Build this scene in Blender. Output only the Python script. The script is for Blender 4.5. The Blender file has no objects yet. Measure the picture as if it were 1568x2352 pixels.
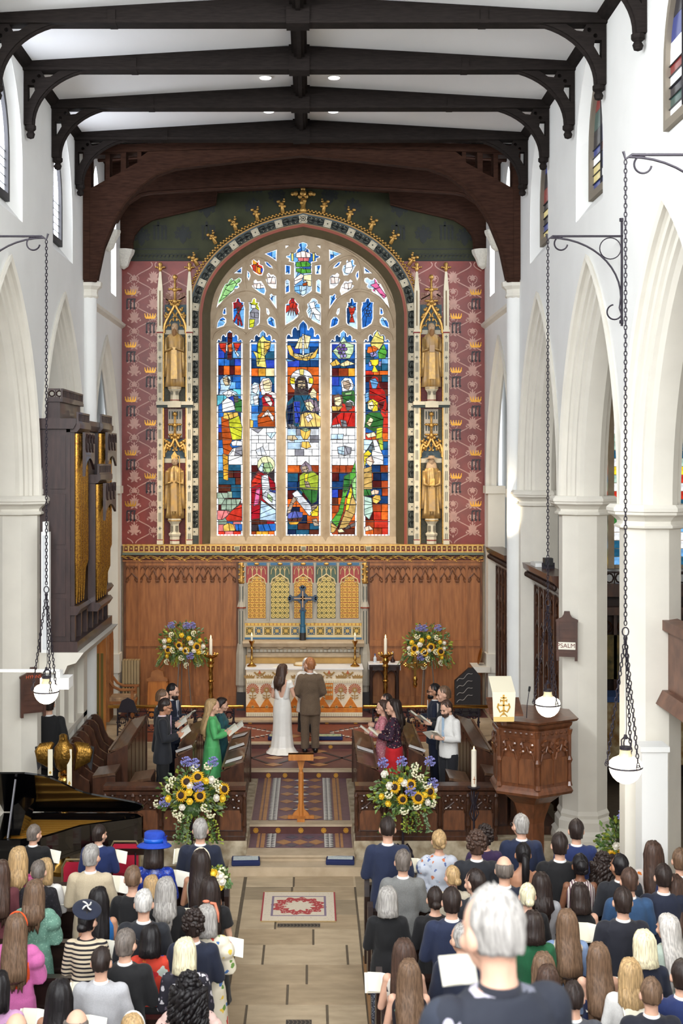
import bpy,bmesh,math,random
from math import sin,cos,pi,sqrt,radians as R_,atan2
from mathutils import Vector as V,Matrix
from mathutils.geometry import tessellate_polygon
random.seed(7)
SC=bpy.context.scene
COL=SC.collection
# ---------------------------------------------------------------- camera, world, light, exposure
FP=3000.0;VX,VY=714.0,1060.0;CX,CH=0.17,6.1
cam=bpy.data.cameras.new('camera');camo=bpy.data.objects.new('camera',cam);COL.objects.link(camo)
camo.location=(CX,0,CH);camo.rotation_euler=(pi/2,0,0)
cam.sensor_fit='AUTO';cam.sensor_width=36;cam.lens=36*FP/2352
cam.shift_x=(784-VX)/2352;cam.shift_y=(VY-1176)/2352
cam.clip_start=.1;cam.clip_end=200
cam.dof.use_dof=True;cam.dof.focus_distance=23;cam.dof.aperture_fstop=3.6
SC.camera=camo
w=bpy.data.worlds.new('world');SC.world=w;w.use_nodes=True
w.node_tree.nodes['Background'].inputs[0].default_value=(.86,.93,1,1)
w.node_tree.nodes['Background'].inputs[1].default_value=1.0
SC.view_settings.view_transform='Standard';SC.view_settings.look='None'
SC.view_settings.exposure=0.42;SC.view_settings.gamma=1;SC.view_settings.use_curve_mapping=False
try:
    cy=SC.cycles;cy.max_bounces=6;cy.diffuse_bounces=3;cy.glossy_bounces=2;cy.transmission_bounces=2;cy.caustics_reflective=False;cy.caustics_refractive=False
    cy.use_adaptive_sampling=True;cy.adaptive_threshold=.04;cy.use_denoising=True;cy.sample_clamp_indirect=6
except Exception:pass
def area(name,loc,aim,sx,sy,p,col=(1,1,1)):
    l=bpy.data.lights.new(name,'AREA');l.shape='RECTANGLE';l.size=sx;l.size_y=sy;l.energy=p;l.color=col
    o=bpy.data.objects.new(name,l);COL.objects.link(o);o.location=loc
    o.rotation_euler=(V(aim)-V(loc)).to_track_quat('-Z','Y').to_euler();return o
# daylight of the big west window behind the camera and of the clerestory bays beside it
area('west_window_light',(0,-7,9.6),(0,24,4.0),7,5.5,1700,(.98,.99,1))
for i,yy in enumerate((2.1,6.1,10.1)):
    area('clerestory_light_south',(3.9,yy,10.5),(-3,yy+4,9.0),1.6,2.0,190,(.95,.98,1))
    area('clerestory_light_north',(-3.9,yy,10.5),(3.4,yy+5,9.5),1.6,2.0,270,(.95,.98,1))
# daylight of the side-aisle windows
for yy in (8,14,20):
    area('aisle_light_south',(8.6,yy,5.2),(4,yy,3.2),1.8,2.6,22,(1,.97,.9))
    area('aisle_light_north',(-8.6,yy,5.2),(-4,yy,3.2),1.8,2.6,40,(.95,.97,1))
def spot(name,loc,aim,p,ang,col,blend=.6,r=.08):
    l=bpy.data.lights.new(name,'SPOT');l.energy=p;l.spot_size=R_(ang);l.spot_blend=blend;l.color=col;l.shadow_soft_size=r
    o=bpy.data.objects.new(name,l);COL.objects.link(o);o.location=loc
    o.rotation_euler=(V(aim)-V(loc)).to_track_quat('-Z','Y').to_euler();return o
# sanctuary floodlights fixed behind the chancel arch and on the parclose screens
spot('sanctuary_flood',(-2.9,24.5,11.0),(0.5,28.6,2.6),900,62,(1,.86,.66))
spot('sanctuary_flood',(2.9,24.5,11.0),(-0.5,28.6,2.6),900,62,(1,.86,.66))
spot('screen_flood',(3.55,23.4,4.75),(3.9,27.2,7.2),90,80,(1,.86,.62))
# ---------------------------------------------------------------- helpers
def lin(c):
    c=c/255.0
    return c/12.92 if c <= .04045 else ((c+.055)/1.055)**2.4
def rgb(c):return (lin(c[0]),lin(c[1]),lin(c[2]),1)
MATS={}
def mat(name,c=(128,128,128),rough=.6,metal=0.,var=.0,scale=8.,bump=0.,c2=None,stretch=(1,1,1),spec=None,emit=0.,coat=0.,sheen=0.,det=4.):
    """procedural principled material: base colour c mixed with c2 by object-space noise"""
    if name in MATS:return MATS[name]
    m=bpy.data.materials.new(name);m.use_nodes=True;nt=m.node_tree;n=nt.nodes;L=nt.links
    b=n['Principled BSDF'];b.inputs['Base Color'].default_value=rgb(c)
    b.inputs['Roughness'].default_value=rough;b.inputs['Metallic'].default_value=metal
    if spec is not None:b.inputs['Specular IOR Level'].default_value=spec
    if coat:b.inputs['Coat Weight'].default_value=coat
    if sheen:b.inputs['Sheen Weight'].default_value=sheen
    if emit:
        b.inputs['Emission Color'].default_value=rgb(c);b.inputs['Emission Strength'].default_value=emit
    if var or bump or c2:
        tc=n.new('ShaderNodeTexCoord');mp=n.new('ShaderNodeMapping');nz=n.new('ShaderNodeTexNoise')
        mp.inputs['Scale'].default_value=stretch;nz.inputs['Scale'].default_value=scale;nz.inputs['Detail'].default_value=det
        L.new(tc.outputs['Object'],mp.inputs[0]);L.new(mp.outputs[0],nz.inputs['Vector'])
        if var or c2:
            rp=n.new('ShaderNodeValToRGB');e=rp.color_ramp.elements
            ca=rgb(c);cb=rgb(c2) if c2 else tuple(min(1,x*(1+var)) for x in ca[:3])+(1,)
            if not c2:ca=tuple(x*(1-var) for x in ca[:3])+(1,)
            e[0].color=ca;e[1].color=cb;e[0].position=.33;e[1].position=.67
            L.new(nz.outputs['Fac'],rp.inputs[0]);L.new(rp.outputs[0],b.inputs['Base Color'])
        if bump:
            bp=n.new('ShaderNodeBump');bp.inputs['Strength'].default_value=bump;bp.inputs['Distance'].default_value=.02
            L.new(nz.outputs['Fac'],bp.inputs['Height']);L.new(bp.outputs[0],b.inputs['Normal'])
    MATS[name]=m;return m
IDM=Matrix.Identity(4)
WM={}
def link(o,parent=None,local=False):
    COL.objects.link(o)
    if parent is not None:
        o.parent=parent
        if not local:o.matrix_parent_inverse=WM.get(parent.name,IDM).inverted();WM[o.name]=o.matrix_basis.copy()
        else:WM[o.name]=WM.get(parent.name,IDM) @ o.matrix_basis
    else:WM[o.name]=o.matrix_basis.copy()
    return o
def tag(o,label=None,cat=None,group=None,kind=None):
    if label:o['label']=label
    if cat:o['category']=cat
    if group:o['group']=group
    if kind:o['kind']=kind
    return o
def thing(name,label,cat,loc=(0,0,0),rz=0,group=None,parent=None):
    o=bpy.data.objects.new(name,None);o.empty_display_size=.1
    o.location=loc;o.rotation_euler=(0,0,rz)
    o.matrix_basis=Matrix.Translation(loc) @ Matrix.Rotation(rz,4,'Z')
    link(o,parent);return tag(o,label,cat,group)
def struct(o):o['kind']='structure';return o
class MB:
    def __init__(s):s.v=[];s.f=[];s.m=[]
    def add(s,vs,fs,mi=0):
        o=len(s.v);s.v += [tuple(p) for p in vs];s.f += [tuple(i+o for i in f) for f in fs];s.m += [mi]*len(fs);return s
    def box(s,x0,x1,y0,y1,z0,z1,mi=0):
        return s.add([(x0,y0,z0),(x1,y0,z0),(x1,y1,z0),(x0,y1,z0),(x0,y0,z1),(x1,y0,z1),(x1,y1,z1),(x0,y1,z1)],
                     [(0,3,2,1),(4,5,6,7),(0,1,5,4),(1,2,6,5),(2,3,7,6),(3,0,4,7)],mi)
    def prism(s,poly,axis,a,b,holes=(),mi=0,caps=True):
        """polygon in the plane across axis ('x': (y,z)  'y': (x,z)  'z': (x,y)) extruded from a to b"""
        loops=[list(poly)]+[list(h) for h in holes]
        P={'x':lambda p,t:(t,p[0],p[1]),'y':lambda p,t:(p[0],t,p[1]),'z':lambda p,t:(p[0],p[1],t)}[axis]
        flat=[p for l in loops for p in l];n=len(flat)
        vs=[P(p,a) for p in flat]+[P(p,b) for p in flat];fs=[]
        if caps:
            if not holes and n == 4:tr=[(0,1,2,3)]
            else:tr=[tuple(t) for t in tessellate_polygon([[V((p[0],p[1],0)) for p in l] for l in loops])]
            fs += [t for t in tr]+[tuple(i+n for i in reversed(t)) for t in tr]
        k=0
        for l in loops:
            m=len(l)
            fs += [(k+i,k+(i+1) % m,n+k+(i+1) % m,n+k+i) for i in range(m)];k += m
        return s.add(vs,fs,mi)
    def tube(s,path,r,n=6,closed=False,mi=0,cap=True):
        path=[V(p) for p in path];m=len(path);rr=r if isinstance(r,(list,tuple)) else [r]*m
        vs=[];up=None
        for i,p in enumerate(path):
            a=path[(i-1) % m] if (closed or i > 0) else p;c=path[(i+1) % m] if (closed or i < m-1) else p
            t=(c-a);t=t.normalized() if t.length > 1e-9 else V((0,0,1))
            if up is None:up=V((0,0,1)) if abs(t.z) < .9 else V((1,0,0))
            u=(up-t*up.dot(t));u=u.normalized() if u.length > 1e-6 else t.orthogonal().normalized();up=u;w_=t.cross(u)
            vs += [p+(u*cos(2*pi*j/n)+w_*sin(2*pi*j/n))*rr[i] for j in range(n)]
        fs=[(i*n+j,i*n+(j+1) % n,((i+1) % m)*n+(j+1) % n,((i+1) % m)*n+j) for i in range(m if closed else m-1) for j in range(n)]
        if not closed and cap:fs += [tuple(range(n-1,-1,-1)),tuple((m-1)*n+j for j in range(n))]
        return s.add(vs,fs,mi)
    def lathe(s,prof,c=(0,0,0),n=12,a0=0.,sx=1,sy=1,mi=0,cap=True):
        vs=[(c[0]+r*cos(a0+2*pi*j/n)*sx,c[1]+r*sin(a0+2*pi*j/n)*sy,c[2]+z) for r,z in prof for j in range(n)]
        m=len(prof);fs=[(i*n+j,i*n+(j+1) % n,(i+1)*n+(j+1) % n,(i+1)*n+j) for i in range(m-1) for j in range(n)]
        if cap:fs += [tuple(range(n-1,-1,-1)),tuple((m-1)*n+j for j in range(n))]
        return s.add(vs,fs,mi)
    def ball(s,c,r,nu=10,nv=6,mi=0):
        r=r if isinstance(r,(list,tuple)) else (r,r,r)
        vs=[(c[0],c[1],c[2]-r[2])]+[(c[0]+r[0]*sin(pi*i/nv)*cos(2*pi*j/nu),c[1]+r[1]*sin(pi*i/nv)*sin(2*pi*j/nu),c[2]-r[2]*cos(pi*i/nv)) for i in range(1,nv) for j in range(nu)]+[(c[0],c[1],c[2]+r[2])]
        q=lambda i,j:1+(i-1)*nu+j % nu
        fs=[(0,q(1,j+1),q(1,j)) for j in range(nu)]+[(q(i,j),q(i,j+1),q(i+1,j+1),q(i+1,j)) for i in range(1,nv-1) for j in range(nu)]+[(q(nv-1,j),q(nv-1,j+1),len(vs)-1) for j in range(nu)]
        return s.add(vs,fs,mi)
    def loft(s,rings,mi=0,cap=True,closed=True):
        n=len(rings[0]);m=len(rings);vs=[p for r in rings for p in r]
        fs=[(i*n+j,i*n+(j+1) % n,(i+1)*n+(j+1) % n,(i+1)*n+j) for i in range(m-1) for j in range(n if closed else n-1)]
        if cap and closed:fs += [tuple(range(n-1,-1,-1)),tuple((m-1)*n+j for j in range(n))]
        return s.add(vs,fs,mi)
    def xf(s,M,start=0):
        for i in range(start,len(s.v)):s.v[i]=tuple(M @ V(s.v[i]))
        return s
    def mesh(s,name,mats,smooth=False):
        me=bpy.data.meshes.new(name);me.from_pydata(s.v,[],s.f)
        for m_ in (mats if isinstance(mats,(list,tuple)) else [mats]):me.materials.append(m_)
        if any(s.m):me.polygons.foreach_set('material_index',s.m)
        bm=bmesh.new();bm.from_mesh(me);bmesh.ops.recalc_face_normals(bm,faces=bm.faces);bm.to_mesh(me);bm.free()
        if smooth is True:me.shade_smooth()
        elif smooth:me.set_sharp_from_angle(angle=R_(smooth)) if hasattr(me,'set_sharp_from_angle') else None
        if smooth and smooth is not True:me.polygons.foreach_set('use_smooth',[True]*len(me.polygons))
        me.update();return me
    def obj(s,name,mats,parent=None,smooth=False,label=None,local=False):
        o=bpy.data.objects.new(name,s.mesh(name,mats,smooth));link(o,parent,local)
        if label:o['label']=label
        return o
def inst(me,name,loc,parent=None,rot=(0,0,0),sc=(1,1,1),local=False,m=None):
    """another object on shared mesh data, placed in world (or parent-local) space"""
    o=bpy.data.objects.new(name,me);o.location=loc;o.rotation_euler=rot;o.scale=sc
    from mathutils import Euler
    o.matrix_basis=Matrix.Translation(loc) @ Euler(rot).to_matrix().to_4x4() @ Matrix.Diagonal((*sc,1))
    if m:o.material_slots[0].link='OBJECT';o.material_slots[0].material=m
    return link(o,parent,local)
def copy_tree(root,loc,rz=0,label=None,sc=None):
    r=root.copy();COL.objects.link(r);r.location=loc;r.rotation_euler=(0,0,rz)
    if sc:r.scale=sc
    if label:r['label']=label
    for ch in root.children:
        c=ch.copy();COL.objects.link(c);c.parent=r
        for g in ch.children:
            d=g.copy();COL.objects.link(d);d.parent=c
    return r
def P(px,py,y):return (CX+(px-VX)*y/FP,y,CH-(py-VY)*y/FP)      # a point of the place at depth y seen at photo position px, py
def XZ(px,py,y):p=P(px,py,y);return (p[0],p[2])
def arc(cx,cy,r,a0,a1,n):return [(cx+r*cos(a0+(a1-a0)*i/n),cy+r*sin(a0+(a1-a0)*i/n)) for i in range(n+1)]
def clamp(x,a,b):return max(a,min(b,x))
# ---------------------------------------------------------------- common materials
WHITE=mat('white_plaster',(240,240,237),.85,var=.02,scale=1.5,bump=.05)
CREAM=mat('painted_stone',(230,225,213),.75,var=.03,scale=3,bump=.05)
CEILM=mat('ceiling_plaster',(250,250,250),.9,var=.01,scale=1)
BEAM=mat('dark_stained_beam',(34,29,27),.8,spec=.12,var=.25,scale=6,stretch=(1,1,8),bump=.15)
TRUSS=mat('brown_oak_truss',(58,37,28),.8,spec=.12,var=.3,scale=5,stretch=(1,1,6),bump=.2)
OAK=mat('panelling_oak',(170,108,58),.45,c2=(140,84,42),scale=3,stretch=(6,6,.7),bump=.08)
OAKD=mat('carved_oak',(122,74,42),.5,c2=(92,54,30),scale=4,stretch=(5,5,1),bump=.12)
STALL=mat('stall_oak',(82,48,30),.35,c2=(54,31,20),scale=4,stretch=(4,4,1),bump=.08,coat=.25)
STALLT=mat('stall_desk_top',(106,78,58),.3,c2=(78,54,38),scale=5,stretch=(4,.6,1),coat=.3)
PEW=mat('pew_wood',(52,33,26),.4,c2=(36,22,18),scale=5,stretch=(1,4,4),coat=.2)
GOLD=mat('gilding',(204,160,88),.42,.65,var=.2,scale=18,bump=.2)
BRASS=mat('brass',(196,152,78),.25,1.,var=.15,scale=12)
IRON=mat('wrought_iron',(40,34,44),.5,.3)
BLACK=mat('black_lacquer',(10,10,12),.12,0,coat=.6)
STONE=mat('tracery_stone',(196,176,148),.8,c2=(178,156,128),scale=5,bump=.1)
STEP=mat('step_stone',(198,178,150),.7,c2=(176,156,128),scale=4,bump=.08)
PAPER=mat('paper',(240,236,222),.8,var=.02)
WHITEP=mat('white_paint',(240,240,238),.5)
# ---------------------------------------------------------------- floors, steps, tiles
GROUT=mat('floor_joint',(96,84,68),.9,var=.1)
fl=struct(MB().box(-9,9,-3,28.9,-.2,-.012).obj('floor',GROUT))
slabs=[(14.68,[-.55,.35]),(15.25,[-.1]),(15.85,[.12]),(16.5,[-.42,.62]),(17.05,[.2]),(17.6,[-.3]),(18.2,[.35]),(18.75,[-.1]),(19.22,[-.08,.8])]
SLABM=[mat('paving_%d' % i,c,.75,c2=c2,scale=3,bump=.06,stretch=(1,2.5,1)) for i,(c,c2) in enumerate([((178,156,126),(160,140,112)),((160,142,116),(142,126,102)),((192,172,142),(174,154,126))])]
def slab(x0,x1,y0,y1,z=0.,m=None,par=fl,name='paving_stone'):
    g=.009;b=MB();h=z+random.uniform(-.003,.002)
    b.add([(x0+g,y0+g,z-.03),(x1-g,y0+g,z-.03),(x1-g,y1-g,z-.03),(x0+g,y1-g,z-.03),(x0+g+.006,y0+g+.006,h),(x1-g-.006,y0+g+.006,h),(x1-g-.006,y1-g-.006,h),(x0+g+.006,y1-g-.006,h)],
          [(4,5,6,7),(0,1,5,4),(1,2,6,5),(2,3,7,6),(3,0,4,7)])
    return b.obj(name,m or random.choice(SLABM),par)
y0=11.8
for yy,js in [(12.4,[.1]),(13.0,[-.4,.5]),(13.55,[.2]),(14.1,[-.2])]+slabs:
    xs=[-.78]+js+[.8]
    for a,b_ in zip(xs,xs[1:]):slab(a,b_,y0,yy)
    y0=yy
for sx in (-1,1):
    for k in range(8):slab(*sorted((sx*.8,sx*1.7)),11.8+k*.93,11.8+(k+1)*.93-.01)
    for k in range(4):slab(*sorted((sx*1.7,sx*(1.7+.95))),16.45+k*.7,17.14+k*.7)
struct(MB().box(-8.9,-2.65,8,19.6,-.05,-.002).box(2.65,8.9,8,19.6,-.05,-.002).obj('floor_side',SLABM[1]))
st=struct(thing('floor_steps',None,None,(0,19.2,0)))
MB().box(-1.05,1.25,19.21,19.56,-.01,.13).obj('step',STEP,st)
MB().box(-.8,.82,19.52,20.7,-.01,.215).box(-.8,.82,19.49,19.86,.19,.225).obj('step',STEP,st)
PLM=mat('worn_plinth',(206,192,166),.8,c2=(150,132,104),scale=6,bump=.1)
MB().box(-4,-.8,19.72,23.7,-.01,.37).obj('plinth',PLM,st);MB().box(.82,4,19.72,23.7,-.01,.37).obj('plinth',PLM,st)
MB().box(-.8,.82,20.64,23.7,-.01,.365).box(-.8,.82,20.6,20.84,.34,.375).obj('step',STEP,st)
MB().box(-4.3,4.3,23.66,25.5,-.01,.51).box(-1.62,1.62,23.6,23.78,.485,.52).obj('step',STEP,st)
MB().box(-4.3,4.3,25.44,27.3,-.01,.625).box(-1.9,1.9,25.38,25.5,.6,.635).obj('step',STEP,st)
MB().box(-4.3,4.3,27.24,28.7,-.01,.7).box(-2.1,2.1,27.18,27.5,.67,.71).obj('step',STEP,st)
T_={k:mat('tile_'+k,c,.45,var=.12,scale=9) for k,c in dict(maroon=(104,62,60),purple=(112,84,94),tan=(176,128,84),black=(52,46,52),white=(214,210,202),red=(122,60,44),gold=(196,140,40),riser=(82,42,36),slate=(92,86,96)).items()}
def tfield(x0,x1,y0,y1,z,m,name='tile_field'):return MB().box(x0,x1,y0,y1,z-.02,z+.003).obj(name,T_[m],st)
def tpoly(pts,z,m,name='tile'):return MB().prism(pts,'z',z,z+.006).obj(name,T_[m],st)
TRI={}
def border(z,y0,y1,n):
    for s in (-1,1):
        q=lambda a,b:sorted((s*a,s*b))
        a,b=q(.545,.605);tpoly([(a,y0),(b,y0),(b,y1),(a,y1)],z,'tan')
        a,b=q(.625,.665);tpoly([(a,y0),(b,y0),(b,y1),(a,y1)],z,'tan')
        for xa,xb in ((.375,.445),(.445,.515)):
            a,b=q(xa,xb);d=(y1-y0)/n
            tpoly([(a,y0),(b,y0),(b,y1),(a,y1)],z-.003,'black')
            key=(round(d,4),s)
            if key not in TRI:TRI[key]=MB().prism([(-.034*s,0),(.034*s,d*.5),(-.034*s,d*.96)] if s > 0 else [(.034,0),(-.034,d*.5),(.034,d*.96)],'z',0,.005).mesh('tile',T_['white'])
            for k in range(n):inst(TRI[key],'tile',((a+b)/2,y0+k*d,z+.003),st)
tfield(-.78,.8,19.87,20.62,.222,'purple');border(.226,19.88,20.61,8)
tfield(-.78,.8,20.85,23.64,.368,'purple');border(.372,20.86,23.63,30)
def dia(x,y,a,b,z,m):tpoly([(x-a,y),(x,y-b),(x+a,y),(x,y+b)],z,m)
for k in range(6):
    yy=21.02+k*.49
    for x in (-.24,.24):dia(x,yy,.115,.115,.372,'tan')
    dia(0,yy+.24,.1,.1,.372,'tan')
    for s in (-1,1):tpoly([(s*.02,yy-.07),(s*.13,yy-.01),(s*.02,yy+.05)],.372,'white');tpoly([(s*.02,yy+.06),(s*.13,yy+.01),(s*.12,yy+.07)],.372,'black')
for x in (-.25,0,.25):
    dia(x,20.15,.12,.13,.226,'tan');dia(x+.125,20.42,.1,.1,.226,'slate');dia(x-.125,19.98,.1,.08,.226,'slate')
# the platform before the altar: crossed black bands, tan lozenges, zigzag edging
tfield(-1.5,1.55,23.8,25.4,.512,'maroon');tfield(-3.5,3.5,25.52,27.2,.627,'red');tfield(-3.9,3.9,27.52,28.6,.702,'maroon')
def band(p,q,w_,z,m):
    d=(V(q)-V(p)).normalized();n_=V((-d.y,d.x))*w_/2
    tpoly([tuple(V(p)+n_),tuple(V(q)+n_),tuple(V(q)-n_),tuple(V(p)-n_)],z,m)
for x in (-.95,-.1,.75):
    band((x-.45,24.0),(x+.45,25.2),.06,.516,'black');band((x-.45,25.2),(x+.45,24.0),.06,.516,'black')
for x in (-1.4,-.52,-.1,.32,1.2):
    for yy in (24.05,24.6,25.15):dia(x,yy,.17,.13,.517,'tan') if (abs(x) > .3 or yy == 24.6) else None
for s in (-1.42,1.45):tpoly([(s-.02,23.95),(s+.02,23.95),(s+.02,25.25),(s-.02,25.25)],.517,'tan')
for s in (-1,1):
    for k in range(7):
        for sy,c in ((1,'white'),(-1,'white')):
            x=s*(.55+k*.1);yy=26.3+sy*(.05+k*.085)
            tpoly([(x,yy),(x+s*.085,yy),(x+s*.085,yy+sy*.08)],.632,c);tpoly([(x,yy+.09*sy),(x+s*.085,yy+.09*sy),(x,yy+.17*sy)],.632,'black')
    dia(s*1.55,26.3,.3,.25,.632,'tan');dia(s*.25,26.0,.25,.2,.632,'tan')
# tiled risers with gold rosettes
ROS=MB()
for k in range(8):ROS.prism([(0,0)]+[(.042*cos(2*pi*k/8+t),.042*sin(2*pi*k/8+t)) for t in (-.3,0,.3)],'y',-.008,0)
ROS.prism(arc(0,0,.016,0,2*pi,8)[:-1],'y',-.013,0);ROSM=ROS.mesh('rosette_tile',T_['gold'])
for yf,z0,z1,xs,hw in ((20.63,.225,.335,[-.7,-.35,.01,.37,.72],.79),(23.64,.37,.48,[-1.2,-.6,-.3,.31,.62,1.2],1.6),(25.42,.515,.59,[-1.4,-.6,.55,1.4],1.9),(27.22,.635,.665,[-1.6,-1.1,-.5,.5,1.1,1.6],2.1)):
    MB().box(-hw,hw+.01,yf-.02,yf+.02,z0,z1).obj('riser',T_['riser'],st)
    for x in xs:inst(ROSM,'rosette_tile',(x,yf-.02,(z0+z1)/2),st,sc=(1,1,min(1,(z1-z0)/.09)))
# ---------------------------------------------------------------- nave walls, arcade, clerestory
BAY=3.95;ARC=[21.93-BAY*k for k in range(6)];PIER=[19.95-BAY*k for k in range(5)]
AA,AR,AZ=1.93,3.92,5.55
def arch(yc,d,a=AA,r=AR,z=AZ,n=14):
    out=[]
    for s in (1,-1):
        cy=yc-s*(r-a);rr=r-d;th=math.acos(clamp((r-a)/rr,-1,1))
        p=[(cy+s*rr*cos(th*i/n),z+rr*sin(th*i/n)) for i in range(n+1)]
        out += p if s > 0 else p[::-1][1:]
    return out
def lancet(yc,hw,z0,zs,n=6):
    r=hw*2.0;out=[(yc-hw,z0),(yc+hw,z0)]
    for s in (1,-1):
        cy=yc-s*(r-hw);th=math.acos((r-hw)/r);p=[(cy+s*r*cos(th*i/n),zs+r*sin(th*i/n)) for i in range(n+1)]
        out += p if s > 0 else p[::-1][1:]
    return out
MOULD=[(0,0),(-.03,-.045),(.015,-.06),(.05,-.03),(.055,.02),(.075,.05),(.13,.06),(.14,.1),(.17,.12),(.19,.16),(.25,.17),(.27,.22),(.33,.27),(.34,.34),(.34,.5),(.26,.58),(.14,.6),(.13,.66),(0,.66)]
LEAD=mat('window_lead',(46,44,46),.6)
GLW=mat('daylit_clear_glass',(236,243,255),.2,emit=9)
GLC=[mat('daylit_glass_%d' % i,c,.2,emit=e) for i,(c,e) in enumerate([((236,238,240),.9),((48,60,120),.45),((120,44,44),.4),((190,176,120),.55),((40,40,50),.2),((60,84,80),.35)])]
def clip2(poly,conv):
    cx_=sum(p[0] for p in conv)/len(conv);cy_=sum(p[1] for p in conv)/len(conv)
    for i in range(len(conv)):
        p,q=conv[i],conv[(i+1) % len(conv)];nx,ny=-(q[1]-p[1]),q[0]-p[0];d=nx*p[0]+ny*p[1]
        if abs(nx)+abs(ny) < 1e-9:continue
        if nx*cx_+ny*cy_ < d:nx,ny,d=-nx,-ny,-d
        out=[]
        for j in range(len(poly)):
            a,c=poly[j],poly[(j+1) % len(poly)];fa,fc=a[0]*nx+a[1]*ny-d,c[0]*nx+c[1]*ny-d
            if fa >= 0:out.append(a)
            if (fa >= 0) != (fc >= 0):t=fa/(fa-fc);out.append((a[0]+(c[0]-a[0])*t,a[1]+(c[1]-a[1])*t))
        poly=out
        if len(poly) < 3:return []
    return poly
def wall_side(s,nm):
    X=lambda x:s*x
    wl=struct(thing('wall_'+nm,None,None,(X(3.99),10,0)))
    bot=[]
    for yc in ARC:bot += [(y,z) for y,z in arch(yc,0)]
    outer=[(-2.2,12.35),(24.05,12.35),(24.05,AZ)]+bot+[(-2.2,AZ)]
    wins=[a for a in ARC if a > -1]
    big=[lancet(a,.87,9.55,10.3) for a in wins];small=[lancet(a,.62,9.82,10.5) for a in wins]
    MB().prism(outer,'x',X(3.99),X(4.01),big).prism(outer,'x',X(4.2),X(4.65),small).obj('wall_face',WHITE,wl)
    b=MB()
    for p,q in zip(big,small):
        n=len(p);b.add([(X(4.0),*i) for i in p]+[(X(4.2),*i) for i in q],[(i,(i+1) % n,n+(i+1) % n,n+i) for i in range(n)])
    b.obj('window_splay',WHITE,wl)
    for k,yc in enumerate(ARC):
        if yc < 5:continue
        rings=[]
        np_=len(arch(yc,0))
        for d,x in MOULD:
            a_=arch(yc,d);rings.append([(X(3.99+x),*p) for p in a_])
        b=MB();n=np_;m=len(rings)
        b.add([p for r in rings for p in r],[(i*n+j,i*n+j+1,(i+1)*n+j+1,(i+1)*n+j) for i in range(m-1) for j in range(n-1)])
        b.obj('arch_moulding',CREAM,wl,smooth=25)
    for k,yc in enumerate([a for a in wins if a > 9]):
        W_=struct(thing('window_%d' % (k+11+(10 if s > 0 else 0)),None,None,(X(4.2),yc,9.82)))
        fr=lancet(yc,.63,9.8,10.5);inn=lancet(yc,.54,9.9,10.5)
        MB().prism(fr,'x',X(4.12),X(4.22),[inn]).obj('window_frame',mat('window_stone',(132,122,108),.8) if s > 0 else LEAD,W_)
        gm=MB().box(-.004,.004,-.262,.262,0,.112).mesh('pane',GLW)
        for c in (-1,1):
            for r in range(5):
                mm=GLW if s < 0 else GLC[random.choice([0,0,1,2,3,4,4,5])]
                inst(gm,'pane',(X(4.18),yc+c*.268,9.905+r*.12),W_,m=mm)
            for za,zb in ((10.505,10.75),(10.755,11.0),(11.005,11.4)):
                pol=clip2([(yc+c*.006,za),(yc+c*.6,za),(yc+c*.6,zb),(yc+c*.006,zb)],inn)
                if len(pol) > 2:MB().prism(pol,'x',X(4.176),X(4.184)).obj('pane',GLW if s < 0 else GLC[random.choice([0,1,2,4,5])],W_)
        MB().box(*sorted((X(4.15),X(4.2))),yc-.01,yc+.01,9.9,11.4).obj('mullion',LEAD,W_)
        for r in range(6):MB().box(*sorted((X(4.16),X(4.19))),yc-.54,yc+.54,9.893+r*.12,9.905+r*.12).obj('glazing_bar',LEAD,W_)
    # piers
    for y in PIER+[23.9]:
        if y < 8:continue
        pr=struct(thing('pillar_'+nm,None,None,(X(4.32),y,0)))
        a0=pi/8;k=1/cos(pi/8);h=0 if y < 19 else .0
        MB().lathe([(.34*k,.9),(.34*k,5.36)],(X(4.32),y,0),8,a0).obj('shaft',CREAM,pr)
        MB().lathe([(.34*k,5.28),(.4*k,5.30),(.405*k,5.325),(.37*k,5.35),(.37*k,5.38),(.42*k,5.43),(.47*k,5.46),(.475*k,5.49),(.49*k,5.5),(.49*k,5.54),(.45*k,5.58)],(X(4.32),y,0),8,a0).obj('capital',CREAM,pr)
        MB().lathe([(.47*k,0),(.47*k,.42),(.45*k,.5),(.4*k,.55),(.40*k,.68),(.36*k,.73),(.37*k,.78),(.34*k,.84),(.34*k,.9)],(X(4.32),y,0),8,a0).obj('base',CREAM,pr)
    # engaged shaft at the chancel arch
    cs=struct(thing('column_'+nm,None,None,(X(3.93),24.05,0)))
    MB().lathe([(.15,.5),(.15,9.12)],(X(3.93),24.1,0),16).obj('shaft',WHITE,cs,smooth=40)
    MB().lathe([(.15,9.1),(.19,9.14),(.17,9.2),(.18,9.26),(.25,9.32),(.26,9.4),(.22,9.42)],(X(3.93),24.1,0),8,pi/8).obj('capital',CREAM,cs)
    # chancel side wall: blind arch, two lancets above a string course
    cw=struct(thing('wall_chancel_'+nm,None,None,(X(3.97),26,0)))
    yc=26.35;h=arch(yc,.0,1.75,3.6);wl2=[lancet(25.15,.34,9.6,11.2),lancet(27.4,.34,9.6,11.2)]
    MB().prism([(24.0,.3),(yc-1.75,.3)]+h[::-1]+[(yc+1.75,.3),(28.75,.3),(28.75,12.6),(24.0,12.6)],'x',X(3.97),X(4.2),wl2).obj('wall_face',WHITE,cw)
    MB().box(*sorted((X(4.38),X(4.4))),24,28.8,0,12.6).obj('wall_back',WHITE,cw)
    b=MB()
    prof=[(0,0),(-.02,-.04),(.04,-.05),(.06,.02),(.14,.06),(.16,.12),(.2,.16)]
    rings=[[(X(3.97+x),*p) for p in arch(yc,d,1.75,3.6)] for d,x in prof];n=len(rings[0])
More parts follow.
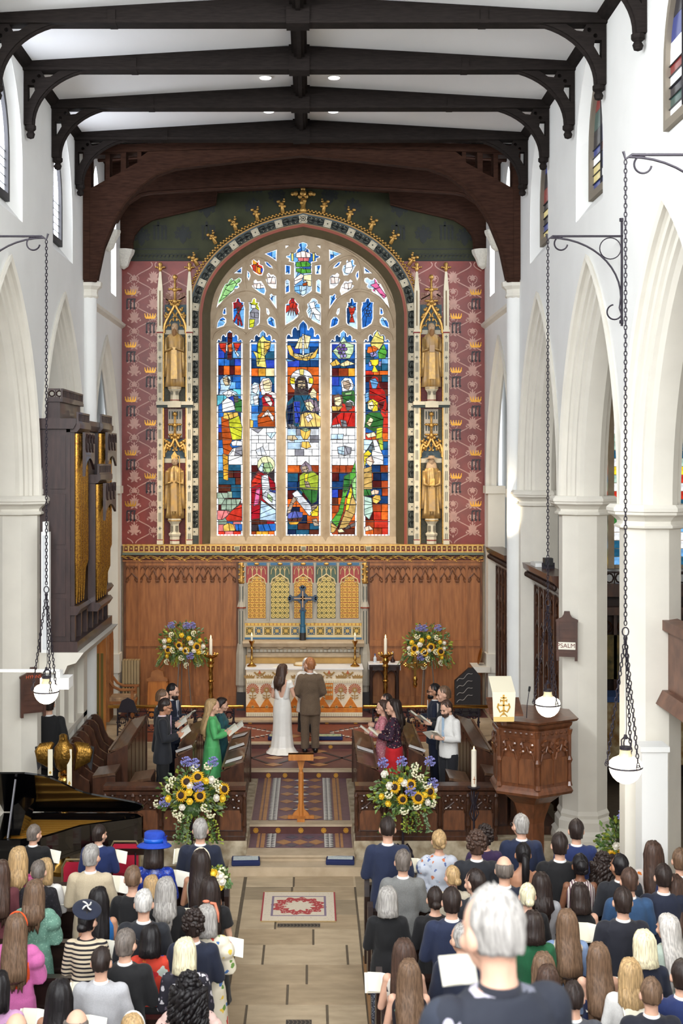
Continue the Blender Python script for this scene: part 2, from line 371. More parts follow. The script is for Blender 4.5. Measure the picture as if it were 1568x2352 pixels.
    b.add([p for r in rings for p in r],[(i*n+j,i*n+j+1,(i+1)*n+j+1,(i+1)*n+j) for i in range(len(rings)-1) for j in range(n-1)]).obj('arch_moulding',CREAM,cw,smooth=25)
    for yy in (yc-1.62,yc+1.62):MB().box(*sorted((X(3.94),X(4.3))),yy-.15,yy+.15,.5,5.42).box(*sorted((X(3.88),X(4.3))),yy-.22,yy+.22,5.42,5.58).box(*sorted((X(3.9),X(4.3))),yy-.2,yy+.2,1.6,2.0).obj('pilaster',CREAM,cw)
    MB().prism([(X(3.97),9.0),(X(3.9),9.05),(X(3.88),9.1),(X(3.97),9.14)],'y',24.3,28.6).obj('string_course',CREAM,cw)
    for y_ in (25.15,27.4):MB().box(*sorted((X(4.36),X(4.375))),y_-.3,y_+.3,9.62,11.7).obj('pane',GLW,cw)
    # aisle beyond the arcade
    struct(MB().box(*sorted((X(9),X(9.2))),-3,27,-.1,9.5).obj('wall_aisle_'+nm,WHITE))
    struct(MB().box(*sorted((X(4.6),X(9.2))),-2.4,-2.2,-.1,9.6).obj('wall_sky_block_'+nm,WHITE))  # unseen end wall, added to shut out sky light and darken the aisle
    struct(MB().prism([(X(4.6),9.4),(X(9.1),8.0),(X(9.1),8.2),(X(4.6),9.6)],'y',-2.2,27).obj('ceiling_aisle_'+nm,CEILM))
wall_side(1,'right');wall_side(-1,'left')
# ---------------------------------------------------------------- ceiling, tie beams
struct(MB().prism([(-4.1,11.88),(0,12.12),(4.1,11.88),(4.1,12.3),(-4.1,12.3)],'y',-2.2,24.2).obj('ceiling',CEILM))
rb=struct(MB().box(-.11,.11,-2,24,11.98,12.13).box(-.075,.075,-2,24,11.93,12.0).box(-.03,.03,-2,24,11.9,11.95).obj('beam_ridge',BEAM))
for s,nm in ((1,'right'),(-1,'left')):struct(MB().prism([(s*3.99,11.78),(s*3.93,11.8),(s*3.88,11.86),(s*3.84,11.92),(s*3.99,11.95)],'y',-2,24.1).obj('trim_'+nm,BEAM))
def bracket_half(s):
    X=lambda pts:[(s*x,z) for x,z in pts]
    cur=[(2.85+1.02*cos(pi/2*i/14),10.98+.82*sin(pi/2*i/14)) for i in range(15)]
    out=X([(3.985,11.86),(3.985,10.98)]+cur+[(2.85,11.86)])
    hs=[X([(3.73,11.75),(3.46,11.76),(3.60,11.67),(3.69,11.66)]),X([(3.93,11.55),(3.84,11.55),(3.825,11.47),(3.925,11.3)])]
    hs += [X(arc(3.765,11.68,.03,0,2*pi,8)[:-1]),X(arc(3.845,11.605,.03,0,2*pi,8)[:-1])]
    return out,hs
for i,y in enumerate([16.95-2.04*k for k in (2,1,0)]+[18.97,21.0,23.06]):
    t=struct(thing('beam_tie',None,None,(0,y,11.8)))
    MB().prism([(-3.99,11.78),(3.99,11.78),(3.99,11.9),(0,12.11),(-3.99,11.9)],'y',y-.1,y+.1).prism([(-3.99,11.755),(3.99,11.755),(3.99,11.80),(-3.99,11.80)],'y',y-.125,y+.125).obj('beam',BEAM,t)
    for x in (-2.4,2.4):MB().box(x-.05,x+.05,y-.13,y+.13,11.75,11.93).obj('strap',BEAM,t)
    MB().box(-.15,.15,y-.15,y+.15,11.74,12.12).obj('boss',BEAM,t)
    for s in (-1,1):
        o,hs=bracket_half(s);b=MB().prism(o,'y',y-.07,y+.07,hs)
        b.tube([(s*(2.85+1.02*cos(pi/2*k/14)),y,10.98+.82*sin(pi/2*k/14)) for k in range(15)],.035,6)
        b.obj('bracket',BEAM,t)
        MB().lathe([(.0,-.16),(.05,-.14),(.065,-.09),(.045,-.05),(.08,-.02),(.08,.03),(.05,.06)],(s*3.9,y,10.94),8).obj('pendant',BEAM,t)
DLM=mat('downlight_lens',(255,250,240),.3,emit=6)
for x,y in ((-.54,20.35),(.53,20.35),(-.55,22.3),(.55,22.3)):
    z=12.12-.0585*abs(x)
    d=thing('downlight','round recessed ceiling downlight %s of the ridge beam, %s of the pair' % ('left' if x < 0 else 'right','nearer the chancel' if y > 21 else 'farther from the chancel'),'light',(x,y,z),group='ceiling downlights')
    MB().lathe([(.1,-.012),(.1,.01)],(x,y,z),16).obj('trim_ring',WHITEP,d);MB().lathe([(.085,-.02),(.085,-.01)],(x,y,z),16).obj('lens',DLM,d)
# ---------------------------------------------------------------- chancel roof
struct(MB().prism([(-4.1,12.05),(0,12.4),(4.1,12.05),(4.1,12.7),(-4.1,12.7)],'y',24.05,28.75).obj('ceiling_chancel',TRUSS))
for y in (24.7,25.4,26.9,27.6):
    struct(MB().prism([(-4,11.93),(0,12.28),(4,11.93),(4,12.1),(0,12.42),(-4,12.1)],'y',y-.06,y+.06).obj('beam_rafter',TRUSS))
def mirror(h):return h+[(-x,z) for x,z in h[::-1]]
def trs(name,y,inner,top,foot,th,cut=None):
    h=[XZ(px,py,y) for px,py in inner];c0=0
    h=[(x,z) for x,z in h]
    inn=h+[(-x,z) for x,z in h[::-1]][0 if abs(h[-1][0]) > .03 else 1:]
    pol=inn+[(3.98,h[0][1]),(3.98,top-.12),(0,top),(-3.98,top-.12),(-3.98,h[0][1])]
    t=struct(thing('beam_'+name,None,None,(0,y,h[0][1])))
    MB().prism(pol,'y',y-th,y+th,cut or ()).obj('arch_brace',TRUSS,t)
    MB().tube([(x,y-th,z) for x,z in inn],.03,5).obj('moulding',TRUSS,t)
    return t
cutA=[]
for s in (-1,1):
    for pts in ([(212,360),(245,360),(245,418),(212,436)],[(255,358),(280,358),(280,400),(255,412)],[(292,352),(318,352),(318,378),(292,392)],[(327,346),(352,346),(327,364)]):
        q=[XZ(a,b,24.0) for a,b in pts];cutA.append([(x if s < 0 else -x,z) for x,z in q])
tA=trs('truss_arch',24.0,[(222,650),(239,570),(264,509),(287,470),(323,431),(359,404),(403,388),(560,370),(692.5,358)],11.96,0,.16,cutA)
MB().prism([(-3.99,11.72),(0,11.84),(3.99,11.72),(3.99,11.86),(0,11.98),(-3.99,11.86)],'y',23.8,24.2).obj('tie',TRUSS,tA)
for s in (-1,1):MB().box(*sorted((s*3.87,s*4.0)),23.82,24.2,9.42,11.9).obj('wall_post',TRUSS,tA)
tB=trs('truss_middle',26.3,[(269,511),(281,489),(296,468),(323,450),(345,445),(460,438),(694.5,426)],12.35,0,.12)
tC=trs('wall_brace',28.45,[(305,580),(305,557),(309,541),(323,522),(350,505),(403,492),(460,479),(495,470),(499,442),(695,430)],12.4,0,.1)
CORB=mat('carved_corbel_stone',(226,222,210),.8,var=.08,scale=30,bump=.6)
for s in (-1,1):
    for y,z in ((26.3,10.75),(28.4,10.7)):
        c=struct(MB().lathe([(.02,-.42),(.1,-.36),(.16,-.2),(.22,-.1),(.24,-.04),(.24,0)],(s*3.9,y,z),10).obj('trim_corbel',CORB))
# ---------------------------------------------------------------- east wall
YE=28.6
def E(px,py,y=YE):return XZ(px,py,y)
def Em(px,py,y=YE):                                # mirrored about the window's centre line (photo column 696)
    return XZ(1392-px,py,y)
def cat(pts,k=4,closed=False):
    out=[];n=len(pts)
    for i in range(n if closed else n-1):
        if closed:p=[pts[(i+j-1) % n] for j in range(4)]
        else:p=[pts[max(0,i-1)],pts[i],pts[i+1],pts[min(n-1,i+2)]]
        for j in range(k):
            t=j/k;out.append(tuple(.5*((2*p[1][d])+(-p[0][d]+p[2][d])*t+(2*p[0][d]-5*p[1][d]+4*p[2][d]-p[3][d])*t*t+(-p[0][d]+3*p[1][d]-3*p[2][d]+p[3][d])*t**3) for d in range(2)))
    if not closed:out.append(pts[-1])
    return out
HC=[(-212,1250),(-212,760)]+cat([(-212,720),(-203,676),(-178,632),(-142,597),(-98,570),(-48,551),(0,541)],4)
def archw(d):
    """left half of the window arch pushed outward by d photo pixels, then mirrored: closed loop"""
    out=[]
    for i,p in enumerate(HC):
        a=HC[max(0,i-1)];b=HC[min(len(HC)-1,i+1)];t=V((b[0]-a[0],b[1]-a[1])).normalized()
        n_=V((t.y,-t.x));q=(p[0]+n_.x*d,p[1]+n_.y*d) if n_.x < 0 or n_.y < 0 else (p[0]-n_.x*d,p[1]-n_.y*d)
        if i == len(HC)-1:q=(0,p[1]-d*1.04)
        if i == 0:q=(p[0]-d,p[1])
        out.append(q)
    return [(696+x,y) for x,y in out]
def archl(d,y):h=archw(d);return [E(a,b,y) for a,b in h]+[E(1392-a,b,y) for a,b in h[::-1][1:]]
we=struct(thing('wall_east',None,None,(0,YE,.7)))
REDW=mat('red_painted_wall',(140,58,50),.35,c2=(122,48,42),scale=4,spec=.5)
GRNW=mat('olive_painted_wall',(58,60,34),.75,c2=(44,48,28),scale=3)
GRND=mat('dark_green_paint',(22,28,26),.6)
DAM=mat('damask_stencil_paint',(196,150,136),.45,var=.1)
hole=archl(30,YE)
bx0,bx1=-4.05,4.05;zt=E(0,600)[1];zb=.6;zh=12.7
def cut(hs,lo):
    return hs
# three wall pieces around the arch: left, right, over it
zs=[p[1] for p in hole];hl=hole[0][0];hr=hole[-1][0]
lowz=E(0,1250)[1]
arc_low=[p for p in hole if p[1] <= zt+1e-6];L_low=[p for p in arc_low if p[0] < 0];R_low=[p for p in arc_low if p[0] > 0]
arc_up=[p for p in hole if p[1] > zt]
def xat(side):
    a=[p for p in hole if (p[0] < 0) == (side < 0)]
    a=sorted(a,key=lambda p:p[1])
    for p,q in zip(a,a[1:]):
        if p[1] <= zt <= q[1]:t=(zt-p[1])/(q[1]-p[1]+1e-9);return p[0]+(q[0]-p[0])*t
xl,xr=xat(-1),xat(1)
MB().prism([(bx0,lowz),(hl,lowz)]+sorted(L_low,key=lambda p:p[1])[1:]+[(xl,zt),(bx0,zt)],'y',YE,YE+.3).obj('red_wall_panel',REDW,we)
MB().prism([(bx1,lowz),(hr,lowz)]+sorted(R_low,key=lambda p:p[1])[1:]+[(xr,zt),(bx1,zt)],'y',YE,YE+.3).obj('red_wall_panel',REDW,we)
MB().prism([(bx0,zt),(xl,zt)]+arc_up+[(xr,zt),(bx1,zt),(bx1,zh),(bx0,zh)],'y',YE,YE+.3).obj('green_wall_panel',GRNW,we)
MB().box(bx0,bx1,YE,YE+.3,zb,lowz).obj('lower_wall',STONE,we)
# damask stencil
b=MB();yq=YE-.004
def ribbon(pts,w_,bb=b):
    m=len(pts);vs=[]
    for i,p in enumerate(pts):
        a=V(pts[max(0,i-1)]);c=V(pts[min(m-1,i+1)]);t=(c-a).normalized();n_=V((-t.y,t.x))*w_/2
        vs += [(p[0]+n_.x,yq,p[1]+n_.y),(p[0]-n_.x,yq,p[1]-n_.y)]
    bb.add(vs,[(2*i,2*i+1,2*i+3,2*i+2) for i in range(m-1)])
LY=[0]
def leaf(x,z,ang,l,w_,bb=b):
    LY[0]=(LY[0]+1) % 9;yq=YE-.005-LY[0]*.0003
    d=V((cos(ang),sin(ang)));n_=V((-d.y,d.x));q=[(0,0),(.35,.5),(.7,.38),(1,0),(.7,-.38),(.35,-.5)]
    bb.add([(x+d.x*l*u+n_.x*w_*v,yq,z+d.y*l*u+n_.y*w_*v) for u,v in q],[(0,1,2,3,4,5)])
Wd,Hd=.85,.581
for side in (-1,1):
    x0,x1=sorted((E(286,0)[0],E(452,0)[0])) if side < 0 else sorted((E(940,0)[0],E(1107,0)[0]))
    z0,z1=lowz+.02,zt-.02
    org=(x0 if side < 0 else x1)
    for k in range(-1,6):
        pts=[]
        for i in range(0,160):
            z=z0+(z1-z0)*i/159;sg=1 if k % 2 == 0 else -1
            x=org-side*(k*Wd/2)+sg*Wd/4.6*cos(2*pi*(z-z0)/Hd)
            if x0 < x < x1:pts.append((x,z))
            elif len(pts) > 1:ribbon(pts,.022);pts=[]
        if len(pts) > 1:ribbon(pts,.022)
        n_r=int((z1-z0)/Hd)+1
        for r in range(n_r*2):
            z=z0+r*Hd/2;x=org-side*(k*Wd/2+Wd/4)
            if (r+k) % 2:x += 0
            if not (x0+.1 < x < x1-.1) or not (z0+.12 < z < z1-.14):continue
            if (r+k) % 2:
                for a in range(-2,3):leaf(x,z-.05,pi/2+a*.62,.17-.012*abs(a),.06);leaf(x,z+.03,pi/2+a*.5,.13,.04)
                for a in (-1,1):leaf(x,z-.05,pi/2+a*2.3,.1,.05);leaf(x+a*.12,z-.08,pi/2-a*.4,.06,.04)
            else:
                for a in range(7):leaf(x,z,pi/2+a*2*pi/7,.075,.045)
                for a in (-1,1):ribbon([(x+a*.04,z-.12),(x+a*.09,z-.07),(x+a*.1,z),(x+a*.06,z+.05)],.016)
                leaf(x,z-.17,pi/2,.07,.04)
tag(b.obj('damask_stencil',DAM,we),kind='stuff')
# crowns and black-letter monograms
CRG=mat('gold_leaf_stencil',(206,148,52),.35,.6,var=.15,scale=10)
BLK=mat('black_letter_paint',(46,34,40),.45)
cb=MB()
cb.prism([(-.1,0),(.1,0),(.105,.03),(-.105,.03)],'y',-.006,0)
for k in range(5):
    x=-.1+.05*k;cb.prism([(x-.022,.03),(x+.022,.03),(x*1.15+.004,.1),(x*1.15-.004,.1)],'y',-.006,0);cb.prism(arc(x*1.17,.105,.012,0,2*pi,6)[:-1],'y',-.006,0)
CRM=cb.mesh('crown_stencil',CRG)
mb_=MB()
for k in range(3):
    x=-.08+.08*k
    mb_.prism([(x-.016,-.02),(x+.014,.0),(x+.018,.17),(x+.035,.2),(x+.01,.225),(x-.014,.18)],'y',-.005,0);mb_.prism([(x-.02,0),(x+.0,-.035),(x+.035,.005),(x+.012,.03)],'y',-.005,0)
for k in range(2):mb_.prism([(-.075+.08*k,.19),(-.02+.08*k,.225),(.0+.08*k,.205),(-.06+.08*k,.17)],'y',-.005,0)
MMM=mb_.mesh('letter_stencil',BLK)
for i in range(7):
    for px,off in ((300,672),(345,735)):
        py=off+i*(122 if px == 300 else 120)
        py=(672,793,918,1041,1158)[i] if px == 300 and i < 5 else (727,851,972,1094)[i] if px == 345 and i < 4 else None
        if py is None:continue
        for q in (E,Em):
            x,z=q(px,py);inst(CRM,'crown_stencil',(x,YE-.012,z-.05),we)
            inst(MMM,'letter_stencil',(x,YE-.012,z-.345),we)
# green wall: IHS monograms and thistle sprays, scroll frieze at its foot
ihs=MB()
for x,h in ((-.12,.26),(-.035,.36),(.05,.26),(.13,.26)):
    ihs.prism([(x-.022,0),(x+.022,0),(x+.022,h),(x-.022,h)],'y',-.004,0);ihs.prism([(x-.035,.01),(x,-.04),(x+.035,.01),(x,.05)],'y',-.005,0);ihs.prism([(x-.035,h-.02),(x,h-.06),(x+.035,h-.02),(x,h+.03)],'y',-.005,0)
ihs.prism([(-.16,.27),(.14,.27),(.14,.295),(-.16,.295)],'y',-.004,0);ihs.prism([(.07,.2),(.13,.24),(.16,.2),(.13,.18)],'y',-.005,0)
IHS=ihs.mesh('monogram_stencil',GRND)
th=MB()
for a in range(-3,4):
    an=pi/2+a*.62;d=(cos(an),sin(an));n_=(-d[1],d[0]);l=.24-.015*abs(a)
    th.prism([(d[0]*l*u+n_[0]*.06*v,d[1]*l*u+n_[1]*.06*v) for u,v in ((.2,0),(.4,.7),(.6,.3),(.7,.9),(1,0),(.7,-.9),(.6,-.3),(.4,-.7))],'y',-.003,0)
th.prism([(-.07,-.12),(0,-.2),(.07,-.12),(.08,0),(0,.12),(-.08,0)],'y',-.005,0)
THM=th.mesh('thistle_stencil',GRND)
for px,py in ((367,548),(478,548),(585,440),(525,478),(418,500)):[inst(IHS,'monogram_stencil',(*q(px,py)[:1],YE-.003,q(px,py)[1]),we) for q in (E,Em)] if py > 500 or px == 585 else None
for px,py in ((420,540),(475,480),(582,478),(635,450),(325,545)):[inst(THM,'thistle_stencil',(q(px,py)[0],YE-.003,q(px,py)[1]),we) for q in (E,Em)]
fb=MB();yq=YE-.004
for px in range(312,450,9):
    for q in (E,Em):
        x,z=q(px,588);ribbon([(x-.06,z-.05),(x-.02,z+.03),(x+.03,z+.05),(x+.05,z),(x+.02,z-.03)],.022,fb);leaf(x,z-.04,.6,.06,.03,fb)
tag(fb.obj('scroll_frieze',GRND,we),kind='stuff')
for q0,q1 in ((286,455),(937,1107)):
    for py in (572,598):x0,z0=E(q0,py);x1,_=E(q1,py);MB().box(x0,x1,YE-.012,YE,z0-.012,z0+.012).obj('painted_line',GRND,we)
# ---------------------------------------------------------------- the great east window
YG=28.86
ws=struct(thing('window_1',None,None,(0,YG,lowz)))
def ringobj(name,d0,d1,ya,yb,m,par=ws):
    a=archl(d0,ya);c=archl(d1,ya);n=len(a);bb=MB()
    vs=[(x,ya,z) for x,z in a]+[(x,ya,z) for x,z in c]+[(x,yb,z) for x,z in a]+[(x,yb,z) for x,z in c]
    fs=[]
    for i in range(n-1):fs += [(i,i+1,n+i+1,n+i),(2*n+i,2*n+i+1,i+1,i),(n+i,n+i+1,3*n+i+1,3*n+i),(3*n+i,3*n+i+1,2*n+i+1,2*n+i)]
    return bb.add(vs,fs).obj(name,m,par)
OLIVE=mat('olive_reveal_paint',(88,78,54),.6,var=.08)
a=archl(1,YG-.02);c=archl(21,YE);n=len(a)
MB().add([(x,YG-.02,z) for x,z in a]+[(x,YE,z) for x,z in c],[(i,i+1,n+i+1,n+i) for i in range(n-1)]).obj('reveal',OLIVE,ws)
REDF=mat('red_fillet_paint',(150,66,42),.5);BANDM=mat('green_band_paint',(64,68,58),.55,c2=(48,54,46),scale=6)
ringobj('red_fillet',20,26,YE-.015,YE+.05,REDF);ringobj('gold_fillet',26,28,YE-.02,YE+.02,mat('tan_fillet_paint',(150,112,70),.5));ringobj('painted_band',28,47,YE-.008,YE+.05,BANDM)
ringobj('blue_fillet',47,49.5,YE-.03,YE+.02,mat('blue_fillet_paint',(70,92,104),.5));ringobj('gold_moulding',49.5,52.5,YE-.05,YE,mat('dull_gold',(168,130,76),.5,.4))
ft=MB().prism([(-.085,-.085),(.085,-.085),(.085,.085),(-.085,.085)],'y',-.006,0)
for k in range(8):ft.prism([(.02*cos(k*pi/4),.02*sin(k*pi/4)),(.06*cos(k*pi/4-.25),.06*sin(k*pi/4-.25)),(.075*cos(k*pi/4),.075*sin(k*pi/4)),(.06*cos(k*pi/4+.25),.06*sin(k*pi/4+.25))],'y',-.011,-.005)
ft.prism(arc(0,0,.016,0,2*pi,8)[:-1],'y',-.014,-.005,mi=1)
for k in range(4):a_=k*pi/2+pi/4;ft.prism([(.03*cos(a_)-.004*sin(a_),.03*sin(a_)+.004*cos(a_)),(.1*cos(a_)-.004*sin(a_),.1*sin(a_)+.004*cos(a_)),(.1*cos(a_)+.004*sin(a_),.1*sin(a_)-.004*cos(a_)),(.03*cos(a_)+.004*sin(a_),.03*sin(a_)-.004*cos(a_))],'y',-.007,-.005,mi=1)
FTM=ft.mesh('flower_tile',[mat('cream_flower_paint',(206,196,170),.5),GRND])
sc_=MB()
for s in (-1,1):
    sc_.tube([(s*x,-.004,z) for x,z in cat([(0,-.2),(.05,-.16),(.06,-.08),(.02,-.05),(-.02,-.08),(.0,-.11)],3)],.009,4);sc_.tube([(s*x,-.004,z) for x,z in cat([(0,.2),(.05,.14),(.06,.06),(.02,.03),(-.02,.06),(0,.09)],3)],.009,4)
sc_.tube([(0,-.004,-.2),(0,-.004,.2)],.008,4)
for k in range(3):sc_.ball((.055,-.004,-.1+.1*k),.012,6,4,mi=1)
SCM=sc_.mesh('painted_scroll',[GRND,mat('cream_flower_paint')])
mid=[(x,y) for x,y in archw(37.5)]
def along(path,step,start=0.):
    out=[];acc=start
    for p,q in zip(path,path[1:]):
        d=math.hypot(q[0]-p[0],q[1]-p[1])
        while acc <= d:t=acc/d;out.append((p[0]+(q[0]-p[0])*t,p[1]+(q[1]-p[1])*t,atan2(-(q[1]-p[1]),q[0]-p[0])));acc += step
        acc -= d
    return out
tot=sum(math.hypot(q[0]-p[0],q[1]-p[1]) for p,q in zip(mid,mid[1:]));stp=tot/15.5
for k,(px,py,an) in enumerate(along(mid,stp,stp*.5)):
    for q,s in ((E,1),(Em,-1)):
        x,z=q(px,py);inst(FTM,'flower_tile',(x,YE-.008,z),ws,rot=(0,-(an if s > 0 else -an),0),sc=(.95,1,.95))
for k,(px,py,an) in enumerate(along(mid,stp,stp*1.0)):
    for q,s in ((E,1),(Em,-1)):
        x,z=q(px,py);inst(SCM,'painted_scroll',(x,YE-.008,z),ws,rot=(0,-((an-pi/2) if s > 0 else (pi/2-an)),0),sc=(1,1,.95))
x,z=E(696,503);inst(FTM,'flower_tile',(x,YE-.008,z),ws)
# gilded leaf roll and crockets over the arch, cross on top
gp=[p for p in archw(57) if p[1] < 690]
lf=MB()
for k,(px,py,an) in enumerate(along(gp,4.2)):
    for q,s in ((E,1),(Em,-1)):
        x,z=q(px,py);o=(k % 2-.5)*.03;lf.ball((x-o*sin(an)*s,YE-.05,z+o*cos(an)),(.03,.03,.026),6,4)
tag(lf.obj('leaf_roll',GOLD,ws,smooth=True),kind='stuff')
cr=MB().tube([(0,-.05,-.05),(0,-.06,.1),(-.03,-.07,.18)],[.045,.04,.03],6)
for p,r in (((-.07,-.07,.2),.045),((.0,-.08,.14),.05),((.05,-.07,.19),.035),((-.045,-.09,.1),.04),((.05,-.08,.08),.04),((.06,-.06,.24),.025)):cr.ball(p,(r,r*.8,r*.8),7,5)
CRK=cr.mesh('crocket',GOLD,True)
for px,py in ((452,601),(494,551),(541,520),(591,497),(649,479)):
    for q,s in ((E,1),(Em,-1)):
        x,z=q(px,py);an=(.9,.75,.5,.35,.2)[[452,494,541,591,649].index(px)]
        inst(CRK,'crocket',(x,YE,z-.05),ws,rot=(0,-an*.6 if s > 0 else an*.6,0),sc=(1 if s > 0 else -1,1,1))
fc=MB().lathe([(.05,-.12),(.09,-.06),(.05,-.02),(.06,.1),(.05,.2)],(0,-.08,0),8)
for p,r in (((-.16,-.09,.3),.06),((.16,-.09,.3),.06),((-.23,-.09,.29),.045),((.23,-.09,.29),.045),((0,-.1,.3),.08),((0,-.09,.4),.055),((-.07,-.1,.23),.05),((.07,-.1,.23),.05),((0,-.09,.47),.035),((-.03,-.1,.1),.05),((.03,-.1,.14),.05)):fc.ball(p,r,8,5)
fc.xf(Matrix.Translation((E(696,478)[0],YE,E(0,478)[1])));fc.obj('cross_finial',GOLD,ws,smooth=True)
# tracery: stone plate pierced by the lights
ZM=lambda pts:[(480+u*.2806,540+v*.2806) for u,v in pts]
def head(x0,x1,ys,ya):
    w_=x1-x0;hf=[(0,0),(0,.12),(.02,.24),(.07,.33),(.13,.3),(.165,.2),(.16,.38),(.17,.52),(.23,.66),(.3,.67),(.355,.52),(.36,.66),(.38,.78),(.43,.88),(.5,1)]
    l=[(x0+u*w_,ys-(ys-ya)*t) for u,t in hf];return l+[(x0+x1-x,y) for x,y in l[::-1][1:]]
LT=[(497,557,788,757),(573,634,788,757),(656,736,781,734),(758,819,788,757),(835,895,788,757)]
lights=[[(x1,1231),(x0,1231)]+head(x0,x1,ys,ya) for x0,x1,ys,ya in LT]
TR=dict(
 A=[(55,605),(75,520),(110,430),(130,395),(150,390),(165,360),(185,345),(197,362),(215,360),(240,342),(262,350),(268,375),(255,395),(240,400),(248,425),(230,440),(205,440),(205,460),(185,475),(150,510),(110,545),(75,575)],
 B=[(195,312),(270,252),(268,315)],C=[(310,285),(330,300),(340,330),(325,375),(308,340)],
 D=[(330,240),(350,235),(347,205),(365,190),(380,205),(395,215),(405,195),(415,215),(412,235),(440,245),(450,285),(435,330),(405,330),(365,305),(350,275)],
 F=[(450,210),(480,215),(515,250),(525,275),(490,265),(465,245)],G=[(447,150),(555,112),(552,215),(500,180)],
 H=[(345,410),(365,400),(362,370),(380,357),(395,375),(425,370),(455,415),(467,455),(455,492),(425,480),(395,460),(360,430)],
 I=[(460,360),(478,345),(470,320),(487,302),(505,320),(525,318),(545,335),(552,380),(550,437),(515,435),(485,410)],
 J=[(490,515),(500,505),(493,485),(510,473),(525,490),(550,490),(553,605),(520,560)],
 K=[(190,570),(185,545),(215,540),(222,515),(238,508),(255,520),(260,540),(290,545),(285,565),(295,600),(290,770),(245,755),(205,725),(190,680)],
 M=[(325,570),(320,545),(345,545),(355,515),(370,508),(385,520),(385,545),(412,545),(405,570),(418,600),(415,720),(390,750),(320,772)],
 N=[(105,640),(115,600),(140,585),(142,650),(118,655)],O=[(58,765),(65,715),(85,680),(115,663),(140,685),(140,715),(120,745)],
 Q=[(465,590),(485,600),(497,640),(485,657),(470,640)],S=[(470,690),(490,665),(515,665),(540,690),(550,763),(510,750),(480,730)],
 U=[(625,560),(645,555),(650,530),(670,513),(695,513),(715,545),(735,560),(730,590),(742,620),(725,670),(690,700),(622,738),(620,600)],
 W=[(620,238),(670,245),(668,322),(620,322)],X=[(620,370),(640,355),(660,370),(662,465),(622,482)],Y=[(625,80),(660,80),(625,110)])
ctr=[(768,52),(735,62),(728,85),(738,100),(715,115),(712,135),(690,145),(665,140),(655,160),(630,165),(630,185),(655,195),(650,215),(695,225),(695,455),(720,480),(768,503)]
trac={'c':ZM(ctr+[(1536-u,v) for u,v in ctr[::-1][1:-1]])}
for k,p in TR.items():
    trac[k+'l']=ZM(p);trac[k+'r']=ZM([(1536-u,v) for u,v in p[::-1]])
def to3(pts,y):return [XZ(a,b,y) for a,b in pts]
holes=[to3(p,YG) for p in lights]+[to3(p,YG) for p in trac.values()]
outl=archl(6,YG)
MB().prism(outl,'y',YG,YG+.16,holes).obj('tracery',STONE,ws)
# moulded mullions and super-arches stand proud of the plate
for px,wd in ((565,5),(645,8),(747,8),(826.5,5)):
    x,_=XZ(px,0,YG);z0=XZ(0,1243,YG)[1];z1=XZ(0,790 if wd == 5 else 600,YG)[1];h=wd*.0096
    MB().add([(x-h,YG,z0),(x,YG-.07,z0),(x+h,YG,z0),(x-h,YG,z1),(x,YG-.07,z1),(x+h,YG,z1)],[(0,1,4,3),(1,2,5,4),(3,4,5),(0,2,1)]).obj('mullion',STONE,ws)
rib=lambda pts,r:MB().tube([(*XZ(a,b,YG)[:1],YG-.005,XZ(a,b,YG)[1]) for a,b in cat(ZM(pts),4)],r,5).obj('tracery_rib',STONE,ws)
for m in (0,1):
    f=lambda pts:[(1536-u,v) for u,v in pts] if m else pts
    rib(f([(30,760),(60,640),(150,510),(305,450),(460,510),(545,620),(580,740)]),.03);rib(f([(300,810),(230,760),(165,750),(60,800),(35,860)]),.025);rib(f([(305,810),(380,755),(440,750),(540,800),(570,850)]),.025)
    rib(f([(305,460),(290,330),(330,200),(420,180),(540,250),(580,330)]),.025);rib(f([(768,520),(700,480),(610,520),(590,600)]),.025);rib(f([(768,660),(700,720),(620,770),(590,830)]),.03);rib(f([(768,520),(760,600),(768,680)]),.025)
    rib(f([(30,560),(130,360),(260,230),(420,120),(600,40)]),.03)
sb=MB().prism([(YG-.1,XZ(0,1251,YG)[1]),(YG+.1,XZ(0,1249,YG)[1]),(YG+.1,XZ(0,1231,YG)[1]),(YG-.02,XZ(0,1233,YG)[1])],'x',XZ(483,0,YG)[0],XZ(909,0,YG)[0]).obj('window_sill',STONE,ws)
# ---------------------------------------------------------------- stained glass: leaded panes, back-lit by the sky
GC=dict(blue=(40,105,190),deep=(24,62,112),navy=(20,36,70),teal=(32,84,112),sky=(110,170,225),paleblue=(190,220,245),white=(250,252,255),palegrey=(214,220,228),grey=(138,138,148),slate=(96,112,120),red=(196,52,36),redbright=(190,36,30),crimson=(160,22,36),dred=(78,22,22),orange=(222,104,36),orangebrown=(178,78,24),rust=(160,66,30),brown=(92,44,30),brownl=(140,100,80),darkbrown=(58,48,52),greybrown=(96,88,86),amber=(226,160,50),ochre=(222,180,84),wheat=(236,220,120),cream=(246,226,170),yellow=(236,210,50),lime=(196,200,50),limegreen=(170,190,60),green=(84,160,60),lgreen=(150,205,130),dkgreen=(52,112,52),palegreen=(176,205,190),sage=(150,170,150),paleleaf=(196,225,180),facegreen=(160,190,140),skin=(246,228,180),skinpink=(246,205,180),palepink=(248,228,220),pink=(214,120,120),magenta=(214,100,150),mauve=(140,124,140),purple=(110,84,150),purplel=(160,150,205),purpleblue=(90,100,180),buff=(240,205,120),tan=(196,176,140),tan2=(170,150,130),tanrobe=(190,156,90),cobalt=(46,70,180),halo=(225,228,180),cyan=(100,195,215))
GM={}
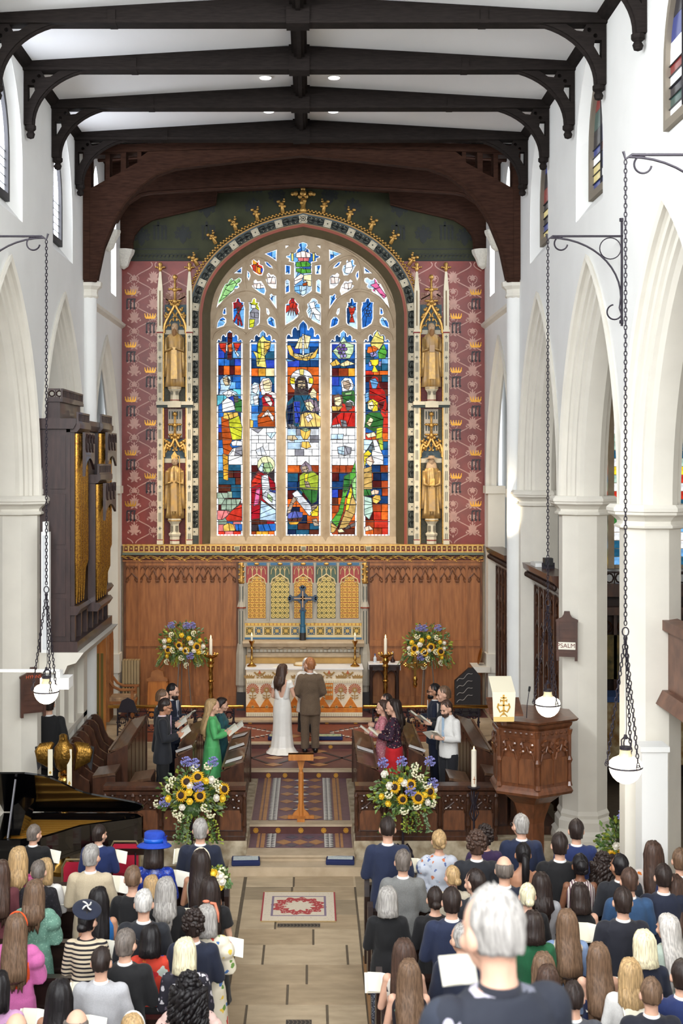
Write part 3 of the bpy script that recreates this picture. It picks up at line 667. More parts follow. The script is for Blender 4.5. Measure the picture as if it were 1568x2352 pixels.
def glass(c):
    if c in GM:return GM[c]
    m=bpy.data.materials.new('stained_glass_'+c);m.use_nodes=True;nt=m.node_tree;n=nt.nodes;L=nt.links
    b=n['Principled BSDF'];b.inputs['Roughness'].default_value=.5;b.inputs['Specular IOR Level'].default_value=.05;b.inputs['Base Color'].default_value=tuple(x*.06 for x in rgb(GC[c])[:3])+(1,)
    tc=n.new('ShaderNodeTexCoord');nz=n.new('ShaderNodeTexNoise');nz.inputs['Scale'].default_value=9;nz.inputs['Detail'].default_value=3
    oi=n.new('ShaderNodeObjectInfo');mr=n.new('ShaderNodeMapRange');mr.inputs['From Min'].default_value=.3;mr.inputs['From Max'].default_value=.7;mr.inputs['To Min'].default_value=.5;mr.inputs['To Max'].default_value=1.15
    m2=n.new('ShaderNodeMapRange');m2.inputs['To Min'].default_value=.85;m2.inputs['To Max'].default_value=1.15;mu=n.new('ShaderNodeMath');mu.operation='MULTIPLY'
    L.new(tc.outputs['Object'],nz.inputs['Vector']);L.new(nz.outputs['Fac'],mr.inputs['Value']);L.new(oi.outputs['Random'],m2.inputs['Value'])
    L.new(mr.outputs[0],mu.inputs[0]);L.new(m2.outputs[0],mu.inputs[1])
    b.inputs['Emission Color'].default_value=rgb(GC[c]);L.new(mu.outputs[0],b.inputs['Emission Strength'])
    GM[c]=m;return m
panes=[]                                   # (colour, photo-plane polygon, layer)
G3=lambda pts:[(480+u*.2806,840+v*.2806) for u,v in pts]
G2=lambda pts:[(480+u*.2806,540+v*.2806) for u,v in pts]
def circ(u,v,r,n=18):return [(u+r*cos(2*pi*i/n),v+r*sin(2*pi*i/n)) for i in range(n)]
def clip(poly,nx,ny,d):
    out=[];n=len(poly)
    for i in range(n):
        p,q=poly[i],poly[(i+1) % n];a=p[0]*nx+p[1]*ny-d;c=q[0]*nx+q[1]*ny-d
        if a >= 0:out.append(p)
        if (a >= 0) != (c >= 0):t=a/(a-c);out.append((p[0]+(q[0]-p[0])*t,p[1]+(q[1]-p[1])*t))
    return out
def parea(p):return abs(sum(p[i][0]*p[(i+1) % len(p)][1]-p[(i+1) % len(p)][0]*p[i][1] for i in range(len(p))))/2
BL=['blue','deep','teal','sky','blue','deep','cobalt']
BR=['red','orange','dred','rust','orange','brown']
bands={
 0:[(-190,0,BL),(0,75,['orange','red','dred','rust']),(75,420,BL+['cyan']),(420,860,BL+['dred','brown','sky']),(860,1030,['brown','dred','teal','brown']),(1030,1190,['dred','sage','teal','sage']),(1190,1355,['palegreen','sage','blue','pink']),(1355,1394,['red','pink','rust'])],
 1:[(-190,20,BL),(20,90,['orange','cream','amber','orange']),(90,510,['sky','orange','teal','deep','blue']),(510,815,['white']),(815,1000,['dred','brown','darkbrown']),(1000,1300,['crimson','dred','brown']),(1300,1355,['navy','darkbrown','deep']),(1355,1394,['orange','rust','amber'])],
 2:[(-210,10,BL),(10,80,['orange','rust','orange','red']),(80,290,['orange','red','rust','dred']),(290,515,['teal','deep','navy']),(515,740,['palegrey','grey','white','paleblue']),(740,815,['white']),(815,880,['rust','orange','red']),(880,1090,['deep','teal','dred','navy']),(1090,1290,['navy','dred','teal','orange']),(1290,1394,['dred','navy','teal','rust','brown'])],
 3:[(-190,20,BL),(20,90,['orange','dred','rust','amber']),(90,240,['sky','cobalt','blue']),(240,510,['dred','red','brown']),(510,815,['white']),(815,880,['rust','orange','brown']),(880,1080,['deep','navy','cobalt','dred']),(1080,1394,['orange','rust','dred','brown'])],
 4:[(-190,40,BL),(40,75,['orange','red']),(75,480,['deep','teal','dred','red','brown']),(480,620,['red','orange','blue']),(620,815,['blue','teal','sky']),(815,1130,['orange','dred','navy','deep','rust']),(1130,1394,['orange','red','rust','amber','dred'])]}
rnd=random.Random(11)
for i,(x0,x1,ys,ya) in enumerate(LT):
    hd=head(x0,x1,ys,ya)
    left=[p for p in hd];xm=(x0+x1)/2
    for nx,d,c in ((1,xm+4,'blue'),(-1,-(xm-8),'deep')):panes.append((c,clip(left,nx,0,d),0))
    panes.append(('sky' if i % 2 else 'blue',clip(clip(left,1,0,xm-8),-1,0,-(xm+4)),0))
    for v0,v1,cols in bands[i]:
        y0,y1=840+v0*.2806,840+v1*.2806;y0=max(y0,ys);nr=max(1,round((y1-y0)/17))
        for r in range(nr):
            a,c=y0+(y1-y0)*r/nr,y0+(y1-y0)*(r+1)/nr;nc=rnd.choice([2,3,3,4]);cuts=[0]+sorted(rnd.uniform(.2,.8) if nc == 2 else (k+rnd.uniform(-.2,.2))/nc for k in range(1,nc))+[1]
            for u0,u1 in zip(cuts,cuts[1:]):
                t=rnd.uniform(-2,2);xa,xb=x0+4+(x1-x0-8)*u0,x0+4+(x1-x0-8)*u1
                panes.append((rnd.choice(cols),[(xa,a),(xb,a+(0 if u1 == 1 else 0)),(xb,c),(xa,c)],0))
F3=lambda c,*p:panes.append((c,G3(p),1+len(panes)*.004))
F2=lambda c,*p:panes.append((c,G2(p),1+len(panes)*.004))
# first light
F2('dred',(152,800),(190,800),(186,1020),(150,1020));F2('red',(80,885),(142,885),(135,970),(92,930));F2('red',(198,885),(262,885),(240,930),(215,970));F2('orange',(150,905),(186,882),(195,950),(165,962));F2('white',(140,890),(152,900),(152,960),(135,940));F2('palegrey',(203,890),(215,940),(250,985),(235,1000),(200,930))
F3('paleblue',(90,120),(130,75),(175,85),(180,150),(160,190),(222,215),(236,240),(82,240),(95,180));F3('tan',(114,100),(150,90),(172,120),(165,160),(135,165),(116,130));F3('darkbrown',(150,100),(166,120),(160,150),(154,130))
F3('cyan',(66,242),(165,240),(110,300),(66,330));F3('white',(110,225),(160,200),(225,235),(150,262));F3('dkgreen',(205,250),(268,280),(268,380),(215,372));F3('greybrown',(200,245),(238,255),(236,300),(205,298))
F3('white',(105,292),(150,262),(195,290),(215,360),(110,380));F3('lime',(160,400),(235,375),(270,500),(265,600),(190,610),(165,500));F3('orangebrown',(100,420),(160,400),(165,500),(190,610),(170,650),(200,690),(160,740),(118,720),(105,560));F3('amber',(112,722),(160,732),(156,940),(118,930));F3('ochre',(120,385),(235,375),(240,410),(160,440),(115,432))
F3('white',(180,625),(220,610),(270,620),(270,655),(190,655));F3('white',(190,680),(270,657),(275,810),(155,810),(155,735));F3('grey',(220,672),(270,658),(270,735),(208,735))
F3('sage',(65,1040),(155,1040),(155,1085),(65,1085));F3('sage',(100,1140),(130,1092),(265,1092),(240,1140),(190,1180),(100,1180));F3('red',(135,1250),(180,1190),(270,1125),(270,1270),(150,1272));F3('pink',(68,1185),(150,1185),(160,1218),(110,1260),(68,1260));F3('ochre',(115,1310),(160,1285),(200,1300),(215,1350),(120,1355));F3('blue',(210,1297),(270,1297),(270,1350),(222,1350))
# second light
F2('wheat',(400,872),(440,822),(470,860),(505,870),(500,920),(455,990),(470,1085),(390,1075),(385,1000),(360,950),(395,962));F2('lime',(395,882),(420,862),(430,980),(402,1060));F2('ochre',(450,870),(500,880),(490,930),(450,980))
F3('paleblue',(345,165),(370,135),(405,145),(415,200),(400,300),(340,320));F3('white',(352,165),(395,150),(405,190),(385,232),(358,215));F3('palepink',(415,150),(440,105),(490,100),(515,140),(510,210),(550,230),(550,270),(430,240));F3('skin',(440,130),(490,112),(505,150),(500,205),(460,210),(445,180));F3('white',(360,252),(400,242),(405,320),(370,320))
F3('crimson',(430,262),(465,225),(510,240),(535,300),(530,335),(440,330));F3('palepink',(450,255),(490,250),(520,310),(505,335),(470,300));F3('orangebrown',(440,332),(535,332),(542,500),(400,500),(397,410),(430,382));F3('palepink',(420,430),(480,357),(530,420),(525,460),(480,402));F3('ochre',(335,440),(362,450),(360,505),(335,510))
F3('grey',(350,520),(440,512),(400,552));F3('paleblue',(465,550),(550,545),(510,600));F3('palegrey',(380,690),(440,660),(470,730),(400,735))
panes.append(('halo',G3(circ(467,812,72)),1+len(panes)*.004));F3('facegreen',(445,800),(500,790),(525,830),(500,870),(460,880),(440,850));F3('paleblue',(400,850),(430,800),(450,792),(440,860),(480,885),(470,900))
F3('crimson',(345,940),(400,862),(470,882),(540,960),(545,1020),(470,1020),(420,1090),(415,1250),(345,1262));F3('palegrey',(430,902),(480,887),(500,1010),(545,1040),(545,1180),(440,1090),(430,960));F3('magenta',(385,1012),(420,1002),(405,1130),(365,1150));F3('red',(345,950),(400,880),(430,900),(425,960),(345,1000));F3('paleblue',(425,1102),(545,1182),(545,1270),(415,1262));F3('blue',(400,1300),(545,1292),(545,1350),(410,1355));F3('facegreen',(480,1042),(520,1080),(515,1120),(475,1082));F3('cobalt',(490,1010),(545,1020),(545,1045),(500,1030))
# centre light
F2('cream',(700,930),(740,840),(780,815),(832,830),(808,930));F2('ochre',(636,905),(665,900),(700,975),(770,1000),(850,970),(897,918),(872,1000),(800,1030),(720,1020),(660,980));F2('cream',(690,965),(770,985),(860,955),(840,985),(770,1005),(700,990));F2('white',(762,810),(776,810),(778,985),(763,985));F2('sky',(628,1012),(700,1030),(640,1036))
panes.append(('white',G3(circ(757,122,95,24)),1+len(panes)*.004));F3('yellow',(662,100),(702,96),(702,146),(662,150));F3('yellow',(815,100),(852,100),(852,150),(815,146));F3('wheat',(737,28),(777,28),(772,80),(745,80))
F3('darkbrown',(705,130),(725,95),(757,85),(790,95),(805,140),(815,240),(700,240));F3('tan',(728,122),(785,120),(790,180),(765,225),(750,225),(725,180));F3('darkbrown',(733,185),(748,178),(757,196),(770,178),(785,185),(770,228),(748,228));F3('darkbrown',(732,140),(750,138),(750,146),(732,148));F3('darkbrown',(764,138),(782,140),(782,148),(764,146));F3('tan2',(754,142),(761,142),(764,176),(752,176))
F3('teal',(640,300),(700,240),(815,240),(880,270),(900,330),(760,382),(745,500),(640,500),(628,400));F3('navy',(640,330),(690,300),(690,480),(640,500));F3('cobalt',(692,292),(745,292),(745,470),(702,470));F3('skin',(820,230),(850,182),(880,215),(875,265),(835,265))
F3('mauve',(775,290),(825,270),(880,290),(905,370),(840,380));F3('skin',(780,302),(830,292),(860,340),(840,375),(800,360));F3('buff',(750,400),(790,382),(870,387),(915,420),(910,500),(735,500));F3('palepink',(785,420),(830,392),(850,430),(810,465));F3('grey',(640,480),(690,480),(715,512),(670,517))
F3('ochre',(745,522),(832,522),(825,570),(805,602),(770,602),(752,570));F3('facegreen',(748,520),(790,510),(830,524),(790,542));F3('ochre',(760,622),(815,622),(835,665),(795,680),(755,665));F3('tan',(640,572),(700,570),(725,600),(680,617),(640,602))
F3('mauve',(745,830),(790,782),(835,820),(845,870),(815,880),(760,870));F3('tan2',(755,827),(800,817),(815,850),(795,880),(765,860));F3('limegreen',(740,900),(770,877),(850,862),(895,900),(890,1020),(740,1002));F3('yellow',(780,890),(812,880),(800,960),(785,950));F3('tan2',(780,942),(815,952),(830,1000),(790,990));F3('dkgreen',(740,1010),(890,1020),(880,1110),(840,1132),(780,1050));F3('palegrey',(720,1017),(830,1140),(850,1200),(820,1230),(700,1080),(680,1047));F3('tan2',(690,1072),(725,1087),(690,1130),(665,1200),(635,1230),(640,1180));F3('yellow',(830,1202),(895,1140),(890,1230),(840,1232));F3('tan2',(835,1150),(890,1130),(880,1165),(840,1190));F3('purpleblue',(640,1210),(700,1190),(765,1200),(765,1240),(700,1260),(645,1250));F3('brown',(640,1252),(765,1242),(750,1275),(650,1275));F3('amber',(650,1278),(740,1278),(720,1300),(660,1300));F3('tan2',(840,1260),(880,1250),(900,1310),(860,1312))
# fourth light
F2('paleleaf',(1010,950),(1060,902),(1100,832),(1130,880),(1185,900),(1180,960),(1150,1010),(1060,1012))
for u,v in ((1075,900),(1101,905),(1060,930),(1089,934),(1116,934),(1070,962),(1100,964),(1086,992),(1110,988)):panes.append((rnd.choice(['purple','purplel','purple']),G2(circ(u,v,15,10)),1+len(panes)*.004))
F2('ochre',(990,1052),(1040,1015),(1080,1060),(1010,1075));F2('cream',(1060,1062),(1130,1025),(1195,1055),(1100,1076))
F3('white',(1080,130),(1110,98),(1160,105),(1185,160),(1170,200),(1090,210));F3('tan2',(1090,132),(1140,117),(1160,160),(1140,200),(1105,185));F3('dkgreen',(1085,217),(1185,202),(1195,260),(1190,330),(1100,310));F3('lgreen',(1110,225),(1170,215),(1160,240),(1115,245));F3('brownl',(1015,252),(1060,230),(1095,265),(1085,330),(1030,330));F3('skin',(1025,262),(1075,252),(1085,300),(1060,335),(1030,317));F3('ochre',(1000,332),(1095,332),(1060,370),(1010,370));F3('palegrey',(1110,302),(1150,277),(1185,300),(1182,345),(1170,300));F3('greybrown',(1112,310),(1165,300),(1170,350),(1130,370));F3('redbright',(1010,440),(1080,382),(1195,382),(1195,500),(1000,500));F3('grey',(1075,442),(1120,452),(1130,500),(1085,497));F3('palegrey',(1005,490),(1070,475),(1080,505),(1010,510))
F3('paleblue',(1000,562),(1100,560),(1095,600),(1000,602));F3('grey',(1050,667),(1110,657),(1165,672),(1160,720),(1110,735),(1055,720));F3('paleblue',(1050,667),(1105,659),(1105,733),(1057,718))
F3('green',(1165,870),(1195,780),(1202,900),(1150,990),(1115,1080),(1095,1200),(1050,1320),(1000,1272),(1060,1190),(1090,1060),(1105,902));F3('dkgreen',(1105,905),(1150,880),(1150,985),(1110,1040),(1095,1000));F3('yellow',(1160,982),(1175,1040),(1140,1180),(1115,1187),(1130,1080));F3('tanrobe',(1170,1042),(1202,1130),(1195,1200),(1130,1320),(1060,1340),(1100,1230),(1115,1187),(1140,1182));F3('lgreen',(1165,942),(1202,902),(1202,1110),(1180,1062));F3('skin',(1050,1345),(1080,1327),(1110,1360),(1060,1366));F3('tanrobe',(995,1282),(1050,1322),(1020,1366),(995,1366));F3('greybrown',(1130,1312),(1195,1282),(1195,1310),(1110,1340))
# fifth light
F2('wheat',(1320,882),(1350,822),(1375,782),(1400,830),(1425,822),(1430,880),(1390,940),(1330,920));F2('orange',(1290,960),(1300,917),(1350,907),(1385,930),(1340,985));F2('purplel',(1310,967),(1360,952),(1375,985),(1330,1002));F2('green',(1380,962),(1430,892),(1455,960),(1440,1010),(1390,1012));F2('yellow',(1315,1022),(1385,1017),(1390,1050),(1360,1077),(1385,1122),(1330,1122),(1345,1077),(1320,1050));F2('purplel',(1305,1040),(1325,1035),(1330,1070),(1310,1075));F2('purplel',(1385,1035),(1410,1035),(1405,1075),(1385,1072))
F3('redbright',(1310,130),(1345,80),(1385,100),(1395,170),(1440,210),(1455,320),(1440,400),(1310,262));F3('sky',(1315,117),(1360,102),(1385,140),(1365,190),(1335,187));F3('sky',(1275,232),(1305,212),(1310,290),(1280,302));F3('dred',(1385,302),(1435,292),(1420,350),(1395,352));F3('yellow',(1295,292),(1340,272),(1380,300),(1380,370),(1340,375));F3('skin',(1297,307),(1335,292),(1350,330),(1330,365),(1300,352));F3('dkgreen',(1285,402),(1330,377),(1400,382),(1425,430),(1420,520),(1350,540),(1272,500));F3('skin',(1285,472),(1320,422),(1345,440),(1315,500));F3('lime',(1370,512),(1420,502),(1415,590),(1365,600));F3('skin',(1280,562),(1350,542),(1370,575),(1300,592));F3('limegreen',(1380,602),(1420,590),(1425,690),(1402,690))
F3('paleblue',(1265,602),(1340,612),(1290,690),(1265,690));F3('white',(1340,607),(1370,607),(1425,740),(1425,810),(1340,810),(1330,740));F3('slate',(1340,617),(1355,690),(1300,690));F3('yellow',(1265,722),(1300,690),(1330,720),(1290,760),(1270,840));F3('skinpink',(1280,762),(1330,737),(1350,790),(1320,825),(1290,802));F3('tanrobe',(1265,842),(1330,822),(1335,1010),(1265,1010));F3('dkgreen',(1265,1012),(1320,1012),(1330,1060),(1265,1065));F3('skinpink',(1320,1032),(1350,1012),(1390,1022),(1385,1050),(1330,1057));F3('ochre',(1335,1082),(1360,1057),(1400,1062),(1405,1100),(1370,1130),(1340,1117));F3('palegreen',(1270,1067),(1330,1082),(1340,1190),(1310,1260),(1270,1222));F3('skinpink',(1270,1322),(1310,1307),(1345,1340),(1280,1355))
# tracery lights: cut each into a few pieces
tcol=dict(A=['lgreen','sky','blue'],D=['red','orange','amber','cobalt'],H=['palepink','white','sky'],I=['palepink','white','paleblue'],K=['crimson','sky','blue'],M=['palegreen','paleblue','lime','grey'],U=['red','sky','paleblue'],c=['sky','blue','paleblue'])
for k,poly in trac.items():
    cols=tcol.get(k[0],['sky','blue','paleblue','blue'])
    if k in ('Ar',):cols=['magenta','paleblue','sky','white']
    if k == 'Dr':cols=['white','paleblue','white','sky']
    if k == 'Kr':cols=['deep','blue']
    if k == 'Mr':cols=['blue','deep','paleblue','purplel']
    if k == 'Ur':cols=['sky','white','paleblue']
    if k == 'Jl' or k == 'Ml':pass
    ps=[poly]
    cx_,cy_=sum(p[0] for p in poly)/len(poly),sum(p[1] for p in poly)/len(poly)
    for t in range(2 if parea(poly) < 500 else 3 if k != 'c' else 4):
        an=rnd.uniform(0,pi);nx,ny=cos(an),sin(an);d=cx_*nx+(cy_+(rnd.uniform(-25,25) if k == 'c' else rnd.uniform(-6,6)))*ny
        ps=[q for p in ps for q in (clip(p,nx,ny,d),clip(p,-nx,-ny,-d)) if len(q) > 2]
    for q in ps:
        if parea(q) > 4:panes.append((rnd.choice(cols),q,0))
F2('crimson',(215,560),(228,560),(275,740),(262,745));F2('crimson',(262,570),(280,575),(205,720),(200,700));F2('crimson',(232,545),(246,545),(246,740),(232,740));F2('crimson',(246,550),(268,560),(262,600),(246,610))
panes.append(('red',G2(circ(685,580,28)),2));[F2('red',(680+a*12,600),(692+a*12,600),(690+a*22,660)) for a in (-2,-1,0,1,2)];F2('crimson',(672,520),(698,520),(692,556),(678,556))
F2('white',(815,560),(860,545),(870,600),(910,640),(905,700),(880,690),(850,630),(835,690),(822,680),(840,620))
F2('red',(1140,590),(1198,590),(1185,640),(1172,655),(1190,715),(1148,715),(1162,655),(1150,640));F2('palegrey',(1142,588),(1170,580),(1196,590),(1170,600))
for u,v in ((1290,600),(1310,605),(1280,630),(1300,632),(1320,628),(1292,656),(1310,655)):panes.append(('blue',G2(circ(u,v,12,8)),2))
F2('palepink',(712,150),(770,130),(828,150),(830,185),(712,185));F2('pink',(725,185),(820,185),(815,215),(732,215));F2('green',(710,225),(800,215),(835,240),(820,260),(712,262));F2('green',(712,275),(830,270),(835,310),(760,315),(712,300));F2('blue',(765,262),(835,258),(832,280),(770,280));F2('palepink',(698,360),(750,318),(775,330),(760,370),(700,410));F2('skin',(775,330),(838,322),(836,420),(810,420),(790,370),(770,380));F2('orangebrown',(765,400),(805,385),(800,415),(770,420));F2('sky',(698,420),(760,415),(750,490),(700,460));F2('paleblue',(740,415),(800,415),(790,480),(768,495),(745,480));F2('wheat',(672,150),(690,150),(690,215),(675,215));F2('wheat',(848,150),(864,150),(862,215),(848,215))
F2('lgreen',(90,540),(140,430),(200,370),(225,400),(200,450),(120,520));F2('white',(1120,230),(1160,215),(1175,270),(1150,320),(1110,310));F2('red',(355,250),(385,240),(380,300),(360,290));F2('amber',(395,260),(425,270),(420,320),(395,305));F2('magenta',(1320,410),(1370,390),(1450,500),(1430,520),(1360,440));F2('palepink',(360,400),(420,395),(420,440),(370,435));F2('palepink',(475,350),(540,345),(545,400),(480,395));F2('palepink',(995,345),(1060,345),(1055,395),(995,400));F2('palepink',(1105,400),(1170,390),(1160,440),(1110,440));F2('grey',(340,635),(405,640),(405,680),(345,670));F2('lime',(330,690),(375,690),(365,755),(330,760));F2('white',(345,570),(385,575),(380,600),(345,600))
YP=YG+.1
cutp=[]
for c,poly,ly in panes:
    ps=[poly]
    if ly and parea(poly) > 130:
        xs_=[p[0] for p in poly];ys_=[p[1] for p in poly];w_,h_=max(xs_)-min(xs_),max(ys_)-min(ys_)
        for t in range(1,1+int(max(w_,h_)/15)):
            an=(pi/2 if h_ > w_ else 0)+rnd.uniform(-.45,.45);nx,ny=cos(an),sin(an);f=t/(1+int(max(w_,h_)/15))
            d=(min(xs_)+w_*(f if w_ >= h_ else .5))*nx+(min(ys_)+h_*(f if h_ > w_ else .5))*ny
            ps=[q for p in ps for q in (clip(p,nx,ny,d),clip(p,-nx,-ny,-d)) if len(q) > 2 and parea(q) > 2]
    cutp += [(c,q,ly) for q in ps]
panes=cutp
order=sorted(range(len(panes)),key=lambda i:-parea(panes[i][1]))
big=set(order[:300]);stuffp=MB();smats=[];lead=MB()
def edge_ring(poly,w_,y,bb):
    m=len(poly)
    for i in range(m):
        a,c=V(poly[i]),V(poly[(i+1) % m]);d=c-a
        if d.length < 1e-4:continue
        d.normalize();n_=V((-d.y,d.x))*w_/2;a2,c2=a-d*w_*.3,c+d*w_*.3
        bb.add([(a2.x+n_.x,y,a2.y+n_.y),(c2.x+n_.x,y,c2.y+n_.y),(c2.x-n_.x,y,c2.y-n_.y),(a2.x-n_.x,y,a2.y-n_.y)],[(0,1,2,3)])
for i,(c,poly,ly) in enumerate(panes):
    if len(poly) < 3:continue
    y=YP-ly*.012;q=to3(poly,YG+.08)
    if i in big:MB().prism(q,'y',y,y+.004).obj('pane',glass(c),ws)
    else:
        if c not in smats:smats.append(c)
        stuffp.prism(q,'y',y,y+.004,mi=smats.index(c))
    edge_ring(q,.012 if ly == 0 else .013,y-.001,lead)
tag(stuffp.obj('small_panes',[glass(c) for c in smats],ws),kind='stuff')
tag(lead.obj('lead_came',LEAD,ws),kind='stuff')
bead=MB()
for i,p in enumerate(lights):
    x0,x1,ys,ya=LT[i]
    for xx in (x0+.3,x1-3.6):
        y_=ys+2
        while y_ < 1229:
            l=rnd.uniform(6,10);bead.prism(to3([(xx,y_),(xx+3.3,y_),(xx+3.3,min(1230,y_+l)),(xx,min(1230,y_+l))],YG+.08),'y',YP-.006,YP-.002);y_ += l+1.3
    for k in range(int((x1-x0)/8)):bead.prism(to3([(x0+k*8+1,1227.5),(x0+k*8+7.5,1227.5),(x0+k*8+7.5,1230.5),(x0+k*8+1,1230.5)],YG+.08),'y',YP-.006,YP-.002)
for p in [head(*l) for l in LT]+list(trac.values()):
    edge_ring([(x,z) for x,z in to3(p,YG+.08)],.045,YP-.004,bead)
tag(bead.obj('white_border_glass',glass('white'),ws),kind='stuff')
for py in (787,824,864,907,947,982,1010,1047,1085,1120,1159,1198):
    for x0,x1,ys,ya in LT:
        a,z=XZ(x0,py,YG+.06);c,_=XZ(x1,py,YG+.06);MB().box(a,c,YG+.055,YG+.067,z-.007,z+.007).obj('saddle_bar',LEAD,ws)
# ---------------------------------------------------------------- statue niches either side of the window
IVORY=mat('ivory_paint',(226,214,186),.5,var=.04);DKP=mat('dark_diaper_paint',(62,60,46),.6,c2=(88,84,60),scale=40);RDP=mat('dark_red_paint',(96,34,32),.6,c2=(120,44,38),scale=30)
BLP=mat('grey_blue_paint',(78,98,106),.6,var=.15,scale=6);SLOT=mat('slot_paint',(58,70,68),.6);REDP=mat('red_line_paint',(146,62,54),.6)
ROBE=mat('gilded_robe',(196,158,92),.4,.55,c2=(172,140,96),scale=14,bump=.2);ROBE2=mat('gilded_cope',(176,148,112),.5,.2,c2=(206,160,84),scale=6,bump=.15);STFACE=mat('painted_wood_face',(196,164,130),.6)
def statue(x,z,h,kind,par=None):
    y=YE-.17;lab={0:'gilded statue of a long-bearded robed man, upper niche left of the window',1:'gilded statue of a bishop with mitre and crosier, lower niche left of the window',2:'gilded statue of a bearded man holding a book, upper niche right of the window',3:'gilded statue of a cleric in a wide-brimmed hat, lower niche right of the window'}[kind]
    t=thing('statue',lab,'statue',(x,y,z),group='niche statues')
    n=60;rings=[]
    for f,w_,d_ in ((0,.2,.12),(.1,.19,.115),(.3,.18,.11),(.5,.185,.11),(.62,.19,.115),(.74,.185,.11),(.81,.15,.09),(.845,.07,.06),(.87,.05,.05)):
        rings.append([(x+w_*h/1.35*(1+.1*sin(a*7+f*3)*(1.1-f))*cos(a),y+d_*h/1.35*(1+.2*sin(a*9+f*2)*(1.1-f))*sin(a),z+f*h) for a in (2*pi*i/n for i in range(n))])
    MB().loft(rings).obj('robe',ROBE if kind % 2 else ROBE2,t,smooth=True)
    k=h/1.35
    cp=MB()
    for s in (-1,1):
        cp.loft([[(x+s*(.155+.035*(1-f))*k+.045*k*cos(a),y+.06*k*sin(a)-.02,z+(.16+.62*f)*h) for a in (2*pi*i/10 for i in range(10))] for f in (0,.3,.6,.85,1)])
    cp.obj('cloak',ROBE2 if kind % 2 else ROBE,t,smooth=True)
    ar=MB()
    for s in (-1,1):ar.tube([(x+s*.16*k,y-.04,z+.75*h),(x+s*.17*k,y-.1*k,z+.56*h),(x+s*.03*k,y-.15*k,z+(.6 if kind != 3 else .53)*h)],[.05*k,.05*k,.03*k],8)
    ar.obj('arms',ROBE,t,smooth=True)
    hd_=MB().ball((x,y-.02,z+.925*h),(.07*k,.078*k,.095*k),14,10).ball((x,y-.1*k,z+.92*h),(.013*k,.018*k,.024*k),6,4)
    for s in (-1,1):hd_.ball((x+s*.028*k,y-.085*k,z+.955*h),(.02*k,.012*k,.008*k),6,4)
    MB().prism([(x-.055*k,z+.62*h),(x+.055*k,z+.62*h),(x+.07*k,z+.12*h),(x-.07*k,z+.12*h)],'y',y-.15*k,y-.11*k).obj('stole',ROBE if kind in (0,2) else ROBE2,t);hd_.obj('head',STFACE,t,smooth=True)
    if kind in (0,2):
        MB().ball((x,y-.07*k,z+.85*h),(.05*k,.045*k,.1*k),10,6).obj('beard',mat('brown_beard',(150,106,62),.6),t,smooth=True)
        MB().ball((x,y+.03,z+.95*h),(.08*k,.07*k,.09*k),10,6).lathe([(.07*k,-.12*k),(.075*k,0)],(x,y+.03,z+.9*h),10).obj('hair',mat('painted_hair',(176,150,116),.6),t,smooth=True)
    if kind == 1:
        MB().prism([(x-.065*k,z+.96*h),(x+.065*k,z+.96*h),(x+.07*k,z+1.02*h),(x,z+1.1*h),(x-.07*k,z+1.02*h)],'y',y-.06*k,y+.05*k).obj('mitre',GOLD,t)
        MB().tube([(x+.13*k,y-.15*k,z+.05*h),(x+.12*k,y-.16*k,z+.98*h)]+[(x+.12*k-.035*k+.035*k*cos(a),y-.16*k,z+1.0*h+.035*k*sin(a)) for a in (0,.8,1.6,2.4,3.2,4,4.8)],.012*k,6).obj('crosier',GOLD,t)
    if kind == 3:
        MB().lathe([(.01,.06*k),(.07*k,.05*k),(.075*k,.015*k),(.15*k,.0),(.15*k,-.012*k),(.05*k,-.01*k)],(x,y,z+.985*h),16).obj('hat',STFACE,t,smooth=40)
        MB().loft([[(x+(.1+.06*(1-f))*k*cos(a),y+.08*k*sin(a),z+(.7+.22*f)*h) for a in (2*pi*i/14 for i in range(14))] for f in (0,.5,1)]).obj('cape',STFACE,t,smooth=True)
    if kind in (2,3):
        MB().box(x-.06*k,x+.05*k,y-.2*k,y-.14*k,z+.54*h,z+.65*h).obj('book',STFACE if kind == 2 else GOLD,t)
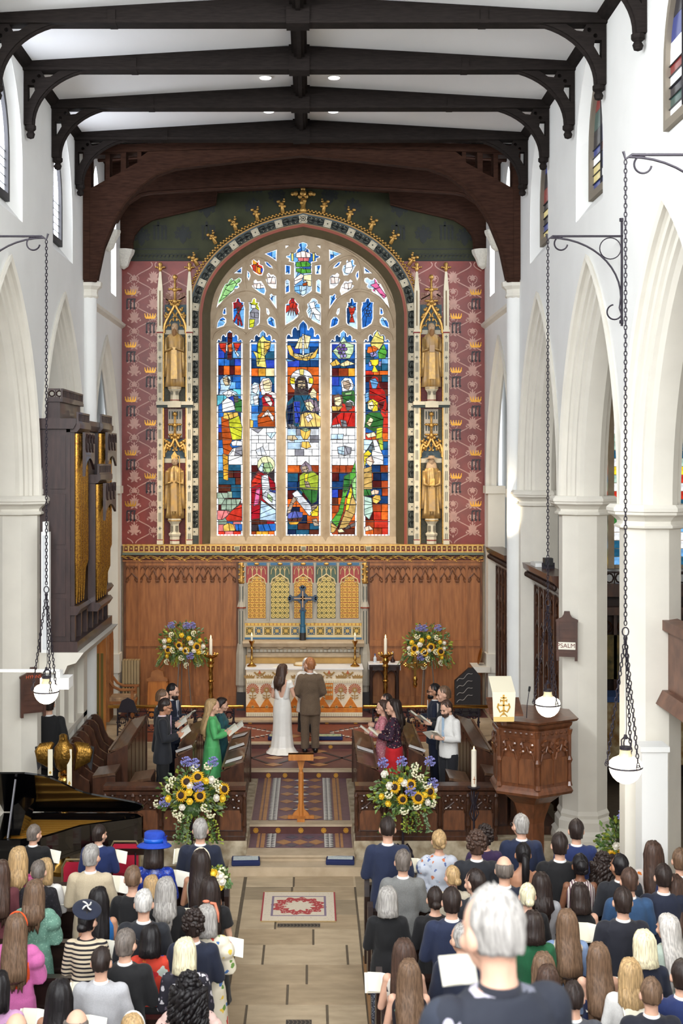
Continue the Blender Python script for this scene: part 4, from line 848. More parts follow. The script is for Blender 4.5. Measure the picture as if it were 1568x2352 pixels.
for side,q,nm in ((0,E,'left'),(1,Em,'right')):
    yf=YE-.2
    def bx(px0,px1,py0,py1,ya,yb,bb=None):
        a=q(px0,py0);c=q(px1,py1);x0,x1=sorted((a[0],c[0]));z0,z1=sorted((a[1],c[1]));return (bb or MB()).box(x0,x1,ya,yb,z0,z1)
    nt_=struct(thing('wall_niche_'+nm,None,None,(q(403,1248)[0],YE,q(403,1248)[1])))
    bx(378,428,765,925,YE-.01,YE+.02).obj('niche_back',DKP if side == 0 else RDP,nt_);bx(378,428,940,1248,YE-.01,YE+.02).obj('niche_back',RDP if side == 0 else DKP,nt_)
    bx(378,428,700,765,YE-.012,YE).obj('niche_head',BLP,nt_);bx(378,428,1008,1058,YE-.014,YE).obj('niche_head',BLP,nt_)
    for py in (758,1053):bx(378,428,py,py+10,YE-.02,YE).obj('niche_band',IVORY,nt_)
    for p0 in (363,430):
        bx(p0,p0+12.5,765,1248,yf+.02,YE).obj('pilaster',IVORY,nt_)
        bx(p0+12.3 if p0 == 363 else p0-2.5,(p0+14.8) if p0 == 363 else p0+.2,765,1248,yf+.06,YE).obj('gold_edge',GOLD,nt_)
        sl=MB()
        for k in range(10):
            y0=770+k*47.5+(10 if k > 3 else 0)
            if y0 > 1225:break
            for dx in (4,7.5):bx(p0+dx,p0+dx+1.3,y0+17,y0+38,yf+.012,yf+.03,sl)
            for dx in (4,6.2,8.2):bx(p0+dx-.3,p0+dx+1.2,y0+4,y0+6,yf+.012,yf+.03,sl)
            bx(p0+5.7,p0+7,y0+1,y0+9.5,yf+.012,yf+.03,sl)
        tag(sl.obj('painted_slots',SLOT,nt_),kind='stuff')
        # pinnacle
        x,z1=q(p0+6,765);hh=lambda py:q(0,py)[1]
        MB().box(x-.058,x+.058,yf+.03,YE,z1,hh(668)).obj('pinnacle_shaft',IVORY,nt_);bx(p0+5,p0+7.5,670,750,yf+.02,yf+.04).obj('pinnacle_slot',mat('brown_slot',(112,86,40),.5),nt_)
        MB().lathe([(.08,hh(668)),(.065,hh(655)),(.035,hh(627)),(.02,hh(625))],(x,YE-.09,0),4,pi/4).obj('pinnacle_spire',IVORY,nt_)
        f=MB().lathe([(.02,0),(.05,.06),(.03,.09),(.05,.16),(.03,.2)],(x,YE-.09,hh(625)),8)
        for dx in (-.09,-.05,.05,.09):f.ball((x+dx,YE-.1,hh(617)+abs(dx)*.2),(.03,.03,.022),6,4)
        f.obj('pinnacle_finial',GOLD,nt_,smooth=True)
        bx(p0-1.5,p0+14,759,764,yf,YE).obj('collar',IVORY,nt_);bx(p0-1,p0+13.5,764,767,yf+.005,YE).obj('collar_line',REDP,nt_)
        bx(p0-.5,p0+13,1240,1249,yf,YE).obj('pilaster_foot',IVORY,nt_);bx(p0-.5,p0+13,1238,1240,yf+.01,YE).obj('collar_line',REDP,nt_)
    # upper and lower canopies
    for ap,spg,fin in ((699,752,633),(1004,1036,947)):
        h=[(378,spg+14),(379,spg-2),(384,spg-16),(392,ap+22),(399,ap+10),(403,ap)]
        cv=[(*q(a,b_)[:1],YE-.12,q(a,b_)[1]) for a,b_ in cat(h,3)];cv2=[(*q(806-a,b_)[:1],YE-.12,q(806-a,b_)[1]) for a,b_ in cat(h,3)]
        MB().tube(cv,.032,6).obj('canopy_arch',GOLD,nt_);MB().tube(cv2,.032,6).obj('canopy_arch',GOLD,nt_)
        cu=MB()
        for s in (1,-1):
            m_=lambda a:a if s > 0 else 806-a
            for pts in ([(381,spg+4),(386,spg-4),(391,spg-2),(391,spg-8)],[(390,spg-10),(395,spg-18),(400,spg-14),(398,spg-20)],[(396,ap+18),(400,ap+22),(401,ap+30),(397,ap+30)]):cu.tube([(q(m_(a),b_)[0],YE-.1,q(m_(a),b_)[1]) for a,b_ in cat(pts,3)],.018,5)
        cu.obj('cusping',GOLD,nt_)
        bk=MB()
        for s in (1,-1):
            for a,b_ in ((383,spg-22),(389,ap+14),(396,ap+2),(386,ap+26)):p=q(a if s > 0 else 806-a,b_);bk.ball((p[0],YE-.13,p[1]),(.045,.04,.04),7,5);bk.ball((p[0]-.03*s,YE-.12,p[1]+.04),(.025,.025,.025),6,4)
        tag(bk.obj('leaf_crockets',GOLD,nt_,smooth=True),kind='stuff')
        p=q(403,ap+4);zf=q(0,fin)[1]
        fb=MB().tube([(p[0],YE-.13,p[1]),(p[0],YE-.13,zf)],[.03,.022],6)
        for f in (.12,.5,.92):
            zz=p[1]+(zf-p[1])*f;fb.lathe([(.02,-.05),(.06,-.01),(.035,.05)],(p[0],YE-.13,zz),8)
            if f < .9:[fb.ball((p[0]+d*.07,YE-.13,zz+.02),(.04,.03,.025),6,4) for d in (-1.6,-1,1,1.6)]
        fb.obj('finial',GOLD,nt_,smooth=True)
    bx(380,426,672,722,YE-.004,YE).obj('spandrel',mat('stencilled_spandrel',(176,140,116),.6,c2=(120,60,56),scale=30),nt_)
    # ledge between the tiers and blind tracery of the lower canopy
    bx(361,445,923,931,yf-.03,YE).obj('ledge',IVORY,nt_);bx(362,444,931,937,yf,YE).obj('ledge_band',SLOT,nt_);bx(388,418,923,937,yf-.09,YE).obj('ledge_front',IVORY,nt_)
    bx(387,419,940,1005,YE-.08,YE).obj('canopy_block',mat('grey_tracery',(190,178,160),.6),nt_)
    cs_=MB()
    for k in range(5):
        for py in (945,972):bx(389+k*6,391.6+k*6,py,py+18,YE-.085,YE-.07,cs_)
    tag(cs_.obj('tracery_slots',SLOT,nt_),kind='stuff')
    for z0,z1,w0 in ((890,925,17),(1190,1248,19)):
        pd=struct(thing('trim_pedestal',None,None,(q(403,z1)[0],YE-.15,q(0,z1)[1])))
        xx=q(403,0)[0];zz=lambda f:q(0,z1+(z0-z1)*f)[1]
        prof=[(.11,0),(.11,.3),(.13,.33),(.14,.4),(.1,.46),(.095,.78),(.12,.84),(.15,.92),(.155,1.0)] if z0 > 1000 else [(.12,0),(.1,.1),(.095,.62),(.11,.7),(.15,.85),(.155,1.0)]
        MB().lathe([(r,zz(f)) for r,f in prof],(xx,YE-.16,0),8,pi/8).obj('pedestal_body',IVORY,pd)
        MB().lathe([(.158,zz(.9)),(.16,zz(.94))],(xx,YE-.16,0),8,pi/8).obj('gold_ring',GOLD,pd);MB().lathe([(.112,zz(.12)),(.112,zz(.17))],(xx,YE-.16,0),8,pi/8).obj('red_ring',REDP,pd)
        for dx in (-.055,.055):MB().box(xx+dx-.03,xx+dx+.03,YE-.27,YE-.24,zz(.5),zz(.72)).obj('pierced_panel',mat('pierced_panel_paint',(150,140,116),.6,c2=(70,66,56),scale=70),pd)
    x,zl=q(403,890);statue(x,zl,(890-745)/104.9,0 if side == 0 else 2)
    x,zl=q(403,1190);statue(x,zl,(1190-1050)/104.9,1 if side == 0 else 3)
# ---------------------------------------------------------------- gilded cornice across the wall
co=struct(thing('trim_cornice',None,None,(0,YE-.15,E(0,1290)[1])))
X0,X1=E(284,0)[0],E(1108,0)[0];Z=lambda py,y=YE-.15:XZ(0,py,y)[1]
MB().box(X0,X1,YE-.12,YE,Z(1269),Z(1251)).obj('frieze_ground',REDP,co)
MB().box(X0,X1,YE-.16,YE,Z(1254),Z(1250.5)).obj('top_bead',GOLD,co);MB().box(X0,X1,YE-.16,YE,Z(1269),Z(1266)).obj('lower_bead',GOLD,co)
MB().prism([(YE,Z(1269)),(YE-.17,Z(1269)),(YE-.2,Z(1272)),(YE-.2,Z(1274.5)),(YE,Z(1275))],'x',X0,X1).obj('green_fillet',mat('grey_green_paint',(98,110,96),.6),co)
MB().box(X0,X1,YE-.1,YE,Z(1288),Z(1274.5)).obj('vine_ground',mat('vine_ground_paint',(110,52,36),.6),co);MB().box(X0,X1,YE-.15,YE,Z(1290),Z(1287)).obj('vine_bead',OAK,co)
nm_=MB().box(-.056,-.042,-.03,0,-.06,.06).box(.042,.056,-.03,0,-.06,.06).lathe([(.03,-.02),(.035,.02)],(0,0,0),8)
nm_.tube([(-.05,-.015,.02),(-.03,-.015,.05),(0,-.015,.062),(.03,-.015,.05),(.05,-.015,.02)],.01,5)
NMM=nm_.mesh('frieze_niche',mat('cream_gilt_paint',(222,184,112),.4,.4));k=0
shx=[E(545,0)[0],E(697,0)[0],E(845,0)[0]]
for i in range(70):
    x=X0+.07+i*(X1-X0-.14)/69
    if min(abs(x-s) for s in shx) > .06:inst(NMM,'frieze_niche',(x,YE-.125,Z(1260)),co)
for x in shx:
    sh=MB().prism([(x-.065,Z(1254)),(x+.065,Z(1254)),(x+.06,Z(1262)),(x,Z(1268)),(x-.06,Z(1262))],'y',YE-.18,YE-.12).obj('shield',mat('shield_paint',(206,190,150),.5),co)
    for d in (-.03,0,.03):MB().box(x+d-.008,x+d+.008,YE-.186,YE-.18,Z(1264),Z(1256)).obj('shield_bar',SLOT,sh)
vn=MB();L_=(X1-X0)/16
vn.tube([(L_*t/12,-.05,.035*sin(2*pi*t/12)) for t in range(13)],.018,5)
for t,s in ((1.5,1),(3,-1),(4.5,1),(7.5,-1),(9,1),(10.5,-1),(6,1),(0,-1)):
    x=L_*t/12;z=.035*sin(2*pi*t/12)-s*.035
    vn.ball((x,-.055,z),(.032,.02,.022),7,5);vn.ball((x+.03,-.06,z-s*.012),(.02,.018,.016),6,4);vn.ball((x-.03,-.05,z+s*.01),(.022,.018,.014),6,4)
VNM=vn.mesh('gilded_vine',GOLD,True)
for i in range(16):inst(VNM,'gilded_vine',(X0+i*L_,YE-.08,Z(1281)),co)
# ---------------------------------------------------------------- oak panelling
YW=YE-.1
def tracery_head(x0,x1,zt_,zb_,y,full):
    b=MB();w_=x1-x0;h=zt_-zb_
    for n_,z0,z1 in (((5 if full else 3),zt_-h*.35,zt_),):
        for k in range(n_+1):x=x0+w_*k/n_;b.box(x-.008,x+.008,y-.02,y,z0-.02,z1)
        for k in range(n_):xm=x0+w_*(k+.5)/n_;hw=w_/n_/2;b.tube([(xm-hw,y-.01,z0+.02),(xm-hw*.5,y-.01,z0+(z1-z0)*.6),(xm,y-.01,z1-.03),(xm+hw*.5,y-.01,z0+(z1-z0)*.6),(xm+hw,y-.01,z0+.02)],.01,4)
    m=3 if full else 1
    cs=[(x0+w_*(.17 if full else .5),w_*.17 if full else w_*.5),(x0+w_*.5,w_*.17),(x0+w_*.83,w_*.17)][:m]
    for j,(xc,hw) in enumerate(cs):
        rise=h*(.55 if (j != 1) else .75)
        b.tube([(xc-hw,y-.012,zb_+.02),(xc-hw*.85,y-.012,zb_+rise*.45),(xc-hw*.4,y-.012,zb_+rise*.7),(xc,y-.012,zb_+rise),(xc+hw*.4,y-.012,zb_+rise*.7),(xc+hw*.85,y-.012,zb_+rise*.45),(xc+hw,y-.012,zb_+.02)],.016,5)
        for s in (-1,1):b.ball((xc+s*hw*.8,y-.015,zb_+.02),(.03,.02,.028),6,4);b.tube([(xc+s*hw*.9,y-.012,zb_+rise*.2),(xc+s*hw*.45,y-.012,zb_+rise*.25),(xc+s*hw*.55,y-.012,zb_+rise*.5)],.011,4)
    return b
for side,q,nm in ((0,lambda a,b_:XZ(a,b_,YW),'left'),(1,lambda a,b_:XZ(1391-a,b_,YW),'right')):
    pn=struct(thing('wall_panelling_'+nm,None,None,(q(415,0)[0],YW,.7)))
    zz=lambda py:q(0,py)[1]
    xa,xb=sorted((q(286,0)[0],q(546,0)[0]));MB().box(xa,xb,YW+.02,YE,.7,zz(1289)).obj('backing',OAKD,pn)
    st_=[286.5,319.5,384.5,446.5,509.5,545]
    for i,(a,c) in enumerate(zip(st_,st_[1:])):
        x0,x1=sorted((q(a+2.5,0)[0],q(c-2.5,0)[0]));full=0 < i < 4
        MB().box(x0,x1,YW,YW+.03,zz(1470),zz(1299)).obj('panel',OAK,pn);MB().box(x0,x1,YW,YW+.03,zz(1600),zz(1484)).obj('panel',OAK,pn)
        tracery_head(x0,x1,zz(1299),zz(1337),YW,full).obj('carved_head',OAKD,pn)
    for a in st_:
        x=q(a,0)[0];MB().box(x-.026,x+.026,YW-.03,YW+.03,.7,zz(1289)).box(x-.01,x+.01,YW-.045,YW,.7,zz(1289)).obj('stile',OAKD if a in (286.5,545) else OAK,pn)
    for p0,p1 in ((1289,1299),(1470,1484),(1598,1640)):MB().box(xa,xb,YW-.025,YW+.03,zz(p1),zz(p0)).obj('rail',OAK,pn)
# ---------------------------------------------------------------- reredos behind the altar
YR=YE-.16
rr=thing('reredos','painted stone reredos with five gilded arched panels behind the altar','reredos',(XZ(696,0,YR)[0],YR,.7))
rz=lambda py:XZ(0,py,YR)[1];rx=lambda px:XZ(px,0,YR)[0]
RST=mat('reredos_grey_stone',(184,176,160),.7,var=.05);CRS=mat('reredos_cream_paint',(222,200,150),.5,var=.05)
RU=lambda u:540+u*.2041
RV=lambda v:1260+v*.2041
MB().box(rx(548),rx(844),YR+.03,YE-.005,.7,rz(1290)).obj('back_slab',RST,rr)
pcol=[('orange',(196,120,50)),('green',(120,112,60)),('red',(176,80,40)),('green',(96,100,56)),('red',(190,96,44))]
ft1=MB().box(-.05,.05,-.008,0,-.05,.05).lathe([(.022,0),(.034,.006)],(0,0,0),8)
tl=MB();tl.prism([(-.048,-.048),(.048,-.048),(.048,.048),(-.048,.048)],'y',-.01,0);tl.prism(arc(0,0,.034,pi/8,2*pi+pi/8,8)[:-1],'y',-.016,-.01,[arc(0,0,.02,0,2*pi,8)[:-1]],mi=1);tl.prism(arc(0,0,.01,0,2*pi,6)[:-1],'y',-.018,-.01,mi=1)
to_=MB();to_.prism(arc(0,0,.052,pi/8,2*pi+pi/8,8)[:-1],'y',-.014,0,[arc(0,0,.034,pi/8,2*pi+pi/8,8)[:-1]]);to_.prism(arc(0,0,.022,0,2*pi,4)[:-1],'y',-.014,0)
GT=mat('gold_tile',(226,178,84),.35,.5,var=.1,scale=20)
TLA,TLB=tl.mesh('gilded_tile',[GT,mat('tile_bronze',(138,84,34),.4,.4)]),to_.mesh('gilded_tile',mat('pale_gold_tile',(236,206,120),.35,.4))
for i,(u0,u1) in enumerate(((125,360),(385,625),(645,885),(905,1145),(1165,1405))):
    x0,x1=rx(RU(u0+18)),rx(RU(u1-18));xm=(x0+x1)/2;zs_=rz(RV(385));za=rz(RV(300));zb_=rz(RV(785));hw=(x1-x0)/2
    MB().prism([(x0,zb_),(x1,zb_),(x1,zs_),(xm+hw*.75,zs_+(za-zs_)*.5),(xm+hw*.3,zs_+(za-zs_)*.75),(xm,za),(xm-hw*.3,zs_+(za-zs_)*.75),(xm-hw*.75,zs_+(za-zs_)*.5),(x0,zs_)],'y',YR+.012,YR+.03).obj('panel_ground',mat('panel_ground_'+pcol[i][0],pcol[i][1],.5),rr)
    cw_=(x1-x0)/4
    for r in range(9):
        for c in range(4):
            x=x0+cw_*(c+.5);z=zb_+.06+r*.1135
            if z > zs_ and abs(x-xm) > hw*(.85-.55*(z-zs_)/(za-zs_)):continue
            inst(TLB if i % 2 else TLA,'gilded_tile',(x,YR+.012,z),rr,sc=(cw_/.105,1,1))
    sp=mat('tracery_red',(166,72,70),.6) if i % 2 == 0 else mat('tracery_green',(84,104,88),.6)
    a,c=rx(RU(u0)),rx(RU(u1));z1=rz(RV(200))
    MB().prism([(a,zs_),(a,z1),(c,z1),(c,zs_),(x1,zs_),(xm+hw*.75,zs_+(za-zs_)*.5),(xm+hw*.3,zs_+(za-zs_)*.75),(xm,za),(xm-hw*.3,zs_+(za-zs_)*.75),(xm-hw*.75,zs_+(za-zs_)*.5),(x0,zs_)],'y',YR+.0,YR+.03).obj('tracery_ground',sp,rr)
    tb=MB();PK=[(x0,zs_-.03),(xm-hw*.85,zs_+(za-zs_)*.5),(xm-hw*.35,zs_+(za-zs_)*.85),(xm,za+.03),(xm+hw*.35,zs_+(za-zs_)*.85),(xm+hw*.85,zs_+(za-zs_)*.5),(x1,zs_-.03)]
    tb.tube([(x_,YR-.01,z_) for x_,z_ in PK],.016,5)
    for f in (-.5,0,.5):tb.tube([(xm+f*hw,YR-.01,za-.08*abs(f)*2),(xm+f*hw,YR-.01,z1)],.009,4)
    for f in (-.75,-.25,.25,.75):tb.tube([(xm+(f-.25)*hw,YR-.01,za+.02),(xm+(f-.2)*hw,YR-.01,z1-.08),(xm+f*hw,YR-.01,z1-.02),(xm+(f+.2)*hw,YR-.01,z1-.08),(xm+(f+.25)*hw,YR-.01,za+.02)],.008,4)
    for s in (-1,1):tb.tube([(xm+s*hw*.8,YR-.01,zs_+.02),(xm+s*hw*.55,YR-.01,zs_+.015),(xm+s*hw*.5,YR-.01,zs_+.07)],.01,4);tb.tube([(xm+s*hw*.4,YR-.01,zs_+.1),(xm+s*hw*.18,YR-.01,zs_+.08),(xm+s*hw*.12,YR-.01,za-.06)],.01,4)
    tb.obj('tracery',CRS,rr)
    for f0,f1 in ((u0-2,u0+14),(u1-14,u1+2)):MB().box(rx(RU(f0)),rx(RU(f1)),YR-.012,YR+.03,zb_-.03,zs_).obj('jamb',RST,rr)
    MB().box(a,c,YR-.02,YR+.03,zb_-.06,zb_-.005).obj('panel_sill',RST,rr)
    MB().box(a+.02,c-.02,YR-.01,YR+.03,rz(RV(186)),rz(RV(161))).obj('blue_strip',mat('bright_blue_paint',(62,112,152),.5),rr);MB().ball((xm,YR-.02,rz(RV(172))),(.06,.03,.03),8,5).obj('gold_boss',GOLD,rr)
for u in (110,372,635,895,1155,1418):MB().box(rx(RU(u-9)),rx(RU(u+9)),YR-.05,YR+.03,rz(RV(830)),rz(RV(160))).obj('mullion',RST,rr)
MB().box(rx(562),rx(830),YR-.03,YR+.03,rz(RV(835)),rz(RV(808))).obj('sill',RST,rr)
MB().box(rx(562),rx(830),YR-.03,YR+.03,rz(RV(866)),rz(RV(836))).obj('yellow_strip',mat('yellow_paint',(226,184,90),.5),rr)
for k in range(31):x=rx(562)+.05+k*(rx(830)-rx(562)-.1)/30;MB().box(x-.006,x+.006,YR-.035,YR,rz(RV(862)),rz(RV(840))).obj('red_tick',REDP,rr)
MB().box(rx(562),rx(830),YR-.02,YR+.03,rz(RV(1000)),rz(RV(866))).obj('rosette_band',CRS,rr)
rs=MB();rs.prism([(-.085,-.085),(.085,-.085),(.085,.085),(-.085,.085)],'y',-.006,0)
for k in range(8):a_=k*pi/4;rs.prism([(.015*cos(a_-1),.015*sin(a_-1)),(.07*cos(a_),.07*sin(a_)),(.015*cos(a_+1),.015*sin(a_+1))],'y',-.016,-.004,mi=1)
for sx in (-1,1):
    for sz in (-1,1):rs.prism([(sx*.04,sz*.06),(sx*.075,sz*.075),(sx*.06,sz*.04)],'y',-.012,-.004,mi=1)
RSM=[rs.mesh('rosette_panel',[mat('rosette_'+n_,c,.5),mat('rosette_gold',(224,184,92),.4,.3)]) for n_,c in (('olive',(110,96,50)),('blue',(66,96,120)))]
for k,u in enumerate((163,265,368,470,571,672,856,958,1059,1160,1262,1364)):inst(RSM[(k+(k > 5)) % 2],'rosette_panel',(rx(RU(u)),YR-.02,rz(RV(925))),rr,sc=(.95,1,.95))
MB().box(rx(562),rx(830),YR-.05,YR+.03,rz(RV(1016)),rz(RV(998))).obj('blue_base',mat('bright_blue_paint'),rr);MB().box(rx(562),rx(830),YR-.06,YR+.03,rz(RV(1036)),rz(RV(1016))).obj('black_base',mat('black_paint',(38,36,38),.5),rr)
YS=YE-.5
sz_=lambda py:XZ(0,py,YS)[1];sxx=lambda px:XZ(px,0,YS)[0]
MB().prism([(YE-.02,sz_(1473)),(YS-.03,sz_(1473)),(YS-.05,sz_(1477)),(YS,sz_(1486)),(YE-.02,sz_(1486))],'x',sxx(557),sxx(836)).obj('shelf',STONE,rr)
MB().box(sxx(566),sxx(826),YS+.12,YE,sz_(1512),sz_(1486)).obj('dentil_block',STONE,rr);MB().box(sxx(568),sxx(824),YS+.06,YE,sz_(1509),sz_(1501)).obj('lower_moulding',STONE,rr)
for k in range(28):x=sxx(572)+k*(sxx(820)-sxx(572))/27;MB().box(x-.032,x+.032,YS+.07,YS+.14,sz_(1499),sz_(1493)).obj('dentil',RST,rr)
for k in range(5):MB().ball((sxx(590+k*53),YS+.09,sz_(1489)),(.09,.05,.03),8,4).obj('carved_boss',STONE,rr,smooth=True)
MB().box(sxx(563),sxx(829),YS+.2,YE,.7,sz_(1508)).obj('lower_back',mat('gold_ochre_stone',(206,164,96),.7,var=.08),rr)
for px in (554.5,837.5):
    x=rx(px);pt=MB();h=lambda py:rz(py)
    pt.lathe([(.1,.7),(.1,1.2),(.13,1.25),(.12,h(1500)),(.09,h(1478))],(x,YR-.03,0),8,pi/8).lathe([(.075,h(1480)),(.075,h(1396)),(.1,h(1393)),(.08,h(1386)),(.055,h(1376)),(.055,h(1340))],(x,YR-.03,0),8,pi/8)
    pt.obj('post',RST,rr);MB().lathe([(.105,h(1396)),(.105,h(1393.5))],(x,YR-.03,0),8,pi/8).obj('red_ring',REDF,rr)
    for d in (-.03,.03):MB().box(x+d-.008,x+d+.008,YR-.115,YR-.1,h(1478),h(1402)).obj('slot',SLOT,rr);MB().box(x+d-.007,x+d+.007,YR-.09,YR-.075,h(1384),h(1346)).obj('slot',SLOT,rr)
    gp_=MB().lathe([(.055,h(1340)),(.07,h(1334)),(.04,h(1325)),(.05,h(1318)),(.035,h(1300)),(.05,h(1292))],(x,YR-.04,0),8)
    for k in range(8):gp_.ball((x+.045*(-1)**k,YR-.06,h(1337-k*6)),(.03,.03,.025),6,4)
    gp_.obj('gilded_spire',GOLD,rr,smooth=True)
    MB().box(x-.1,x+.1,YR-.15,YE,.7,1.1).obj('dark_plinth',mat('dark_marble',(50,46,46),.4),rr)
# altar cross
YC=YS+.2
cz=lambda v:XZ(0,RV(v),YC)[1];cxm=XZ(695,0,YC)[0]
NAV=mat('slate_blue_enamel',(58,74,92),.35,.2);TEAL=mat('teal_blue_paint',(44,98,128),.4)
ac=thing('altar_cross','dark blue floriated altar cross on a blue column above the altar','cross',(cxm,YC,cz(1038)))
def trefoil(bb,x,z,ax,az,r,y0,y1):
    for a in (-.9,0,.9):c,s=cos(a),sin(a);bb.prism([(p[0],p[1]) for p in arc(x+(ax*c-az*s)*r,z+(az*c+ax*s)*r,r*.75,0,2*pi,8)[:-1]],'y',y0,y1)
cc=(cxm,cz(560));ar_=.19
b=MB().box(cc[0]-.045,cc[0]+.045,YC-.03,YC+.03,cz(700),cz(440)).box(cc[0]-.27,cc[0]+.27,YC-.03,YC+.03,cc[1]-.045,cc[1]+.045)
for ax,az,dd in ((1,0,.24),(-1,0,.24),(0,1,.2),(0,-1,.24)):trefoil(b,cc[0]+ax*dd,cc[1]+az*dd,ax,az,.05,YC-.035,YC+.03)
for sx in (-1,1):
    for sz in (-1,1):b.prism([(cc[0]+sx*.04,cc[1]+sz*.04),(cc[0]+sx*.12,cc[1]+sz*.05),(cc[0]+sx*.05,cc[1]+sz*.12)],'y',YC-.02,YC+.02)
b.obj('cross',NAV,ac)
MB().box(cc[0]-.012,cc[0]+.012,YC-.042,YC-.03,cz(660),cz(475)).box(cc[0]-.19,cc[0]+.19,YC-.042,YC-.03,cc[1]-.012,cc[1]+.012).obj('gold_inlay',mat('copper_inlay',(190,150,110),.4,.5),ac)
MB().lathe([(.05,cz(700)),(.05,cz(850)),(.065,cz(855)),(.065,cz(875)),(.06,cz(880)),(.07,cz(945))],(cxm,YC,0),10).obj('column',TEAL,ac);MB().lathe([(.075,cz(1038)),(.075,cz(945))],(cxm,YC,0),8,pi/8).obj('base',mat('black_paint'),ac)
# ---------------------------------------------------------------- altar and frontal
YA,YB=27.62,28.3
az_=lambda py:XZ(0,py,YA)[1];ax_=lambda px:XZ(px,0,YA)[0]
xl_,xr_=ax_(565),ax_(832);ztop=az_(1537);zbot=.715
al=thing('altar','long altar dressed with a white and orange embroidered frontal','altar',((xl_+xr_)/2,YA,.7))
FRB=mat('ivory_silk',(232,218,192),.5,var=.05,scale=20);ORS=mat('orange_silk',(218,136,36),.45,c2=(196,104,22),scale=12);RUS=mat('russet_embroidery',(196,110,62),.6,c2=(170,80,44),scale=20);OLV=mat('old_gold_embroidery',(176,140,76),.5,c2=(150,112,56),scale=24)
MB().box(xl_+.02,xr_-.02,YA+.03,YB,.7,ztop-.02).obj('body',OAKD,al);MB().box(xl_,xr_,YA,YA+.025,zbot,ztop).obj('frontal',FRB,al)
YK=YA-.006
hA=ztop-zbot;fz=lambda v:az_(RV(v));fx=lambda u:ax_(RU(u))
for v0,v1 in ((1475,1510),(1845,1888)):
    MB().box(xl_,xr_,YA-.02,YA,fz(v1),fz(v0)).obj('fringe_band',mat('pale_fringe',(236,228,206),.6),al);fr=MB()
    for k in range(66):x=xl_+.012+k*(xr_-xl_-.024)/65;fr.box(x-.006,x+.006,YA-.026,YA-.018,fz(v1),fz(v0+8))
    tag(fr.obj('fringe_threads',mat('fringe_gold',(196,176,130),.6),al),kind='stuff')
MB().box(xl_,xr_,YA-.01,YA,fz(1842),fz(1785)).obj('amber_base',ORS,al)
sun=MB()
for k in range(14):a0=pi*1.35*(k/13)-pi*.175;sun.prism([(.05*cos(a0-.1),.05*sin(a0-.1)),(.125*cos(a0-.105),.125*sin(a0-.105)),(.13*cos(a0),.13*sin(a0)),(.125*cos(a0+.105),.125*sin(a0+.105)),(.05*cos(a0+.1),.05*sin(a0+.1))],'y',-.007,0)
sun.prism(arc(0,0,.055,0,2*pi,14)[:-1],'y',-.008,0,mi=1);sun.prism(arc(0,0,.02,0,2*pi,8)[:-1],'y',-.012,0,mi=2)
sun.prism([(-.008,-.2),(.008,-.2),(.01,-.05),(-.01,-.05)],'y',-.006,0,mi=1)
for s in (-1,1):
    for z in (-.1,-.15):sun.prism([(0,z-.02),(s*.05,z),(s*.085,z+.012),(s*.05,z-.03)],'y',-.006,0,mi=1)
SUN=sun.mesh('embroidered_flower',[RUS,OLV,mat('grey_embroidery',(196,184,160),.6)])
for u in (197,352,507,1030,1187,1344):inst(SUN,'embroidered_flower',(fx(u),YK,fz(1590)),al,sc=(1.05,1,1.05))
for k in range(9):
    x=fx(120+k*157+78);w_=(fx(277)-fx(120))/2
    if x-w_ < xl_-.01 or x+w_ > xr_+.01:continue
    MB().prism([(x-w_,fz(1790)),(x+w_,fz(1790)),(x,fz(1665))],'y',YA-.01,YA).obj('amber_peak',ORS,al)
    s_=MB()
    for j in range(6):a_=j*pi/6;s_.prism([(x+.05*cos(a_),fz(1780)+.05*sin(a_)),(x+.006*sin(a_),fz(1780)-.006*cos(a_)),(x-.05*cos(a_),fz(1780)-.05*sin(a_)),(x-.006*sin(a_),fz(1780)+.006*cos(a_))],'y',YA-.014,YA)
    s_.obj('embroidered_star',mat('fringe_gold'),al)
cwm=MB().prism([(-.1,0),(.1,0),(.12,.07),(.07,.045),(.05,.085),(.02,.05),(0,.095),(-.02,.05),(-.05,.085),(-.07,.045),(-.12,.07)],'y',-.006,0).mesh('embroidered_crown',OLV)
pl_=MB()
for s in (-1,1):pl_.prism([(0,-.04),(s*.06,-.02),(s*.13,.05),(s*.1,.07),(s*.06,.03),(s*.02,.05)],'y',-.006,0);pl_.prism([(0,.0),(s*.03,.04),(0,.1)],'y',-.007,0,mi=1);pl_.prism([(s*.01,-.05),(s*.05,-.08),(s*.07,-.05),(s*.045,-.04)],'y',-.006,0)
PLM_=pl_.mesh('embroidered_lily',[OLV,RUS])
for k,u in enumerate((160,275,370,480,690,820,940,1055,1190,1265,1375)):inst(PLM_ if k % 2 else cwm,'embroidered_lily' if k % 2 else 'embroidered_crown',(fx(u),YK,fz(1420 if k % 2 else 1460)),al)
MB().box(fx(1012),fx(1100),YA-.022,YA,fz(1700),fz(1512)).obj('hanging_panel',ORS,al)
pg=MB()
for k in range(9):pg.ball((fx(1030+(k % 3)*26),YA-.024,fz(1540+(k//3)*50)),(.022,.008,.03),6,4)
for k in range(7):pg.box(fx(1016+k*12)-.004,fx(1016+k*12)+.004,YA-.022,YA-.01,fz(1725),fz(1700))
tag(pg.obj('gold_thread',mat('fringe_gold'),al),kind='stuff')
MB().box(xl_-.02,xr_+.02,YA-.02,YB+.02,ztop-.008,ztop+.015).obj('white_cloth',mat('white_linen',(240,240,242),.7,var=.02),al)
ALT_Z=ztop+.015
